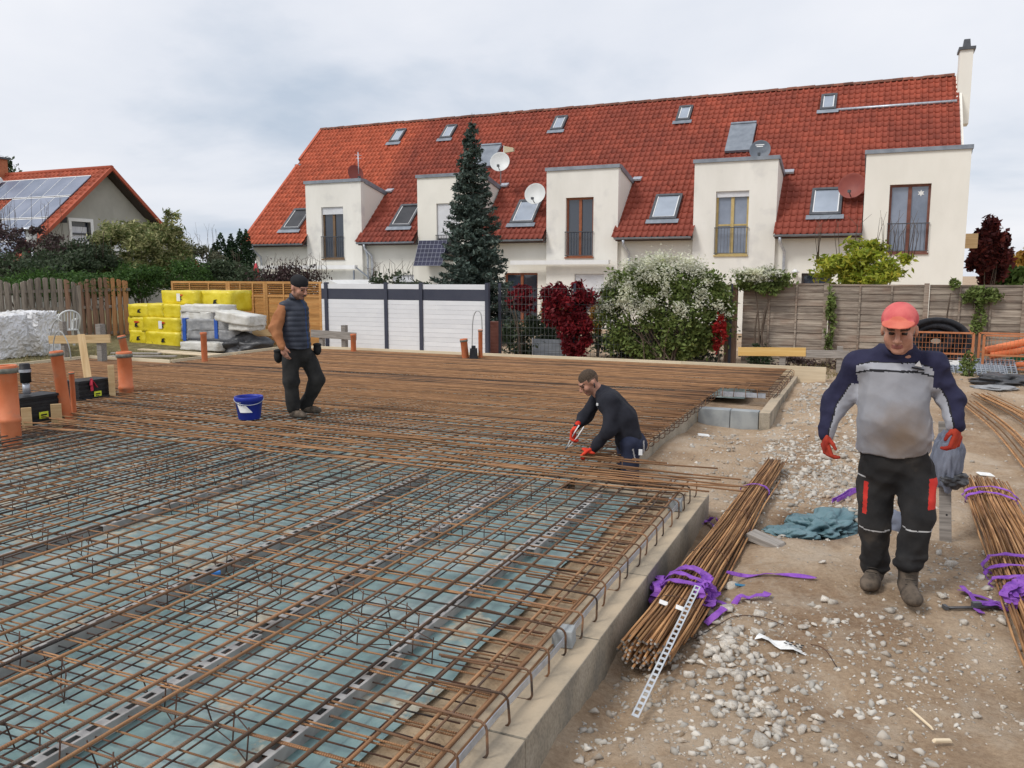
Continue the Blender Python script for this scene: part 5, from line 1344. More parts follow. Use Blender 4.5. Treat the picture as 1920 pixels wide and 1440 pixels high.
ms2 = thing('lifting_sling', 'thin purple sling tied round the far half of the left bundle', 'sling'); mb = MB(); hoop(mb, A + dn * (L * .74), sd, upv, dn, .125, .078, .022, 1.02, .04, seed=5); mb.build('webbing_loop', M_purple, ms2)
ms3 = thing('lifting_sling', 'heap of purple webbing between concrete wall corner and left bundle', 'sling'); mb = MB()
p = atz(1345, 978, -.33)
for k in range(5): floppy(mb, (p.x + random.uniform(-.06, .06), p.y + random.uniform(-.05, .05), -.3), 90 + k, 6, .05)
mb.build('webbing_heap', M_purple, ms3); MB().box((p.x + .03, p.y - .08, float(gz(p.x, p.y)) + .06), (.1, .05, .004), Matrix.Rotation(R(20), 3, 'X')).build('sling_tag', M_paper, ms3)
# wire ties and paper tags on the bundle
for k, f in enumerate((.13, .33, .55)):
    mb = MB(); mb.tube([A + dn * (L * f) + sd * (math.cos(a) * .148 * (1 - .3 * f)) + upv * (math.sin(a) * .092 * (1 - .3 * f)) for a in np.linspace(0, 6.28, 24)], .0022, 5); tag(mb.build('tie_wire', M_wire), ('nearest', 'middle', 'farthest')[k] + ' thin tie wire twisted round the left bundle', 'wire', 'tie wires on the left bundle')
for k, (px_, py_) in enumerate(((1244, 1130), (1275, 1140))):
    p = atz(px_, py_, -.15); tag(MB().box((0, 0, 0), (.05, .03, .003), Matrix.Rotation(R(30), 3, 'X') @ Matrix.Rotation(R(20), 3, 'Y')).build('paper_tag', M_paper, None, p, bevel=.002), ('small white tag on the left side of the bundle', 'small white tag beside the slotted strip on the bundle')[k], 'tag')

A2, B2 = atz(1985, 1200, -.22), atz(1842, 902, -.22)
tb2, A_, dn2, sd2, up2, L2 = bundle('rebar_bundle', 'wide bundle of rusty bars at the right edge tied with purple slings', A2 + (A2 - B2) * .25, B2, 80, .235, .075, fan=.8, jit=.06)
ms4 = thing('lifting_sling', 'purple sling knotted over the right bundle near the boot', 'sling'); mb = MB(); c2 = atz(1905, 1110, -.16)
for k in range(3): hoop(mb, A2 + (B2 - A2) * (.22 + .05 * k) - dn2 * .02, sd2, up2, dn2, .245, .088, .045, 1.0, .14 - .1 * k, seed=30 + k)
mb.build('webbing_loop', M_purple, ms4); mb = MB()
for k in range(6): hoop(mb, Vector((c2.x - .02 + .02 * k, c2.y - .05 + .03 * k, -.17)), Vector((.5, 1, 0)).normalized(), Vector((0, 0, 1)), Vector((1, -.4, 0)).normalized(), .09 + .02 * (k % 3), .06, .05, .8, .06, seed=110 + k, rough=.05)
for k in range(3): floppy(mb, (c2.x - .05, c2.y - .1, -.25), 130 + k, 5, .06)
mb.build('webbing_knot', M_purple, ms4)
ms5 = thing('lifting_sling', 'purple sling wrapped round the far end of the right bundle', 'sling'); mb = MB()
for k in range(2): hoop(mb, A2 + (B2 - A2) * (.80 + .04 * k), sd2, up2, dn2, .21, .085, .04, 1.0, .16 - .2 * k, seed=40 + k)
mb.build('webbing_loop', M_purple, ms5)
# further bars at the far right
def curved_bars(n, a, b, bow, label):
    t = thing('rebar_bundle', label, 'rebar bundle', a)
    for i in range(n):
        o_ = Vector((random.uniform(-.12, .12), random.uniform(-.16, .16), random.uniform(0, .05))); mb = MB()
        P = [Vector(a), (Vector(a) + Vector(b)) / 2 + Vector(bow), Vector(b)]; P = smooth_path(P, 5)
        mb.tube([q - Vector(a) + o_ for q in P], .008, 6); mb.build('bar', M_rustb, t)
curved_bars(16, atz(1838, 742, -.12), atz(1990, 840, -.25), (.1, .15, 0), 'upper loose pile of curved rusty bars at the right edge')
curved_bars(9, atz(1812, 755, -.15), atz(1960, 905, -.27), (.08, .2, 0), 'lower loose pile of curved rusty bars at the right edge')

# slotted strip leaning on the bundle
a, b = atz(1190, 1345, -.31), atz(1308, 1100, -.075); d = b - a
o = link('slotted_strip', slotted_mesh('slotted_strip_bright', d.length, .036, .006, .045, .028, mat('bright_steel', (.5, .52, .54), (.62, .64, .66), rough=.4, metal=.3, scale=12, bump=.05), True), None, a, (R(12), -math.asin(d.normalized().z), math.atan2(d.y, d.x)))
tag(o, 'bright slotted steel strip leaning against the near end of the bundle', 'steel strip')

# ================================================================== tarps and cloth
def crumple(name, label, c, rad, m, seed, rot=0., cat='tarp', amp=.22, nu=64, nv=34, drape=True, part='fabric', folds=None, warp=None, fr=(1.2, 6.5)):
    r = np.random.default_rng(seed); u = np.linspace(0, 2 * math.pi, nu, endpoint=False); v = np.linspace(.02, math.pi - .02, nv)
    U, Vv = np.meshgrid(u, v); D = np.stack([np.cos(U) * np.sin(Vv), np.sin(U) * np.sin(Vv), np.cos(Vv)], -1)
    k = np.ones(U.shape)
    if warp is None: warp = (1, 1, 1)
    for i in range(folds or 14):
        w = r.normal(0, 1, 3) * np.array(warp); w /= np.linalg.norm(w); f = r.uniform(*fr); ph = r.uniform(0, 6.28)
        bend = .5 * np.sin(2.2 * (D @ r.normal(0, 1, 3)) + ph)
        k += amp / (1 + f * .3) * (np.abs(np.sin(f * (D @ w) + ph + bend)) - .6) * 1.5
    k = np.clip(k, .45, 1.5)
    P = D * k[..., None] * np.array(rad)
    ca_, sa_ = math.cos(rot), math.sin(rot); X = P[..., 0] * ca_ - P[..., 1] * sa_ + c[0]; Y = P[..., 0] * sa_ + P[..., 1] * ca_ + c[1]; Z = P[..., 2] + c[2]
    if drape: Z = np.maximum(Z, gz(X, Y) + .004)
    V = np.stack([X.ravel() - c[0], Y.ravel() - c[1], Z.ravel() - c[2]], 1); i = np.arange(nu * nv).reshape(nv, nu); j = np.roll(i, -1, 1)
    F = np.stack([i[:-1].ravel(), j[:-1].ravel(), j[1:].ravel(), i[1:].ravel()], 1)[:, ::-1]
    o = link(name, np_mesh(name, V, F, m, smooth=False), None, c); tag(o, label, cat); return o
M_teal = mat('teal_tarp', (.075, .15, .175), (.15, .245, .27), rough=.45, scale=5, bump=.25, bscale=14, bdist=.02)
p = atz(1545, 985, -.36); crumple('crumpled_tarp', 'crumpled teal tarp half buried in the dug hollow', (p.x, p.y, float(gz(p.x, p.y)) + .05), (.20, .30, .10), M_teal, 5, rot=R(-25), nu=110, nv=60, folds=30, fr=(2, 15), amp=.26)
p = atz(1480, 1005, -.36); crumple('tarp_scrap', 'flat teal tarp scrap at the front of the dug hollow', (p.x, p.y, float(gz(p.x, p.y)) + .02), (.16, .14, .05), M_teal, 9, nu=110, nv=60, folds=30, fr=(2, 15), amp=.26)
ms6 = thing('lifting_sling', 'purple webbing emerging from the teal tarp behind the walking man', 'sling'); mb = MB()
P = [atz(1560, 942, -.28), atz(1580, 925, -.25), atz(1605, 912, -.24), atz(1650, 935, -.27), atz(1668, 985, -.29), atz(1660, 1010, -.29)]
for dx in (0, .04):
    Q = smooth_path([Vector((q.x + dx, q.y + dx * .5, float(gz(q.x, q.y)) + .03)) for q in P], 5); sweep(mb, Q, .04, .004, [Vector((.3 * math.sin(i * .6), .4, 1)) for i in range(len(Q))])
mb.build('webbing', M_purple, ms6)
# white film heap at left
M_film = mat('white_film', (.62, .62, .62), (.78, .78, .79), rough=.3, scale=3, bump=.4, bscale=7, spec=.5, bdist=.05, dirt=((.52, .46, .36), 1.6, .5, .75))
def film_pile(label, c, size, rz, seed):
    W, F = rbox(*size, n=22, amp=.012, seed=seed); r = np.random.default_rng(seed)
    k = np.zeros(len(W))
    for i in range(26):
        w = r.normal(0, 1, 3); w /= np.linalg.norm(w); f = r.uniform(3, 16); ph = r.uniform(0, 6.28); k += (np.abs(np.sin(f * (W @ w) + ph + .8 * np.sin(3 * (W @ r.normal(0, 1, 3))))) - .6) * .5 / (1 + f * .12)
    W = W * (1 + .06 * k)[:, None]; W[:, :2] *= (1 + .16 * (.5 - W[:, 2] / size[2]))[:, None]
    me = bpy.data.meshes.new('film'); me.from_pydata(W.tolist(), [], F); me.materials.append(M_film); me.update(); bm_fix(me)
    tag(link('film_wrapped_pile', me, None, c, (0, 0, rz)), label, 'pile')
a = atz(40, 666, .0); film_pile('pile wrapped in crumpled white plastic film beside the white chair', (a.x - .32, a.y + .45, .45), (.85, .8, .95), R(24), 3)
a = atz(-22, 672, .0); film_pile('film wrapped pile cut off by the left picture edge', (a.x - .35, a.y + .45, .43), (.95, .9, .9), R(12), 13)
crumple('dark_tarp', 'dark crumpled tarp on the ground right of the grey packages', (atz(455, 655, -.05).x, 15.6, .02), (.7, .4, .26), M_dkw, 17, amp=.2)
# grey-blue jacket hung on a stake behind the walking man
p = atz(1774, 1012, -.28)
t = thing('site_stake', 'weathered wooden stake standing behind the walking man', 'stake', (p.x, p.y, float(gz(p.x, p.y)) - .05), facing(p)); s = px_size(p)
MB().bb(-.042, .042, -.015, .015, 0, .98).build('stake_body', M_woodgrey, t); MB().lathe([(.008, -.017), (.008, .017)], 8, (.01, 0, .26), Matrix.Rotation(R(90), 3, 'X')).build('nail_hole', M_ink, t)
t.rotation_euler = (R(-3), R(-4), facing(p))
M_jack = mat('grey_blue_cloth', (.13, .145, .19), (.22, .24, .30), rough=.8, scale=4, bump=.2, bscale=40, stretch=(1, 1, .6))
q = atY(1778, 862, p.y - .04)
crumple('hung_jacket', 'grey blue work jacket hanging on the wooden stake', (q.x, q.y, q.z), (.10, .08, .22), M_jack, 23, cat='jacket', drape=False, amp=.11, nu=110, nv=60, warp=(1, 1, .25), folds=24, fr=(2, 12))
q = atY(1785, 898, p.y - .05)
crumple('dark_bag', 'dark bag hanging below the grey blue jacket', (q.x, q.y, q.z), (.10, .08, .055), M_dkw, 29, cat='bag', drape=False)
q = atY(1662, 968, p.y - .2)
crumple('grey_sack', 'grey sack on the ground seen between the walking man legs', (q.x, q.y + .15, -.2), (.12, .12, .13), M_jack, 31, cat='sack')

# ================================================================== far right: coil, cages, pipes, grids
CY = 17.2
cz = atY(1850, 696, CY).z
p = atY(1755, 640, 17.9); s = px_size(p)
t = thing('hose_coil', 'large coil of black corrugated hose leaning at the grey fence', 'hose coil', p, 0)
for k in range(9):
    mb = MB(); rr = (54 - 5.0 * k) * s; mb.tube([(rr * math.cos(a), .05 * (k % 3) - .05 + .03 * math.sin(2 * a + k), rr * .74 * math.sin(a)) for a in np.linspace(0, 2 * math.pi, 40)], .058, 8, caps=False); mb.build('hose_turn', mat('black_corrugated', (.012, .013, .017), (.03, .03, .036), rough=.5, scale=5, bump=0, wave=('X', 14, .8, .02)), t)
M_cage = mat('rusty_orange_cage', (.42, .15, .06), (.55, .22, .10), rough=.7, scale=6, bump=.05)
def cage(px0, px1, py0, py1, Y, label):
    a, b = atY(px0, py1, Y), atY(px1, py0, Y); W, H = b.x - a.x, b.z - a.z
    t = thing('wire_cage', label, 'cage', (a.x, Y, a.z)); f = MB()
    for y_ in (0, .7):
        f.bar((0, y_, H), (W, y_, H), .04, .03); f.bar((0, y_, H * .42), (W, y_, H * .42), .03, .03); f.bar((0, y_, .02), (W, y_, .02), .03, .03)
        for x_ in (0, W): f.bar((x_, y_, 0), (x_, y_, H), .04, .04)
    f.build('frame', M_cage, t); g = MB()
    for k in range(1, int(W / .06)): g.bar((k * .06, 0, .02), (k * .06, 0, H), .005, .005)
    for k in range(1, 7): g.bar((0, 0, H * k / 7), (W, 0, H * k / 7), .005, .005)
    g.build('wire_grid', M_cage, t)
cage(1700, 1826, 625, 688, CY, 'left rusty orange wire cage in front of the hose coil')
cage(1841, 2010, 633, 692, CY, 'right rusty orange wire cage holding plastic pipes')
def lyingpipe(xa, ya, xb, yb, wpx, Y, m, label):
    a, b = atY(xa, ya, Y), atY(xb, yb, Y + .25); r_ = wpx * px_size(a) / 2; mb = MB()
    d = (b - a); n = int(d.length / .05); P = [a + d * (k / n) for k in range(n + 1)]; mb.tube(P, [r_ * (1 if k % 2 else .93) for k in range(n + 1)], 14); tag(mb.build('corrugated_pipe', m), label, 'pipe', 'plastic pipes in the right cage')
M_green = mat('green_pvc', (.01, .19, .09), (.02, .25, .12), rough=.45, scale=4, bump=.02)
M_opipe = mat('bright_orange_pvc', (.66, .155, .05), (.74, .22, .09), rough=.5, scale=4, bump=.02)
for row in (((1846, 658, 2000, 625, 15, CY + .2, M_opipe, 'topmost orange corrugated pipe in the right cage')), ((1856, 667, 2000, 645, 13, CY + .15, M_opipe, 'second orange corrugated pipe in the right cage')), ((1848, 684, 2000, 655, 11, CY + .3, M_green, 'green pipe among orange pipes in the right cage')), ((1846, 688, 2000, 678, 10, CY + .12, M_opipe, 'lowest orange pipe in the right cage')), ((1800, 689, 1850, 681, 9, CY + .3, M_opipe, 'short red orange pipe below the left cage'))): lyingpipe(*row)
p = atY(1783, 683, CY - .1); s = px_size(p)
t = thing('notice_card', 'white printed notice card leaning at the left wire cage', 'card', p); t.rotation_euler = (R(-8), 0, R(6)); MB().box((0, 0, 0), (27 * s, .004, 15 * s)).build('card', M_paper, t)
g = MB()
for k, w in enumerate((.16, .09, .2, .14)): g.bb(-.14, -.14 + w, -.0035, -.0028, .05 - .035 * k, .06 - .035 * k)
g.build('print', M_ink, t)
def grid_plate(px0, px1, py0, py1, Y, label, rx):
    a, b = atY(px0, py1, Y), atY(px1, py0, Y); W = b.x - a.x; t = thing('grid_plate', label, 'plastic grid', (a.x, Y, a.z)); t.rotation_euler = (R(rx), 0, R(3)); mb = MB(); D = .5; n = int(W / .07)
    for k in range(n + 1): mb.bb(k * W / n - .012, k * W / n + .012, 0, D, 0, .04)
    for k in range(8): mb.bb(0, W, k * D / 7 - .012, k * D / 7 + .012, .003, .037)
    mb.build('lattice', mat('grey_plastic_grid', (.20, .225, .26), (.30, .33, .37), rough=.6, scale=5, bump=.05), t)
for k, (q0, q1, q2, q3, yy, rx) in enumerate(((1778, 1900, 695, 722, 16.4, 14), (1782, 1890, 700, 712, 16.7, 26), (1800, 1910, 690, 704, 16.9, 30))): grid_plate(q0, q1, q2, q3, yy, ('front grey plastic grid plate before the cages', 'middle grey plastic grid plate before the cages', 'rear grey plastic grid plate touching the right cage')[k], rx)
for k, (px_, py_, rd, m) in enumerate(((1893, 722, (.5, .3, .1), M_dkw), (1868, 728, (.3, .16, .04), M_gry), (1912, 700, (.22, .15, .12), M_film))):
    p = atz(px_, py_, -.06); crumple('tarp_scrap', ('dark crumpled tarp before the plastic grids at the right edge', 'grey foil scrap before the plastic grids', 'white film scrap beside the orange pipes')[k], (p.x, p.y + .2, float(gz(p.x, p.y)) + .04), rd, m, 41 + k)

# ================================================================== small things on the dirt
p = atz(1770, 1153, -.28); q = atz(1870, 1152, -.28); d = q - p
t = thing('steel_prop_rod', 'dark steel rod with a flat head lying near the right bundle', 'tool', (p.x, p.y, float(gz(p.x, p.y)) + .012), math.atan2(d.y, d.x))
MB().tube([(0, 0, 0), (d.length, 0, 0)], .007, 8).tube([(.0, .012, 0), (d.length, .014, 0)], .005, 6).build('shaft', mat('oiled_steel', (.07, .07, .075), (.13, .13, .135), rough=.4, metal=.6, scale=9, bump=.05), t); MB().box((.005, 0, .006), (.02, .04, .022)).box((d.length * .62, .015, .014), (.05, .03, .03)).build('head', M_darkmetal, t)
p = atz(1468, 1208, -.28)
t = thing('paper_label', 'crumpled white printed label lying on the stones', 'label', (p.x, p.y, float(gz(p.x, p.y)) + .012), R(-15))
mb = MB(); n = 9; V = []; F = []
for j in range(3):
    for i in range(n): V.append((-.15 + .3 * i / (n - 1), -.035 + .035 * j + .02 * math.sin(i * .8), .015 * math.sin(i * 1.3 + j) + .012))
for j in range(2):
    for i in range(n - 1): F.append((j * n + i, j * n + i + 1, (j + 1) * n + i + 1, (j + 1) * n + i))
mb.add(V, F); mb.build('paper', M_paper, t); g = MB()
for i in range(4):
    for j in range(2): g.box((.02 + .028 * i, -.018 + .028 * j, .034), (.016, .012, .002)); 
g.build('print', M_ink, t)
for k, P in enumerate((((1300, 1180), (1340, 1165), (1380, 1160), (1430, 1165), (1470, 1178)), ((1520, 1212), (1545, 1225), (1568, 1262)), ((1225, 865), (1250, 875), (1285, 868), (1300, 860)))):
    Q = [atz(x_, y_, -.29) for x_, y_ in P]
    for q in Q: q.z = float(gz(q.x, q.y)) + .012
    tag(MB().tube(smooth_path(Q, 5), .0025, 5).build('wire_offcut', M_wire), ('long thin wire offcut on the dirt above the white label', 'short curved wire offcut right of the white label', 'dark wire offcut on dirt beside the bending worker')[k], 'wire')
for k, (px_, py_, L_, rz_) in enumerate(((1435, 1020, .34, -.5), (1725, 1355, .17, -.9), (1765, 1395, .1, .6))):
    p = atz(px_, py_, -.30); z_ = float(gz(p.x, p.y)); tag(MB().box((0, 0, .02), (L_, (.13, .012, .02)[k], (.05, .012, .015)[k]), taper=.8).build('wood_scrap', M_woodgrey if k == 0 else M_woodpale, None, (p.x, p.y, z_ + .01), (.15, .12, rz_), bevel=.004), ('thick broken wood offcut beside the teal tarp', 'thin pale wood splinter on the brown dirt', 'tiny pale wood chip in the lower right dirt')[k], 'wood')
p = atz(1388, 1092, -.27); tag(MB().box((0, 0, .008), (.07, .025, .006)).build('plastic_scrap', mat('blue_scrap', (.03, .16, .28), None, rough=.5, bump=0), None, (p.x, p.y, float(gz(p.x, p.y)) + .006), (.2, .1, .3), bevel=.002), 'small blue plastic scrap near the purple sling tail', 'scrap')
for k, (px_, py_) in enumerate(((1848, 888), (1320, 808))):
    p = atz(px_, py_, -.3); tag(MB().box((0, 0, .01), (.16, .1, .012), taper=.8).build('plaster_scrap', M_paper, None, (p.x, p.y, float(gz(p.x, p.y)) + .01), (.1, .1, .4), bevel=.003), ('white flat scrap beside the far end of the right bundle', 'white flat scrap at the foot of the recess corner')[k], 'scrap')
p = atz(405, 1074, -.1); tag(MB().box((0, 0, 0), (.055, .03, .02)).build('plastic_clip', mat('blue_clip', (.05, .22, .6), None, rough=.5, bump=0), None, p, (0, 0, .8), bevel=.004), 'small bright blue clip lying on a slotted channel', 'clip')

# ================================================================== stones
import bmesh
def rock(seed, n=13):
    """angular broken stone: hull of a few random points"""
    r = np.random.default_rng(seed); P = r.normal(0, 1, (n, 3)); P /= np.linalg.norm(P, axis=1)[:, None]; P *= r.uniform(.75, 1.1, (n, 1)) * r.uniform(.75, 1.2, 3) * np.array([1.15, .9, .68])
    bm = bmesh.new()
    for p in P: bm.verts.new(p)
    bmesh.ops.convex_hull(bm, input=bm.verts); bmesh.ops.delete(bm, geom=[v for v in bm.verts if not v.link_faces], context='VERTS'); bm.verts.index_update()
    V = np.array([v.co[:] for v in bm.verts]); F = np.array([[v.index for v in f.verts] for f in bm.faces]); bm.free(); return V, F
M_stone = mat('chalk_stone', (.44, .40, .345), (.66, .62, .55), rough=.95, scale=1.6, bump=.15, bscale=9, island=.28, orand=.2, dirt=((.36, .26, .17), 8, .5, .75))
SM = [rock(s, 9) for s in range(9)]; BIG = [np_mesh('stone', *rock(50 + s, 12), M_stone) for s in range(7)]
def ok(x, y): return not ((x < -1.17 and y < REC0 + .05) or (x < -2.1) or (x < -1.1 and y > REC1 - .05 ))
def scatter(n, x0, x1, y0, y1, s0, s1, mask=None):
    out = []
    while len(out) < n:
        x, y = random.uniform(x0, x1), random.uniform(y0, y1)
        if mask and random.random() > mask(x, y): 
            if random.random() < .5: continue
        if not ok(x, y): continue
        out.append((x, y, s0 * (s1 / s0) ** (random.random() ** 2.2)))
    return out
g = lambda cx, cy, rx, ry: (lambda x, y: math.exp(-((x - cx) / rx) ** 2 - ((y - cy) / ry) ** 2))
pts = scatter(2600, -1.15, .4, 2.4, 5.2, .006, .036, g(-.55, 3.9, .45, 1.0)) + scatter(3000, -1.1, .6, 7.4, 10.8, .010, .048, g(-.3, 8.9, .6, 1.0)) + scatter(1500, -1.1, .8, 10.8, 16, .014, .06, g(-.3, 13, .6, 2)) \
    + scatter(900, -2.1, -.8, 7.1, 11.5, .008, .035) + scatter(700, .2, 1.0, 4.0, 6.8, .008, .026) + scatter(3200, -1.1, 2.6, 2.4, 9, .004, .015) + scatter(900, -1, 6, 9, 18.5, .01, .04) + scatter(160, -.9, .2, 6.5, 7.6, .008, .03)
AV, AF = [], []; base = 0
for x, y, s in pts:
    V, F = random.choice(SM); a = random.uniform(0, 6.28); c_, s_ = math.cos(a), math.sin(a)
    W = np.stack([(V[:, 0] * c_ - V[:, 1] * s_) * s + x, (V[:, 0] * s_ + V[:, 1] * c_) * s + y, V[:, 2] * s + float(gz(x, y)) + s * .05], 1); AV.append(W); AF.append(F + base); base += len(V)
tag(link('gravel', np_mesh('gravel', np.concatenate(AV), np.concatenate(AF), M_stone)), 'pale chalky rubble gravel scattered over the brown dirt', 'gravel', kind='stuff')
big = [(1423, 1394, 27), (1504, 1371, 17), (1374, 1328, 17), (1451, 1235, 12), (1506, 1177, 11), (1526, 1173, 9), (1669, 1147, 12), (1685, 1157, 11), (1808, 1168, 12), (1879, 1168, 14), (1668, 1249, 10), (1637, 1264, 9), (1506, 1244, 10), (1423, 1301, 10), (1784, 1066, 19), (1766, 1115, 13), (1546, 1128, 14), (1912, 1218, 12), (1533, 1351, 16), (1674, 1420, 12), (1542, 1060, 8), (1759, 1035, 9), (1848, 1107, 11), (1839, 1089, 9), (1270, 1375, 9), (1180, 1385, 8), (1830, 1344, 12), (1560, 1135, 11)]
for k in range(75): big.append((random.gauss(1365, 42), random.gauss(1215, 48), random.uniform(8, 17)))
for k in range(34): big.append((random.gauss(1400, 60), random.uniform(1290, 1435), random.uniform(8, 16)))
for k in range(22): big.append((random.uniform(1445, 1640), random.uniform(840, 930), random.uniform(6, 11)))
zone = lambda x, y: 'on the rubble behind the dug hollow' if y < 960 else 'beside the near end of the left bundle' if x < 1480 and y < 1290 else ('at the bottom of the picture left of the bare dirt' if x < 1560 else ('on the bare dirt before the walking man' if x < 1750 else 'beside the right bundle'))
for k, (x_, y_, r_) in enumerate(big):
    p = atz(x_, y_, -.30); p = atz(x_, y_, float(gz(p.x, p.y))); s = r_ * px_size(p)
    if not ok(p.x, p.y): continue
    o = link('stone', random.choice(BIG), None, (p.x, p.y, float(gz(p.x, p.y)) + s * .2), (random.uniform(-.3, .3), random.uniform(-.3, .3), random.uniform(0, 6.28)), (s, s, s * random.uniform(.8, 1.1)))
    tag(o, ('large grey angular stone at the lower left of the dirt' if k == 0 else 'pale angular stone lying ' + zone(x_, y_)), 'stone', 'larger stones on the dirt')
# ================================================================== vegetation
def leaf_mesh(name, P, size, aspect, m, up=0.0, seed=0, var=.4, fold=True):
    """one small diamond face per leaf"""
    r = np.random.default_rng(seed); n = len(P)
    a = r.normal(0, 1, (n, 3)); a[:, 2] = a[:, 2] * (1 - abs(up)) + up; a /= np.linalg.norm(a, axis=1)[:, None]
    b = r.normal(0, 1, (n, 3)); b -= (b * a).sum(1)[:, None] * a; b /= np.linalg.norm(b, axis=1)[:, None]
    L = size * (1 + r.uniform(-var, var, n))[:, None]; W = L / aspect
    V = np.stack([P - a * L * .5, P + b * W * .5 + a * L * .05, P + a * L * .5, P - b * W * .5 + a * L * .05], 1).reshape(-1, 3)
    F = np.arange(n * 4).reshape(n, 4)
    return np_mesh(name, V, F, m)
def blob(c, rad, n, clumps=30, spread=.22, seed=0, shell=.55, bottom=-1.0):
    r = np.random.default_rng(seed); C = r.normal(0, 1, (clumps, 3)); C /= np.linalg.norm(C, axis=1)[:, None]; C *= (shell + (1 - shell) * r.random(clumps) ** .6)[:, None] * .92
    C = C[C[:, 2] > bottom]; k = r.integers(0, len(C), n); w = r.uniform(.6, 1.3, len(C))
    P = C[k] + r.normal(0, 1, (n, 3)) * (spread * w[k])[:, None] * .62
    return P * np.array(rad) + np.array(c)
def box_px(x0, x1, yt, yb, Y):
    a, b = atY(x0, yb, Y), atY(x1, yt, Y); m_ = atY((x0 + x1) / 2, yb, Y); t_ = atY((x0 + x1) / 2, yt, Y); return m_.x, (b.x - a.x) / 2, m_.z, t_.z
M_bark = mat('bark', (.07, .05, .038), (.16, .12, .09), rough=.95, scale=6, stretch=(6, 6, 1), bump=.4, bscale=20)
def stems(t, n, base, top, spread, r_=.02, seed=0, name='branch'):
    r = random.Random(seed)
    for k in range(n):
        a = r.uniform(0, 6.28); b0 = Vector(base) + Vector((r.uniform(-.3, .3) * spread[0], r.uniform(-.3, .3) * spread[1], 0)); e = Vector((base[0] + math.cos(a) * spread[0] * r.uniform(.3, .9), base[1] + math.sin(a) * spread[1] * r.uniform(.3, .9), top * r.uniform(.6, .95)))
        m_ = (b0 + e) / 2 + Vector((r.uniform(-.1, .1), r.uniform(-.1, .1), .1)) * (top - base[2]) * .4
        MB().tube(smooth_path([b0, m_, e], 4), [r_ * (1 - .08 * i) for i in range(9)], 6).build(name, M_bark, t)
def bush(name, label, px, Y, m, n, size, aspect=2.2, dy=None, clumps=40, seed=1, cat='bush', up=0.0, spread=.22, nst=5, group=None, shell=.55, base_z=None, bottom=-1.0, twigs=0):
    cx, rx, zb, zt = box_px(*px, Y); zb0 = -.35 if base_z is None else base_z
    ry = dy or rx * .8; t = thing(name, label, cat, (cx, Y, zb0), 0, group)
    c = (0, 0, (zb + zt) / 2 - zb0); P = blob(c, (rx, ry, (zt - zb) / 2), n, clumps, spread, seed, shell, bottom)
    link('foliage', leaf_mesh('foliage', P, size, aspect, m, up, seed), t)
    stems(t, nst, (0, 0, 0), c[2] + (zt - zb) * .3, (rx * .7, ry * .7), .03, seed)
    if twigs:
        mb = MB(); r = random.Random(seed)
        for k in range(twigs):
            x_ = r.uniform(-rx, rx); y_ = r.uniform(-ry, ry) * .5; z_ = zt - zb0 - (zt - zb) * .35; mb.tube([(x_, y_, z_), (x_ + r.uniform(-.12, .12), y_, z_ + (zt - zb) * r.uniform(.3, .62)), (x_ + r.uniform(-.25, .25), y_, z_ + (zt - zb) * r.uniform(.5, .8))], [.008, .006, .003], 4)
        tag(mb.build('twigs', M_bark, t), kind='stuff')
    return t
G_var = leaf('variegated_leaves', [(.07, .10, .028), (.15, .19, .06), (.33, .33, .14), (.46, .44, .22), (.10, .13, .04)])
G_dark = leaf('dark_leaves', [(.028, .05, .024), (.055, .085, .04), (.09, .115, .065), (.045, .06, .035)])
G_purp = leaf('purple_leaves', [(.045, .028, .03), (.075, .042, .045), (.11, .075, .07), (.05, .05, .035)])
G_thuja = leaf('thuja_green', [(.03, .07, .018), (.06, .125, .027), (.085, .16, .035)])
G_thdark = leaf('thuja_dark', [(.018, .042, .018), (.03, .062, .026), (.045, .08, .035)])
G_pale = leaf('pale_shrub', [(.09, .10, .06), (.15, .155, .10), (.22, .22, .15), (.07, .085, .045)])
G_spruce = leaf('spruce_needles', [(.034, .058, .046), (.06, .09, .072), (.095, .13, .108), (.13, .17, .145)], trans=.15)
G_red = leaf('creeper_red', [(.09, .006, .011), (.16, .010, .018), (.27, .02, .026), (.06, .008, .012)])
G_redd = leaf('creeper_crimson', [(.40, .02, .02), (.30, .015, .02), (.52, .06, .04)])
G_knot = leaf('knotweed_leaves', [(.09, .13, .03), (.16, .22, .06), (.23, .28, .09), (.08, .11, .03)])
G_flow = leaf('white_blossom', [(.52, .53, .38), (.66, .66, .52), (.76, .76, .66)], trans=.35)
G_yel = leaf('yellow_green', [(.20, .27, .025), (.34, .39, .04), (.46, .46, .06), (.17, .25, .03), (.52, .44, .05)], trans=.4)
G_mar = leaf('maroon_leaves', [(.045, .010, .012), (.09, .018, .018), (.15, .03, .022), (.03, .012, .012)])
G_orng = leaf('autumn_orange', [(.36, .17, .03), (.45, .25, .05), (.30, .22, .04)])
G_grn = leaf('mid_green', [(.05, .10, .018), (.09, .15, .03), (.13, .18, .045)])

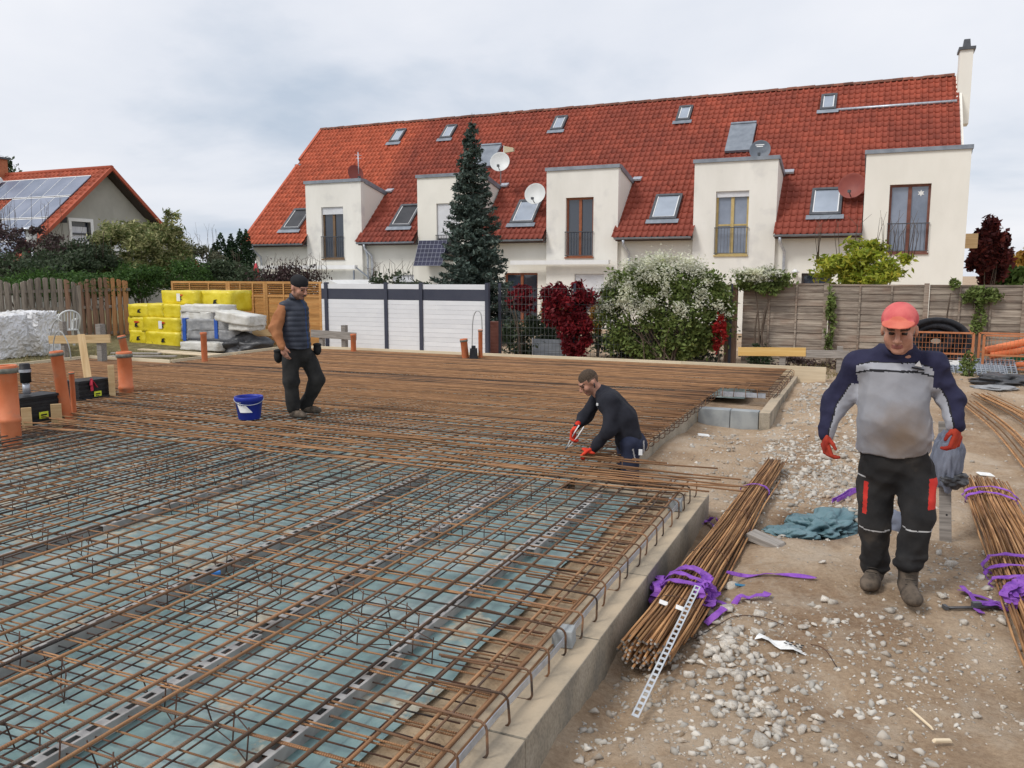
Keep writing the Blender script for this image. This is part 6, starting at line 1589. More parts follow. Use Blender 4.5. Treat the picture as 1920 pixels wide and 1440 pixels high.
bush('variegated_bush', 'big rounded yellow green bush before the grey house gable', (186, 338, 402, 545), 21.0, G_var, 17000, .17, 3.4, clumps=75, seed=2, spread=.16, up=.25, nst=6)
bush('variegated_shoot', 'upright yellow green shoot beside the big rounded bush', (310, 338, 393, 470), 21.3, G_var, 900, .16, 3.2, clumps=14, seed=3, up=.5, nst=2)
bush('dark_shrub', 'dark grey green shrub left of the rounded bush below the gable window', (85, 200, 455, 540), 19.0, G_dark, 9000, .13, 2.6, seed=4, twigs=26, clumps=50)
bush('purple_shrub', 'dark purplish shrub at the left edge under the solar roof', (-30, 95, 412, 530), 18.0, G_purp, 8000, .12, 2.4, seed=5, twigs=30, clumps=55, spread=.18)
bush('dark_shrub', 'dense dark green shrub behind the leftmost pickets', (-30, 130, 470, 545), 17.2, G_dark, 7000, .12, 2.4, seed=6)
for k, (px, Y, lb) in enumerate((((30, 175, 503, 560), 16.4, 'low bright conifer hedge behind the left half of the picket fence'), ((165, 225, 512, 560), 17.5, 'low conifer hedge between two brighter hedges behind the pickets'), ((222, 296, 496, 560), 18.4, 'rounded conifer bush behind the right pickets'), ((326, 388, 488, 560), 19.6, 'rounded green conifer bush behind the orange fence corner'))):
    bush('conifer_hedge', lb, px, Y, G_thuja, 6000, .10, 3.0, seed=20 + k, up=.6, spread=.3, cat='hedge', group='low conifers behind the picket fence', nst=2)
def cone_tree(name, label, px, yt, yb, w, Y, m, n, size, seed, group):
    p, q = atY(px, yb, Y), atY(px, yt, Y); rx = w / 2 * px_size(p); r = np.random.default_rng(seed)
    t = thing(name, label, 'tree', (p.x, Y, -.35), 0, group); H = q.z + .35
    u = r.random(n) ** .6; z = H * (1 - u) ; rad = 1.7 * rx * np.minimum(1, u * 2.2) ** .8 * (.6 + .45 * r.random(n)) * (1 + .12 * np.sin(z * 9)); a = r.uniform(0, 6.28, n)
    P = np.stack([rad * np.cos(a), rad * np.sin(a), z], 1); link('crown', leaf_mesh('crown', P, size, 2.6, m, .55, seed), t); MB().tube([(0, 0, 0), (0, 0, H * .8)], [.09, .03], 6).build('trunk', M_bark, t)
for k, (px, yt, w, lb) in enumerate(((405, 455, 28, 'leftmost shorter dark columnar thuja'), (418, 436, 30, 'second dark columnar thuja from the left'), (437, 437, 26, 'third dark columnar thuja, slim'), (455, 428, 28, 'fourth and tallest dark columnar thuja'), (466, 430, 26, 'dark columnar thuja touching the row house roof edge'))):
    cone_tree('columnar_thuja', lb, px, yt, 545, w, 27 + k * .3, G_thdark, 4200, .16, 40 + k, 'columnar thujas left of the row house')
bush('pale_shrub', 'pale grey green shrub between rounded bush and thujas', (335, 408, 452, 535), 24.5, G_pale, 5200, .13, 2.6, seed=8, twigs=20)
bush('pale_shrub', 'low pale shrub behind the orange fence left of the parasol', (380, 470, 486, 540), 21.0, G_dark, 4200, .11, 2.4, seed=9, twigs=8)
bush('trimmed_hedge', 'dark purplish trimmed hedge behind the standing worker head', (490, 604, 500, 560), 19.6, G_purp, 5200, .10, 2.2, seed=10, twigs=50, cat='hedge', dy=.5, shell=.2, spread=.4)
bush('trimmed_hedge', 'dark green hedge section just left of the red parasol', (432, 492, 505, 560), 20.2, G_dark, 2600, .10, 2.2, seed=12, cat='hedge', dy=.5, shell=.2, spread=.4)
bush('low_shrub', 'thin leafy shrub peeking over the white fence below the second downpipe', (690, 722, 513, 560), 18.6, G_dark, 260, .11, 2.0, seed=13, twigs=8, nst=2)
bush('low_shrub', 'taller thin shrub peeking over the white fence left of the spruce', (700, 775, 505, 560), 19.0, G_dark, 420, .10, 2.0, seed=14, twigs=14, nst=3)
bush('garden_hedge', 'low green hedge line just above the white fence', (722, 820, 527, 560), 19.4, G_dark, 2200, .09, 2.0, seed=15, dy=.4, nst=2, cat='hedge')
# spruce
def spruce(px, yt, w, Y):
    p, q = atY(px, 560, Y), atY(px, yt, Y); t = thing('spruce_tree', 'tall slender blue green spruce in front of the second dormer', 'tree', (p.x, Y, -.35)); H = q.z + .35; r = np.random.default_rng(5); Rm = w / 2 * px_size(p)
    MB().tube([(0, 0, 0), (.02, 0, H * .5), (0, 0, H)], [.13, .07, .012], 8).build('trunk', M_bark, t); MB().tube([(0, 0, H - .02), (.02, 0, H + .22)], [.012, .005], 5).build('leader', M_bark, t)
    PP = []; mb = MB()
    lv = np.linspace(.04, .985, 46)
    for i, f in enumerate(lv):
        z = H * f; prof = (1 - f) ** .95 * .92 + .05 * (1.0 if f > .1 else .9); nb = 9 if f < .8 else 6
        for j in range(nb):
            a = r.uniform(0, 6.28); L = Rm * prof * r.uniform(.72, 1.12) + .05; n = max(8, int(130 * L))
            s = r.random(n) ** .75; dr = -.28 * L * s + .30 * L * s ** 2.4
            lat = r.normal(0, 1, n) * .16 * L * (1 - s * .55) + r.normal(0, .02, n)
            x = np.cos(a) * L * s - np.sin(a) * lat; y = np.sin(a) * L * s + np.cos(a) * lat; zz = z + dr - np.abs(lat) * .35 - r.random(n) * .09
            PP.append(np.stack([x, y, zz], 1)); mb.tube([(0, 0, z), (math.cos(a) * L * .5, math.sin(a) * L * .5, z - .12 * L), (math.cos(a) * L * .95, math.sin(a) * L * .95, z)], [.018, .012, .004], 4, caps=False)
    tag(mb.build('branches', M_bark, t), kind='stuff')
    P = np.concatenate(PP); link('crown', leaf_mesh('crown', P, .13, 2.8, G_spruce, -.25, 3, .5), t)
spruce(886, 226, 196, 22.0)
# creepers on the wire fence
bush('red_creeper', 'large crimson creeper on the wire fence beside the flowering hedge', (1014, 1110, 526, 616), 18.4, G_red, 8000, .11, 2.0, seed=31, dy=.35, cat='creeper', spread=.2, clumps=45)
bush('red_creeper', 'bright red lower creeper trailing down the wire fence to the slab edge', (1048, 1108, 575, 675), 18.35, G_red, 4200, .11, 2.0, seed=32, dy=.25, cat='creeper', nst=2)
bush('red_creeper', 'thin dark red creeper before the brown ground floor window', (935, 1012, 533, 590), 18.6, G_red, 1300, .11, 2.0, seed=33, dy=.25, cat='creeper', nst=2, clumps=20)
bush('red_creeper', 'small red creeper patch at the thick brown post', (1330, 1366, 590, 660), 18.7, G_redd, 500, .10, 2.0, seed=34, dy=.2, cat='creeper', nst=1)
bush('orange_shrub', 'orange autumn shrub half hidden behind the crimson creeper', (1010, 1066, 570, 612), 19.6, G_orng, 1300, .10, 1.8, seed=35, dy=.3)
bush('orange_shrub', 'orange foliage column left of the flowering hedge', (1106, 1132, 570, 625), 19.8, G_orng, 700, .10, 1.8, seed=36, dy=.2)
bush('garden_shrub', 'dark green garden shrub behind the wire fence near the white fence', (936, 1062, 588, 675), 19.3, G_dark, 5200, .10, 2.0, seed=37, dy=.5)
bush('garden_shrub', 'dark shaded undergrowth below the white flowering hedge', (1105, 1365, 600, 690), 19.9, G_dark, 8000, .11, 2.0, seed=38, dy=.4, shell=.2, spread=.35)
# flowering knotweed hedge
cx, rx, zb, zt = box_px(1108, 1372, 478, 665, 18.9)
t = thing('flowering_hedge', 'large mound of white flowering knotweed beside the thick brown post', 'hedge', (cx, 18.9, -.35))
c = (0, 0, .42 * (zt - zb) + zb + .35); rad = (rx, .7, (zt - zb) * .56)
P = blob(c, rad, 30000, 150, .13, 41, .70, -.85); rr_ = np.random.default_rng(4); P = P[(np.abs(P[:, 0]) < rx * 1.03) & ((P[:, 2] > c[2] - .05) | (rr_.random(len(P)) < .3 + .35 * np.sin(P[:, 0] * 7) ** 2))]; link('foliage', leaf_mesh('foliage', P, .105, 1.9, G_knot, -.2, 41), t)
Pf = blob((0, -.08, c[2] + .03), (rx * 1.02, .74, rad[2] * 1.06), 9500, 210, .105, 43, .95, .0); Pf = Pf[np.abs(Pf[:, 0]) < rx * 1.02]; link('blossom', leaf_mesh('blossom', Pf, .062, 2.2, G_flow, .4, 43), t)
stems(t, 26, (0, -.3, 0), 1.5, (rx * .9, .4), .022, 44, 'stem')
bush('flowering_vine', 'white flowering vine spilling over the grey fence left end', (1366, 1482, 502, 545), 19.3, G_knot, 2200, .09, 1.9, seed=45, dy=.25, cat='vine', nst=2)
bush('flowering_vine', 'white blossom sprays on the grey fence top beside the hedge', (1370, 1475, 498, 532), 19.25, G_flow, 1900, .075, 2.2, seed=46, dy=.25, cat='vine', nst=1)
bush('flowering_vine', 'hanging green vine tip on the grey fence below the blossoms', (1415, 1465, 530, 556), 19.2, G_knot, 500, .08, 1.9, seed=47, dy=.12, cat='vine', nst=1)
# yellow shrub, maroon tree, background right
bush('yellow_shrub', 'bright yellow green shrub behind the grey fence at the far-right dormer', (1522, 1712, 446, 560), 22.5, G_yel, 7500, .15, 2.8, seed=51, spread=.15, clumps=55, nst=9, up=.25, shell=.35, twigs=24)
t = bush('maroon_tree', 'dark red leaved tree at the right end of the row house', (1806, 1893, 412, 545), 36.0, G_mar, 6500, .26, 2.0, seed=52, cat='tree', clumps=46, spread=.16, nst=6)
bush('autumn_tree', 'orange autumn tree at the right picture edge', (1868, 1990, 466, 545), 48.0, G_orng, 4500, .36, 1.8, seed=53, cat='tree')
bush('far_hedge', 'green bushes beyond the fence at the right picture edge', (1850, 2000, 500, 560), 40.0, G_grn, 4500, .30, 1.8, seed=54, cat='bush')
bush('dark_tree', 'dark tree top rising behind the grey house chimney', (-20, 26, 288, 420), 52.0, G_dark, 3000, .4, 1.8, seed=55, cat='tree')
# creepers on the right fence
for k, (px, n, lb) in enumerate((((1540, 1566, 540, 660), 420, 'thin green creeper climbing the post left of the red cap'), ((1800, 1880, 535, 575), 700, 'green creeper over the grey fence top at the right'), ((1815, 1850, 560, 640), 260, 'sparse creeper hanging down the right grey fence panel'), ((1775, 1800, 520, 545), 90, 'sparse sprig above the grey fence near the gable'))):
    bush('fence_creeper', lb, px, LY - .12, G_knot, n, .095, 2.0, seed=60 + k, dy=.08, cat='creeper', nst=1, group='creepers on the grey fence')
bush('weed_clump', 'tall weed growing before the wire cages at the right', (1795, 1830, 655, 715), 16.6, G_knot, 260, .09, 2.4, seed=66, dy=.15, cat='weed', nst=2, up=.3)
bush('weed_clump', 'green weeds at the foot of the grey fence right of the brown post', (1400, 1450, 640, 700), 19.0, G_dark, 900, .09, 2.4, seed=67, dy=.2, cat='weed', nst=1, up=.3)
bush('weed_clump', 'dark dry undergrowth below the grey fence behind the batter board', (1400, 1620, 670, 722), 18.6, G_purp, 2600, .10, 3.2, seed=68, dy=.4, cat='weed', nst=2, up=.2)
# dry grass
def grass():
    r = np.random.default_rng(9); n = 9000
    x = r.uniform(-19.8, -12.9, n); y = r.uniform(9.0, 17.4, n); k = (x < SLAB_L - .1) | (y > SLAB_YS + .25); k &= (vnoise(x, y, 1.6, 77) + r.normal(0, .35, n) > .1); x, y = x[k], y[k]
    x2 = r.uniform(-2.5, 4, 2500); y2 = r.uniform(16.6, 19.3, 2500); x = np.concatenate([x, x2]); y = np.concatenate([y, y2]); n = len(x)
    h = r.uniform(.04, .16, n); a = r.uniform(0, 6.28, n); z = gz(x, y); l = r.normal(0, .05, (n, 2)); w = .008
    V = np.stack([np.stack([x - np.cos(a) * w, y - np.sin(a) * w, z - .01], 1), np.stack([x + np.cos(a) * w, y + np.sin(a) * w, z - .01], 1), np.stack([x + l[:, 0], y + l[:, 1], z + h], 1)], 1).reshape(-1, 3)
    tag(link('dry_grass', np_mesh('dry_grass', V, np.arange(n * 3).reshape(n, 3), leaf('dry_grass', [(.20, .16, .07), (.32, .26, .13), (.14, .15, .05), (.42, .36, .2)]))), 'short dry grass around the packages and fences', 'grass', kind='stuff')
grass()
# ================================================================== people (signed distance bodies turned into one continuous surface each)
def polygonize(prims, vox, k=.03, extra=None):
    lo = np.min([p['lo'] for p in prims if not p.get('sub')], 0) - k - 3 * vox; hi = np.max([p['hi'] for p in prims if not p.get('sub')], 0) + k + 3 * vox
    n = np.ceil((hi - lo) / vox).astype(int) + 1
    ax = [lo[i] + vox * np.arange(n[i]) for i in range(3)]
    f = np.full(n, .5)
    for p in prims:
        i0 = np.maximum(np.floor((p['lo'] - k - 2 * vox - lo) / vox).astype(int), 0); i1 = np.minimum(np.ceil((p['hi'] + k + 2 * vox - lo) / vox).astype(int) + 1, n)
        X = ax[0][i0[0]:i1[0]][:, None, None]; Y = ax[1][i0[1]:i1[1]][None, :, None]; Z = ax[2][i0[2]:i1[2]][None, None, :]
        if X.size == 0 or Y.size == 0 or Z.size == 0: continue
        d = p['f'](X, Y, Z); sl = tuple(slice(a, b) for a, b in zip(i0, i1)); g = f[sl]; kk = p.get('k', k)
        if p.get('sub'):
            d = -d; h = np.clip(.5 - .5 * (g - d) / kk, 0, 1); f[sl] = g * (1 - h) + d * h + kk * h * (1 - h)
        else:
            h = np.clip(.5 + .5 * (g - d) / kk, 0, 1); f[sl] = g * (1 - h) + d * h - kk * h * (1 - h)
    if extra is not None: f = f + extra(ax[0][:, None, None], ax[1][None, :, None], ax[2][None, None, :])
    s = f < 0
    c = np.zeros(n - 1, int)
    for a in (0, 1):
        for b in (0, 1):
            for e in (0, 1): c += s[a:n[0] - 1 + a, b:n[1] - 1 + b, e:n[2] - 1 + e]
    act = (c > 0) & (c < 8); I = np.argwhere(act); idx = np.full(n - 1, -1); idx[act] = np.arange(len(I))
    acc = np.zeros((len(I), 3)); cnt = np.zeros(len(I))
    offs = [(a, b, e) for a in (0, 1) for b in (0, 1) for e in (0, 1)]
    val = {o: f[I[:, 0] + o[0], I[:, 1] + o[1], I[:, 2] + o[2]] for o in offs}
    for o in offs:
        for d in range(3):
            if o[d] == 0:
                q = list(o); q[d] = 1; q = tuple(q); a, b = val[o], val[q]; m = (a < 0) != (b < 0); t = np.where(m, a / np.where(m, a - b, 1), 0)
                P = np.zeros((len(I), 3)); P[:] = o; P[:, d] += t; acc += P * m[:, None]; cnt += m
    V = (I + acc / np.maximum(cnt, 1)[:, None]) * vox + lo
    F = []
    for d in range(3):
        u, w = [q for q in range(3) if q != d]
        A = s; sl0 = [slice(None)] * 3; sl1 = [slice(None)] * 3; sl0[d] = slice(0, -1); sl1[d] = slice(1, None)
        ch = A[tuple(sl0)] != A[tuple(sl1)]; E = np.argwhere(ch)
        E = E[(E[:, u] > 0) & (E[:, w] > 0) & (E[:, u] < n[u] - 1) & (E[:, w] < n[w] - 1)]
        def cell(du, dw): Q = E.copy(); Q[:, u] += du; Q[:, w] += dw; return idx[Q[:, 0], Q[:, 1], Q[:, 2]]
        q = np.stack([cell(-1, -1), cell(0, -1), cell(0, 0), cell(-1, 0)], 1)
        ins = A[E[:, 0], E[:, 1], E[:, 2]]; flip = ins if d != 1 else ~ins
        q[~flip] = q[~flip][:, ::-1]; F.append(q)
    F = np.concatenate(F); F = F[(F >= 0).all(1)]
    return V, F
def cap(a, b, ra, rb=None, k=None, sub=False):
    a, b = np.array(a, float), np.array(b, float); rb = ra if rb is None else rb; ab = b - a; L2 = max(ab @ ab, 1e-9); m = max(ra, rb)
    def fn(X, Y, Z):
        t = np.clip(((X - a[0]) * ab[0] + (Y - a[1]) * ab[1] + (Z - a[2]) * ab[2]) / L2, 0, 1)
        return np.sqrt((X - a[0] - t * ab[0]) ** 2 + (Y - a[1] - t * ab[1]) ** 2 + (Z - a[2] - t * ab[2]) ** 2) - (ra + (rb - ra) * t)
    d = dict(f=fn, lo=np.minimum(a, b) - m, hi=np.maximum(a, b) + m, sub=sub)
    if k: d['k'] = k
    return d
def ell(c, r, rot=None, k=None, sub=False):
    c, r = np.array(c, float), np.array(r, float); Rm = np.eye(3) if rot is None else np.array(rot).T; m = r.max()
    def fn(X, Y, Z):
        x, y, z = X - c[0], Y - c[1], Z - c[2]
        u = (Rm[0, 0] * x + Rm[0, 1] * y + Rm[0, 2] * z); v = (Rm[1, 0] * x + Rm[1, 1] * y + Rm[1, 2] * z); w = (Rm[2, 0] * x + Rm[2, 1] * y + Rm[2, 2] * z)
        k0 = np.sqrt((u / r[0]) ** 2 + (v / r[1]) ** 2 + (w / r[2]) ** 2); k1 = np.sqrt((u / r[0] ** 2) ** 2 + (v / r[1] ** 2) ** 2 + (w / r[2] ** 2) ** 2)
        return k0 * (k0 - 1) / np.maximum(k1, 1e-6)
    d = dict(f=fn, lo=c - m, hi=c + m, sub=sub)
    if k: d['k'] = k
    return d
def loft(tab, k=None, power=2.4):
    """stack of ellipses: rows (z, cx, cy, rx, ry)"""
    T0 = np.array(sorted(tab), float); z0, z1 = T0[0, 0], T0[-1, 0]
    zz = np.linspace(z0, z1, 80); T = np.stack([zz] + [np.interp(zz, T0[:, 0], T0[:, i]) for i in range(1, 5)], 1)
    kr = np.exp(-np.linspace(-2, 2, 15) ** 2); kr /= kr.sum()
    for i in range(1, 5): T[:, i] = np.convolve(np.pad(T[:, i], 7, mode='edge'), kr, 'valid')
    def fn(X, Y, Z):
        g = [np.interp(Z, T[:, 0], T[:, i]) for i in range(1, 5)]
        q = (np.abs((X - g[0]) / g[2]) ** power + np.abs((Y - g[1]) / g[3]) ** power) ** (1 / power)
        d = (q - 1) * np.minimum(g[2], g[3]); return np.maximum(d, np.maximum(z0 - Z, Z - z1))
    lo = np.array([(T[:, 1] - T[:, 3]).min(), (T[:, 2] - T[:, 4]).min(), z0]); hi = np.array([(T[:, 1] + T[:, 3]).max(), (T[:, 2] + T[:, 4]).max(), z1])
    d = dict(f=fn, lo=lo, hi=hi)
    if k: d['k'] = k
    return d
def wrinkle(amp, seed, fz=1.0, n=9, fmin=14, fmax=55):
    r = np.random.default_rng(seed); W = r.normal(0, 1, (n, 3)) * np.array([1, 1, fz]); W /= np.linalg.norm(W, axis=1)[:, None]; Fq = r.uniform(fmin, fmax, n); Ph = r.uniform(0, 6.28, n)
    def fn(X, Y, Z):
        o = 0
        for w, f, p in zip(W, Fq, Ph): o = o + (np.abs(np.sin(.5 * (f * (w[0] * X + w[1] * Y + w[2] * Z) + p + 1.2 * np.sin(9 * (X * w[1] + Z * w[0]) + p)))) - .6) * (22 / f)
        return amp * o / n * 7.0
    return fn
def skin_part(name, prims, vox, mats, parent=None, k=.03, extra=None, midx=None, base=None, rz=0.):
    V, F = polygonize(prims, vox, k, extra)
    mi = None
    if midx is not None: mi = midx(V[F].mean(1))
    me = np_mesh(name, V, F, mats, mi, smooth=True); bm_fix(me)
    return link(name, me, parent, base, (0, 0, rz) if base is not None else None)
def rotm(rz, rx=0., ry=0.): return np.array(Matrix.Rotation(rz, 3, 'Z') @ Matrix.Rotation(ry, 3, 'Y') @ Matrix.Rotation(rx, 3, 'X'))
def head_prims(C, Rm, s=1.0, jaw=1.0):
    C = np.array(C); H = lambda x, y, z: C + Rm @ (np.array([x, y, z]) * s)
    E = lambda c, r, **q: ell(H(*c), np.array(r) * s, Rm, **q)
    L = [E((0, .012, .03), (.078, .098, .092)), E((0, -.022, -.05), (.060 * jaw, .066, .064)), E((0, -.070, -.092), (.030, .022, .020), k=.02)]
    for q in (-1, 1): L += [E((q * .040, -.058, -.03), (.028, .026, .032), k=.02), E((q * .081, .018, -.008), (.010, .021, .032), k=.008)]
    L += [E((0, -.080, .026), (.054, .018, .014), k=.015)]
    for q in (-1, 1): L += [E((q * .032, -.099, .003), (.019, .016, .011), k=.012, sub=True), E((q * .031, -.074, .003), (.014, .014, .013), k=.003)]
    L += [cap(H(0, -.088, .014), H(0, -.117, -.028), .009 * s, .015 * s, k=.012)]
    for q in (-1, 1): L += [E((q * .014, -.104, -.034), (.010, .011, .009), k=.008)]
    L += [E((0, -.089, -.060), (.024, .011, .006), k=.006), E((0, -.087, -.072), (.021, .010, .006), k=.006)]
    return L, H
def head_local(Pc, C, Rm, s=1.0): return (Pc - np.array(C)) @ Rm / s
def face_idx(q, stub=True, hair=None):
    """0 skin 1 lips 2 eye 3 brow/hair 4 stubble"""
    x, y, z = q[:, 0], q[:, 1], q[:, 2]; m = np.zeros(len(q), int)
    front = y < -.045
    if stub: m[(z < -.035) & (z > -.13) & (y < .02) & ~((np.abs(x) < .03) & (z > -.046)) & (y > -.2)] = 4
    m[front & (np.abs(z + .066) < .010) & (np.abs(x) < .026)] = 1
    m[front & (np.abs(z - .003) < .008) & (np.abs(np.abs(x) - .031) < .014)] = 2
    m[front & (np.abs(z - .025) < .006) & (np.abs(np.abs(x) - .034) < .022)] = 3
    return m
def hand(W, D, side, palm_n, s=1.0, curl=.6, r_=.0095):
    """wrist W, pointing D, thumb towards side, palm_n palm normal; four unequal bent fingers + thumb"""
    W, D, S, N_ = [np.array(v, float) for v in (W, D, side, palm_n)]; D /= np.linalg.norm(D); S /= np.linalg.norm(S); N_ /= np.linalg.norm(N_)
    L = [cap(W - D * .03 * s, W + D * .01 * s, .026 * s, .028 * s)]
    pc = W + D * .045 * s; Rm = np.stack([S, N_, D], 1); L.append(ell(pc, np.array([.042, .019, .052]) * s, Rm, k=.012))
    for i, ln in enumerate((.95, 1.05, 1.0, .8)):
        off = S * ((1.5 - i) * .0205 * s); a = W + D * .082 * s + off; d1 = D * math.cos(curl) + N_ * math.sin(curl); b = a + d1 * .038 * ln * s
        d2 = D * math.cos(curl * 2.1) + N_ * math.sin(curl * 2.1); c = b + d2 * .028 * ln * s; d3 = D * math.cos(curl * 2.9) + N_ * math.sin(curl * 2.9); e = c + d3 * .018 * ln * s
        L += [cap(a - D * .02 * s, b, r_ * s, r_ * .95 * s, k=.004), cap(b, c, r_ * .95 * s, r_ * .9 * s, k=.004), cap(c, e, r_ * .9 * s, r_ * .8 * s, k=.004)]
    t0 = W + D * .02 * s + S * .03 * s; t1 = t0 + (S * .7 + D * .7 + N_ * .3) * .035 * s; t2 = t1 + (D * .9 + N_ * .5) * .03 * s
    L += [cap(t0, t1, .013 * s, .011 * s, k=.008), cap(t1, t2, .011 * s, .009 * s, k=.005)]
    return L
class Fig:
    """lays out joints from where they stand in the view, at a chosen distance"""
    def __init__(s, px, py, z):
        s.base = atz(px, py, z); s.D = depth(s.base); s.rz = facing(s.base); s.M = Matrix.Rotation(-s.rz, 3, 'Z')
    def __call__(s, px, py, dy=0.):
        d = s.M @ ray(px, py); c = s.M @ (CAM - s.base); t = (dy - c.y) / d.y; return np.array(c + d * t)
def M_fab(name, c1, c2, **q): return mat(name, c1, c2, rough=q.pop('rough', .9), scale=q.pop('scale', 7), bump=q.pop('bump', .25), bscale=q.pop('bscale', 160), bdist=.003, **q)
SKIN = mat('skin_tan', (.40, .19, .125), (.52, .27, .19), rough=.55, scale=14, bump=.1, bscale=90, bdist=.003)
LIP = mat('lips', (.30, .11, .09), None, rough=.5, bump=0); EYE = mat('eye_dark', (.03, .02, .018), None, rough=.2, bump=0); BROW = mat('brow_hair', (.05, .035, .026), (.09, .06, .045), rough=.9, scale=60, bump=.2)
STUB = mat('stubbled_skin', (.25, .13, .09), (.38, .20, .14), rough=.7, scale=60, bump=.1)
FACE = [SKIN, LIP, EYE, BROW, STUB]
M_boot = M_fab('dusty_boot', (.045, .036, .028), (.15, .115, .085), scale=14, rough=.85)
M_sole = mat('boot_sole', (.03, .026, .022), (.06, .05, .04), rough=.9, scale=12, bump=.2)
M_gred = M_fab('red_glove', (.28, .022, .014), (.44, .055, .025), scale=14)
def boot(name, parent, ank, toe, heel_z, s=1.0):
    A, T = np.array(ank), np.array(toe); d = T - A; d[2] = 0; Ld = np.linalg.norm(d); d /= max(Ld, 1e-6); sd_ = np.array([-d[1], d[0], 0]); Rm = np.stack([d, sd_, [0, 0, 1]], 1)
    h = A.copy(); h[2] = heel_z
    base_c = h + d * .075 * s; pr = [ell(h + d * .02 * s + [0, 0, .055 * s], np.array([.062, .045, .06]) * s, Rm), ell(h + d * .15 * s + [0, 0, .042 * s], np.array([.085, .048, .042]) * s, Rm), ell(base_c + [0, 0, .05 * s], np.array([.10, .042, .045]) * s, Rm), cap(h + [0, 0, .06 * s], A + [0, 0, .05 * s], .05 * s, .056 * s)]
    def cut(X, Y, Z): return np.maximum(0, (heel_z + .004) - Z) * 20
    o = skin_part(name, pr, .008, [M_boot, M_sole], parent, .025, lambda X, Y, Z: cut(X, Y, Z) + wrinkle(.009, 3, 1, 9, 30, 90)(X, Y, Z), lambda c: (c[:, 2] < heel_z + .026).astype(int))
    for i in range(4):
        q = h + d * (.105 - .022 * i) * s + np.array([0, 0, (.088 + .018 * i) * s]); MB().tube([q - sd_ * .026 * s, q + d * .006 + [0, 0, .004], q + sd_ * .026 * s], .0035, 5).build('lace', M_sole, o)
    return o

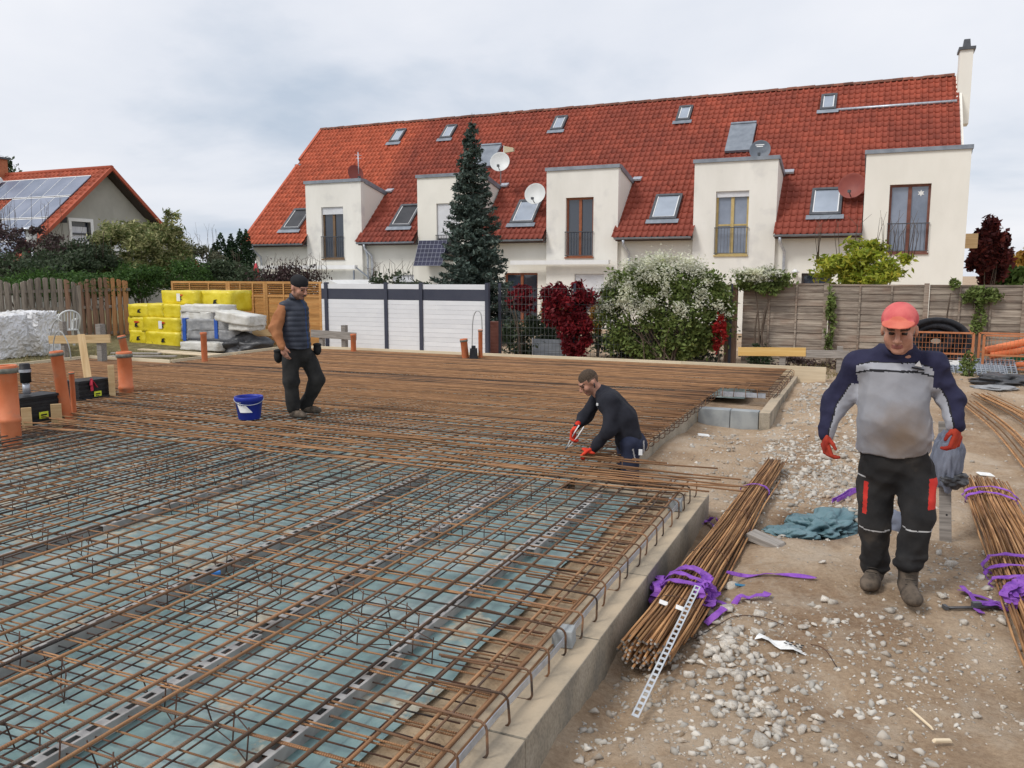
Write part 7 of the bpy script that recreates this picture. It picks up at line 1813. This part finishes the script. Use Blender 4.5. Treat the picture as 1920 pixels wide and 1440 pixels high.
# ---------------------------------------------------------------- walking man in red cap
def man_walking():
    g0 = atz(1665, 1100, -.225); z0 = float(gz(g0.x, g0.y)); P = Fig(1665, 1100, z0)
    HC = P(1686, 619, -.10); HR = rotm(R(-3), R(12)) ; hp, H = head_prims(HC, HR, 1.16, 1.12)
    sh_l, sh_r = P(1611, 687, .02), P(1744, 686, .02); el_l, el_r = P(1566, 755, .06), P(1780, 746, .03); wr_l, wr_r = P(1549, 812, -.06), P(1793, 796, -.06)
    hip_l, hip_r = P(1646, 880, .02), P(1712, 880, 0); kn_l, kn_r = P(1640, 982, 0.0), P(1721, 968, -.10); an_l, an_r = P(1641, 1058, .06), P(1704, 1052, -.12)
    nb = P(1690, 672, 0)
    body = hp + [cap(H(0, .02, -.05), nb + [0, .02, -.02], .072, .078), loft([(hip_l[2], 0.02, .02, .13, .10), (P(1680, 780)[2], .03, 0, .15, .10), (sh_l[2] - .03, P(1680, 700)[0], .02, .15, .085), (nb[2] + .01, nb[0], .02, .09, .08)])]
    for a, b, c in ((sh_l, el_l, wr_l), (sh_r, el_r, wr_r)): body += [cap(a, b, .055, .045), cap(b, c, .045, .03)]
    for a, b, c in ((hip_l, kn_l, an_l), (hip_r, kn_r, an_r)): body += [cap(a, b, .085, .06), cap(b, c, .058, .04)]
    me_ = skin_part('person', body, .0075, FACE, None, .022, None, lambda c: np.where(c[:, 2] > nb[2] - .03, face_idx(head_local(c, HC, HR, 1.16), False), 0), P.base, P.rz)
    tag(me_, 'man in red cap, grey and navy sweater walking towards the viewer over dirt', 'person')
    # sweater
    M_nav = M_fab('navy_knit', (.014, .014, .040), (.026, .026, .062)); bc = P(1692, 822, -.21); M_gr = M_fab('grey_knit', (.235, .238, .26), (.32, .32, .34), scale=3, spot=((.19, .125, .072), (float(bc[0]), float(bc[1]), float(bc[2])), .02, .25)); M_lg = M_fab('light_grey_knit', (.34, .35, .39), (.42, .43, .47)); M_bk = M_fab('black_piping', (.015, .015, .018), (.02, .02, .024))
    rows = []
    for py, a, b, ry, cy in ((857, 1604, 1748, .165, -.01), (846, 1602, 1750, .178, -.02), (815, 1602, 1750, .185, -.04), (785, 1603, 1750, .18, -.042), (755, 1605, 1751, .168, -.025), (725, 1606, 1752, .152, -.005), (700, 1602, 1755, .135, .01), (680, 1606, 1749, .12, .02), (666, 1622, 1736, .105, .025), (656, 1640, 1726, .09, .03), (648, 1654, 1720, .075, .03)):
        l, r_ = P(a, py), P(b, py); rows.append((P(1680, py, cy - ry * .9)[2], (l[0] + r_[0]) / 2, cy, (r_[0] - l[0]) / 2, ry))
    pr = [loft([(r_[0], r_[1], r_[2], r_[3] * .965, r_[4]) for r_ in rows], k=.02, power=2.05), cap(sh_l, el_l, .094, .084, k=.05), cap(el_l, wr_l + [0, 0, .0], .082, .056), cap(sh_r, el_r, .092, .076, k=.05), cap(el_r, wr_r, .074, .055), cap(nb + [-.03, .03, -.07], sh_l, .06, .08, k=.06), cap(nb + [.03, .03, -.07], sh_r, .06, .08, k=.06), ell(H(0, .03, -.115), (.088, .088, .045), HR)]
    # round neck opening
    pr.append(ell(H(0, -.05, -.072), (.071, .09, .066), HR, sub=True, k=.008))
    hem = rows[0][0]; zb = P(1680, 697, -.13)[2]; zt = P(1680, 681, -.12)[2]; xm = (sh_l[0] + sh_r[0]) / 2
    def mi(c):
        x, y, z = c[:, 0], c[:, 1], c[:, 2]; m = np.full(len(c), 1)
        drop = .28 * np.maximum(0, np.abs(x - xm) - .13); zz = z + drop
        m[zz > zt] = 0; m[(zz <= zt) & (zz > zb)] = 2; m[(np.abs(zz - zb) < .006) | (np.abs(zz - zt) < .004)] = 3
        za = P(1680, 722)[2]
        for s, e, w, q in ((sh_l, el_l, wr_l, -1), (sh_r, el_r, wr_r, 1)):
            cx = np.interp(z, [w[2], e[2], s[2]], [w[0], e[0], s[0]]); tx = np.interp(z, [r_[0] for r_ in rows], [r_[1] + q * (r_[3] - .012) for r_ in rows])
            arm = ((x - tx) * q > 0) & (z < s[2] + .1); off = (x - cx) * q
            m[arm] = 0; m[arm & (off <= -.012) & (z < za)] = 2; m[arm & (np.abs(off + .014) < .005) & (z < za)] = 3
        m[(z < hem + .03) & (m == 1)] = 1
        return m
    fold1 = wrinkle(.0125, 4, .6, 10, 14, 55); fold2 = wrinkle(.012, 6, 1.6, 9, 40, 95)
    fold = lambda X, Y, Z: fold1(X, Y, Z) + fold2(X, Y, Z) * (np.abs(X - xm) > .215)
    o = skin_part('sweater', pr, .0085, [M_nav, M_gr, M_lg, M_bk], me_, .045, fold, mi)
    vv = np.empty(len(o.data.vertices) * 3); o.data.vertices.foreach_get('co', vv); vv = vv.reshape(-1, 3)
    def fy(x, z): q = vv[(np.abs(vv[:, 0] - x) < .03) & (np.abs(vv[:, 2] - z) < .03)]; return q[:, 1].min() - .004
    c = P(1722, 690, -.2); y_ = fy(c[0], c[2]); MB().prism([(c[0] - .034, c[2] - .006), (c[0] + .034, c[2] - .018), (c[0] + .034, c[2] - .026), (c[0] - .034, c[2] - .014)], y_ - .001, y_ + .02, 'Y').build('logo_bar', M_bk, o); MB().prism([(c[0] - .02, c[2] + .002), (c[0] + .022, c[2] - .006), (c[0] + .004, c[2] + .032)], y_ - .001, y_ + .02, 'Y').build('logo_mark', M_white, o)
    # trousers
    M_tr = M_fab('black_workwear', (.012, .012, .013), (.03, .028, .027), scale=5, dirt=((.09, .07, .05), 5, .58, .85)); M_trr = M_fab('red_trim', (.5, .025, .02), (.6, .05, .035)); M_pip = M_fab('grey_piping', (.4, .4, .4), (.5, .5, .5))
    wz = P(1676, 846)[2]; cz_ = P(1676, 918)[2]
    rows = [(hem + .06, P(1676, 846)[0], -.01, .195, .14), (wz, P(1676, 846)[0], -.01, .200, .15), (P(1680, 872)[2], P(1678, 875)[0], .0, .205, .15), (P(1680, 900)[2], P(1680, 900)[0], .0, .15, .12), (cz_ - .02, P(1680, 918)[0], .0, .06, .06)]
    pr = [loft(rows, k=.03), cap(hip_l + [0, 0, -.0], kn_l, .118, .096), cap(kn_l, an_l + [0, 0, -.005], .094, .086), cap(hip_r + [0, 0, -.0], kn_r, .118, .096), cap(kn_r, an_r + [0, 0, -.005], .094, .084), ell(P(1620, 912, 0), (.04, .07, .11)), ell(P(1740, 910, -.02), (.04, .07, .11))]
    for a, q in ((an_l, 1), (an_r, -1)): pr.append(ell(a + [q * .012, .0, -.015], (.088, .086, .03), k=.02)); pr.append(ell(a + [-q * .01, .0, .04], (.09, .088, .028), k=.02))
    def mi2(c):
        x, y, z = c[:, 0], c[:, 1], c[:, 2]; m = np.zeros(len(c), int); f = y < 0
        a, b = P(1625, 898), P(1622, 958); m[f & (z < a[2]) & (z > b[2]) & (np.abs(x - a[0]) < .013)] = 1
        a, b = P(1750, 892), P(1752, 945); m[f & (z < a[2]) & (z > b[2]) & (x > a[0] - .022) & (x < a[0] + .05)] = 1
        for kx, q in ((1640, 985), (1722, 978)):
            k_ = P(kx, q); arc = k_[2] + 1.6 * (x - k_[0]) ** 2 * (1 if True else 0) - .012; m[f & (np.abs(z - arc) < .0045) & (np.abs(x - k_[0]) < .09)] = 2
        a = P(1608, 888); m[f & (np.abs(z - a[2]) < .005) & (np.abs(x - a[0]) < .05)] = 2
        return m
    skin_part('trousers', pr, .0085, [M_tr, M_trr, M_pip], me_, .03, wrinkle(.015, 8, 1.2, 12, 22, 75), mi2)
    boot('boot', me_, an_l + [0, 0, -.03], P(1630, 1090, -.13), -.005, 1.2); boot('boot', me_, an_r + [0, 0, -.03], P(1712, 1110, -.32), .012, 1.2)
    skin_part('glove', hand(wr_l + [0, 0, -.01], (.02, -.25, -1), (.6, -.8, 0), (.9, .35, 0), 1.12, .55, .0115), .0055, [M_gred], me_, .012)
    skin_part('glove', hand(wr_r + [0, 0, -.01], (.10, -.25, -1), (-.6, -.8, 0), (-.9, .35, 0), 1.12, .55, .0115), .0055, [M_gred], me_, .012)
    # cap with peak
    M_cap = M_fab('red_cap', (.52, .075, .085), (.68, .16, .15), scale=9); 
    Hs = 1.16; E = lambda c_, r_, **q: ell(H(*c_), np.array(r_) * Hs, HR, **q)
    pk = HR @ rotm(0, R(6)); pr = [E((0, .012, .06), (.090, .110, .085)), ell(H(0, -.10, .062), np.array([.078, .078, .012]) * Hs, pk, k=.012), E((0, .012, -.03), (.15, .17, .078), sub=True, k=.008), E((0, .01, .03), (.0775, .097, .09), sub=True, k=.006)]
    skin_part('cap', pr, .005, [M_cap, M_fab('cap_peak', (.58, .13, .09), (.68, .20, .13))], me_, .02, wrinkle(.005, 5, .4, 8, 30, 80), lambda c: (head_local(c, HC, HR)[:, 1] < -.098).astype(int))
    skin_part('hair', [E((0, .03, .0), (.081, .095, .055)), E((0, -.075, -.02), (.11, .09, .12), sub=True, k=.01), E((0, .1, -.09), (.1, .1, .05), sub=True, k=.01)], .006, [mat('grey_hair', (.25, .24, .23), (.4, .39, .38), rough=.9, scale=80, bump=.3)], me_, .01)
man_walking()

# ---------------------------------------------------------------- standing man in vest and beanie
def man_standing():
    P = Fig(560, 781, .012)
    HC = P(561, 540, -.09); HR = rotm(R(44), R(20)); hp, H = head_prims(HC, HR, 1.08, 1.0)
    sh_l, sh_r = P(530, 577, -.06), P(565, 573, .14); el_l, el_r = P(515, 614, -.12), P(571, 612, .26); wr_l, wr_r = P(530, 650, -.22), P(578, 645, .22)
    hip_l, hip_r = P(546, 668, -.03), P(575, 668, .07); kn_l, kn_r = P(546, 716, -.06), P(594, 713, .02); an_l, an_r = P(550, 764, -.02), P(573, 760, .12); nb = P(552, 562, .0)
    body = hp + [cap(H(0, .02, -.05), nb, .056, .064), loft([(hip_l[2], P(560, 668)[0], .02, .14, .11), (P(558, 600)[2], P(553, 600)[0], .02, .15, .12), (sh_l[2], P(550, 570)[0], .02, .11, .09), (nb[2], nb[0], .02, .07, .065)])]
    for a, b, c in ((sh_l, el_l, wr_l), (sh_r, el_r, wr_r)): body += [cap(a, b, .05, .042), cap(b, c, .042, .028)]
    for a, b, c in ((hip_l, kn_l, an_l), (hip_r, kn_r, an_r)): body += [cap(a, b, .08, .058), cap(b, c, .056, .04)]
    body += hand(wr_l + [.0, 0, -.0], (.25, -.1, -1), (.8, -.6, 0), (.6, .8, 0), 1.05, .35)
    me_ = skin_part('person', body, .0085, FACE, None, .02, None, lambda c: np.where(c[:, 2] > nb[2] - .02, face_idx(head_local(c, HC, HR, 1.08)), 0), P.base, P.rz)
    tag(me_, 'man in black beanie and dark padded vest standing on the steel mat', 'person')
    M_or = M_fab('rust_orange_sweater', (.30, .115, .045), (.40, .17, .075))
    pr = [cap(sh_l, el_l, .078, .074, k=.02), cap(el_l, wr_l, .070, .046, k=.02), cap(sh_r, el_r, .07, .062), cap(el_r, wr_r, .06, .042), loft([(P(558, 655)[2], P(556, 640)[0], .02, .15, .12), (sh_l[2], P(550, 570)[0], .02, .15, .10)])]
    skin_part('sweater', pr, .010, [M_or], me_, .03, wrinkle(.016, 14, .8, 9, 16, 55))
    M_vest = M_fab('dark_padded_vest', (.022, .027, .042), (.045, .052, .072), rough=.55)
    rows = []
    for py, a, b, ry in ((652, 530, 584, .17), (640, 529, 583, .175), (615, 527, 580, .17), (590, 527, 579, .165), (577, 525, 578, .15), (569, 530, 575, .12), (560, 540, 569, .085)):
        l, r_ = P(a, py), P(b, py); rows.append(((l[2] + r_[2]) / 2, (l[0] + r_[0]) / 2, .02, (r_[0] - l[0]) / 2, ry))
    pr = [loft(rows, k=.02), ell(H(0, .03, -.115), (.075, .075, .045), HR), ell(H(0, -.04, -.07), (.075, .095, .068), HR, sub=True, k=.008), cap(nb + [-.02, 0, -.06], sh_l + [.035, .01, .012], .07, .084, k=.04)]
    ft = np.array([.745, -.667])
    def mi(c):
        m = np.zeros(len(c), int); cx = P(553, 600)[0]; u = (c[:, 0] - cx) * ft[1] * -1 * 0 + (c[:, 0] - cx) * .667 + (c[:, 1] - .02) * .745; f = ((c[:, 0] - cx) * .745 - (c[:, 1] - .02) * .667) > 0
        m[f & (np.abs(u) < .008)] = 1; return m
    skin_part('vest', pr, .008, [M_vest, M_fab('vest_zip', (.02, .05, .14), (.03, .07, .2))], me_, .03, lambda X, Y, Z: .007 * (.5 - np.abs(np.sin(Z * math.pi / .062))) + wrinkle(.004, 15, .5)(X, Y, Z) + 0 * X, mi)
    M_tr = M_fab('black_trousers', (.014, .014, .014), (.035, .034, .032), scale=5)
    pr = [loft([(P(558, 648)[2], P(558, 648)[0], .02, .165, .14), (P(558, 664)[2], P(561, 668)[0], .02, .172, .14), (P(558, 678)[2], P(562, 680)[0], .02, .12, .11), (P(558, 690)[2], P(562, 690)[0], .02, .05, .06)], k=.03), cap(hip_l, kn_l, .112, .098), cap(kn_l, an_l, .095, .082), cap(hip_r, kn_r, .112, .100), cap(kn_r, an_r, .097, .080)]
    skin_part('trousers', pr, .0095, [M_tr], me_, .03, wrinkle(.014, 18, 1.1, 12, 20, 70))
    bt = boot('boot', me_, an_l + [0, 0, -.03], P(562, 778, -.12), .0, 1.05); bt2 = boot('boot', me_, an_r + [0, 0, -.03], P(592, 772, .02), .02, 1.05)
    E = lambda c_, r_, **q: ell(H(*c_), np.array(r_), HR, **q)
    skin_part('beanie', [E((0, .018, .06), (.097, .117, .092)), E((0, .012, -.055), (.16, .18, .092), sub=True, k=.01)], .006, [M_fab('black_knit', (.010, .010, .012), (.022, .022, .025))], me_, .02, lambda X, Y, Z: wrinkle(.0015, 19)(X, Y, Z) + 0 * X)
    skin_part('moustache', [E((0, -.105, -.054), (.032, .013, .010))], .004, [BROW], me_, .005)
    for a, s in (((522, 668, .06), (.055, .07, .085)), ((595, 655, .08), (.05, .07, .075))):
        p = P(*a); skin_part('tool_pouch', [ell(p, s), ell(p + [0, 0, s[2] * .8], (s[0] * 1.05, s[1], .02))], .009, [M_fab('black_pouch', (.01, .01, .01), (.02, .02, .02))], me_, .02)
    MB().box(tuple(P(565, 642, -.13)), (.03, .006, .035)).build('vest_badge', M_white, me_)
man_standing()

# ---------------------------------------------------------------- bending man tying steel
def man_bending():
    b0 = atY(1192, 900, 7.62); P = Fig(1192, 900, 0); P.base = Vector((b0.x, 7.62, float(gz(b0.x, 7.62)))); P.D = depth(Vector((b0.x, 7.62, .3))); P.rz = facing(P.base); P.M = Matrix.Rotation(-P.rz, 3, 'Z')
    HC = P(1104, 716, -.02); HR = rotm(R(-70), R(36)); hp, H = head_prims(HC, HR, 1.0, .97)
    sn, sf = P(1146, 752, -.17), P(1122, 744, .15); en, ef = P(1142, 806, -.22), P(1098, 780, .14); wn, wf_ = P(1112, 842, -.16), P(1081, 800, .0)
    pel = P(1183, 826, 0); mid = P(1170, 785, 0); che = P(1143, 752, 0); nb = P(1122, 735, 0)
    hipn, hipf = P(1184, 834, -.10), P(1184, 834, .10)
    kn, kf = np.array([hipn[0] - .02, -.12, .46]), np.array([hipf[0] - .06, .12, .46]); an, af = np.array([hipn[0] + .0, -.12, .10]), np.array([hipf[0] - .04, .14, .10])
    body = hp + [cap(H(0, .02, -.05), nb, .056, .066), cap(pel, mid, .09, .09), cap(mid, che, .09, .09)]
    for a, b, c in ((sn, en, wn), (sf, ef, wf_)): body += [cap(a, b, .05, .042), cap(b, c, .042, .028)]
    for a, b, c in ((hipn, kn, an), (hipf, kf, af)): body += [cap(a, b, .08, .058), cap(b, c, .056, .04)]
    HAIR = mat('brown_hair', (.042, .029, .02), (.095, .066, .045), rough=.9, scale=90, bump=.4, bscale=200, bdist=.004); FADE = mat('cropped_hair_side', (.09, .06, .042), (.16, .10, .07), rough=.9, scale=90, bump=.2)
    def mi(c):
        q = head_local(c, HC, HR); m = face_idx(q); up_ = c[:, 2] > nb[2] - .05
        hl = (q[:, 2] > .045 - .0 * q[:, 1]) & (q[:, 1] > -.078) | (q[:, 2] > .015) & (q[:, 1] > -.02) | (q[:, 1] > .055) & (q[:, 2] > -.045)
        ear = np.abs(q[:, 0]) > .084
        m[hl & ~ear] = 5; m[(q[:, 2] < .03) & (q[:, 2] > -.05) & (q[:, 1] > -.02) & (q[:, 1] < .1) & hl & ~ear] = 6
        return np.where(up_, m, 0)
    me_ = skin_part('person', body, .007, FACE + [HAIR, FADE], None, .02, None, mi, P.base, P.rz)
    tag(me_, 'young man in navy sweatshirt bending over to tie the steel bars', 'person')
    M_sw = M_fab('dark_navy_sweat', (.010, .011, .017), (.022, .023, .032))
    pr = []
    for dy in (-.07, .07): pr += [cap(pel + [-.02, dy, .02], mid + [0, dy * 1.2, 0], .128, .125), cap(mid + [0, dy * 1.2, 0], che + [.0, dy * 1.4, -.01], .128, .118)]
    pr += [cap(nb + [.02, 0, -.0], che, .085, .12), cap(sn, en, .076, .068), cap(en, wn, .064, .046), cap(sf, ef, .074, .066), cap(ef, wf_, .062, .044), ell(H(0, -.035, -.09), (.06, .07, .06), HR, sub=True, k=.008)]
    o = skin_part('sweatshirt', pr, .0085, [M_sw], me_, .05, wrinkle(.013, 24, .9, 12, 18, 65))
    c = P(1120, 758, -.17); MB().box(tuple(c), (.018, .03, .022)).build('chest_badge', M_white, o)
    M_nt = M_fab('navy_trousers', (.013, .018, .042), (.03, .037, .07), scale=5)
    pr = [ell(pel + [.01, 0, -.03], (.15, .18, .14)), cap(hipn, kn, .112, .098), cap(kn, an, .095, .085), cap(hipf, kf, .112, .098), cap(kf, af, .095, .085)]
    def mi3(c):
        a = P(1203, 830, -.2); m = np.zeros(len(c), int); n_ = c[:, 1] < -.05; m[n_ & (np.abs(c[:, 0] - (a[0] + .02 + .05 * (a[2] - c[:, 2]))) < .006) & (c[:, 2] < a[2])] = 1
        m[n_ & (np.abs(c[:, 0] - (a[0] - .08 + .22 * (a[2] - .06 - c[:, 2]))) < .006) & (c[:, 2] < a[2] - .06) & (c[:, 2] > a[2] - .2)] = 1; return m
    skin_part('trousers', pr, .0095, [M_nt, M_fab('grey_piping', (.4, .4, .4), (.5, .5, .5))], me_, .03, wrinkle(.010, 28, .9, 9, 14, 50), mi3)
    c = P(1201, 848, -.235); MB().box(tuple(c), (.035, .01, .055)).build('trouser_badge', M_white, me_)
    boot('boot', me_, an, an + [-.2, -.02, -.1], .0); boot('boot', me_, af, af + [-.2, 0, -.1], .0)
    M_gr2 = M_fab('bright_red_glove', (.58, .03, .015), (.70, .07, .03), scale=14)
    skin_part('glove', hand(wn, (-.85, -.1, -.35), (-.1, -.9, .3), (-.2, 0, -1), 1.05, .95, .012), .006, [M_gr2], me_, .012)
    skin_part('glove', hand(wf_, (-.45, -.2, -.85), (-.5, -.8, .2), (.8, -.3, -.5), 1.1, .75, .011), .006, [M_gr2], me_, .012)
    MB().tube([H(.088, .02, -.015), H(.094, .012, -.03), H(.09, -.0, -.055)], .006, 6).build('earbud', M_black, me_)
    # tying pliers held in the far hand: a thing of its own
    a1, a2, b1, b2 = [Vector(P(x_, y_, -.05)) for x_, y_ in ((1086, 797), (1095, 800), (1063, 838), (1066, 838))]
    t = thing('tying_pliers', 'long white handled tying pliers held in the bending man glove', 'pliers', P.base, P.rz)
    for a_, b_ in ((a1, b1), (a2, b2)): MB().tube([a_, a_ + (b_ - a_) * .5 + Vector((.012 if a_ is a2 else -.008, 0, 0)), b_], [.007, .0065, .006], 6).build('handle', M_white, t)
    d = (b1 - a1).normalized(); MB().tube([b1, b1 + d * .03], [.013, .006], 6).build('jaw', M_darkmetal, t)
man_bending()
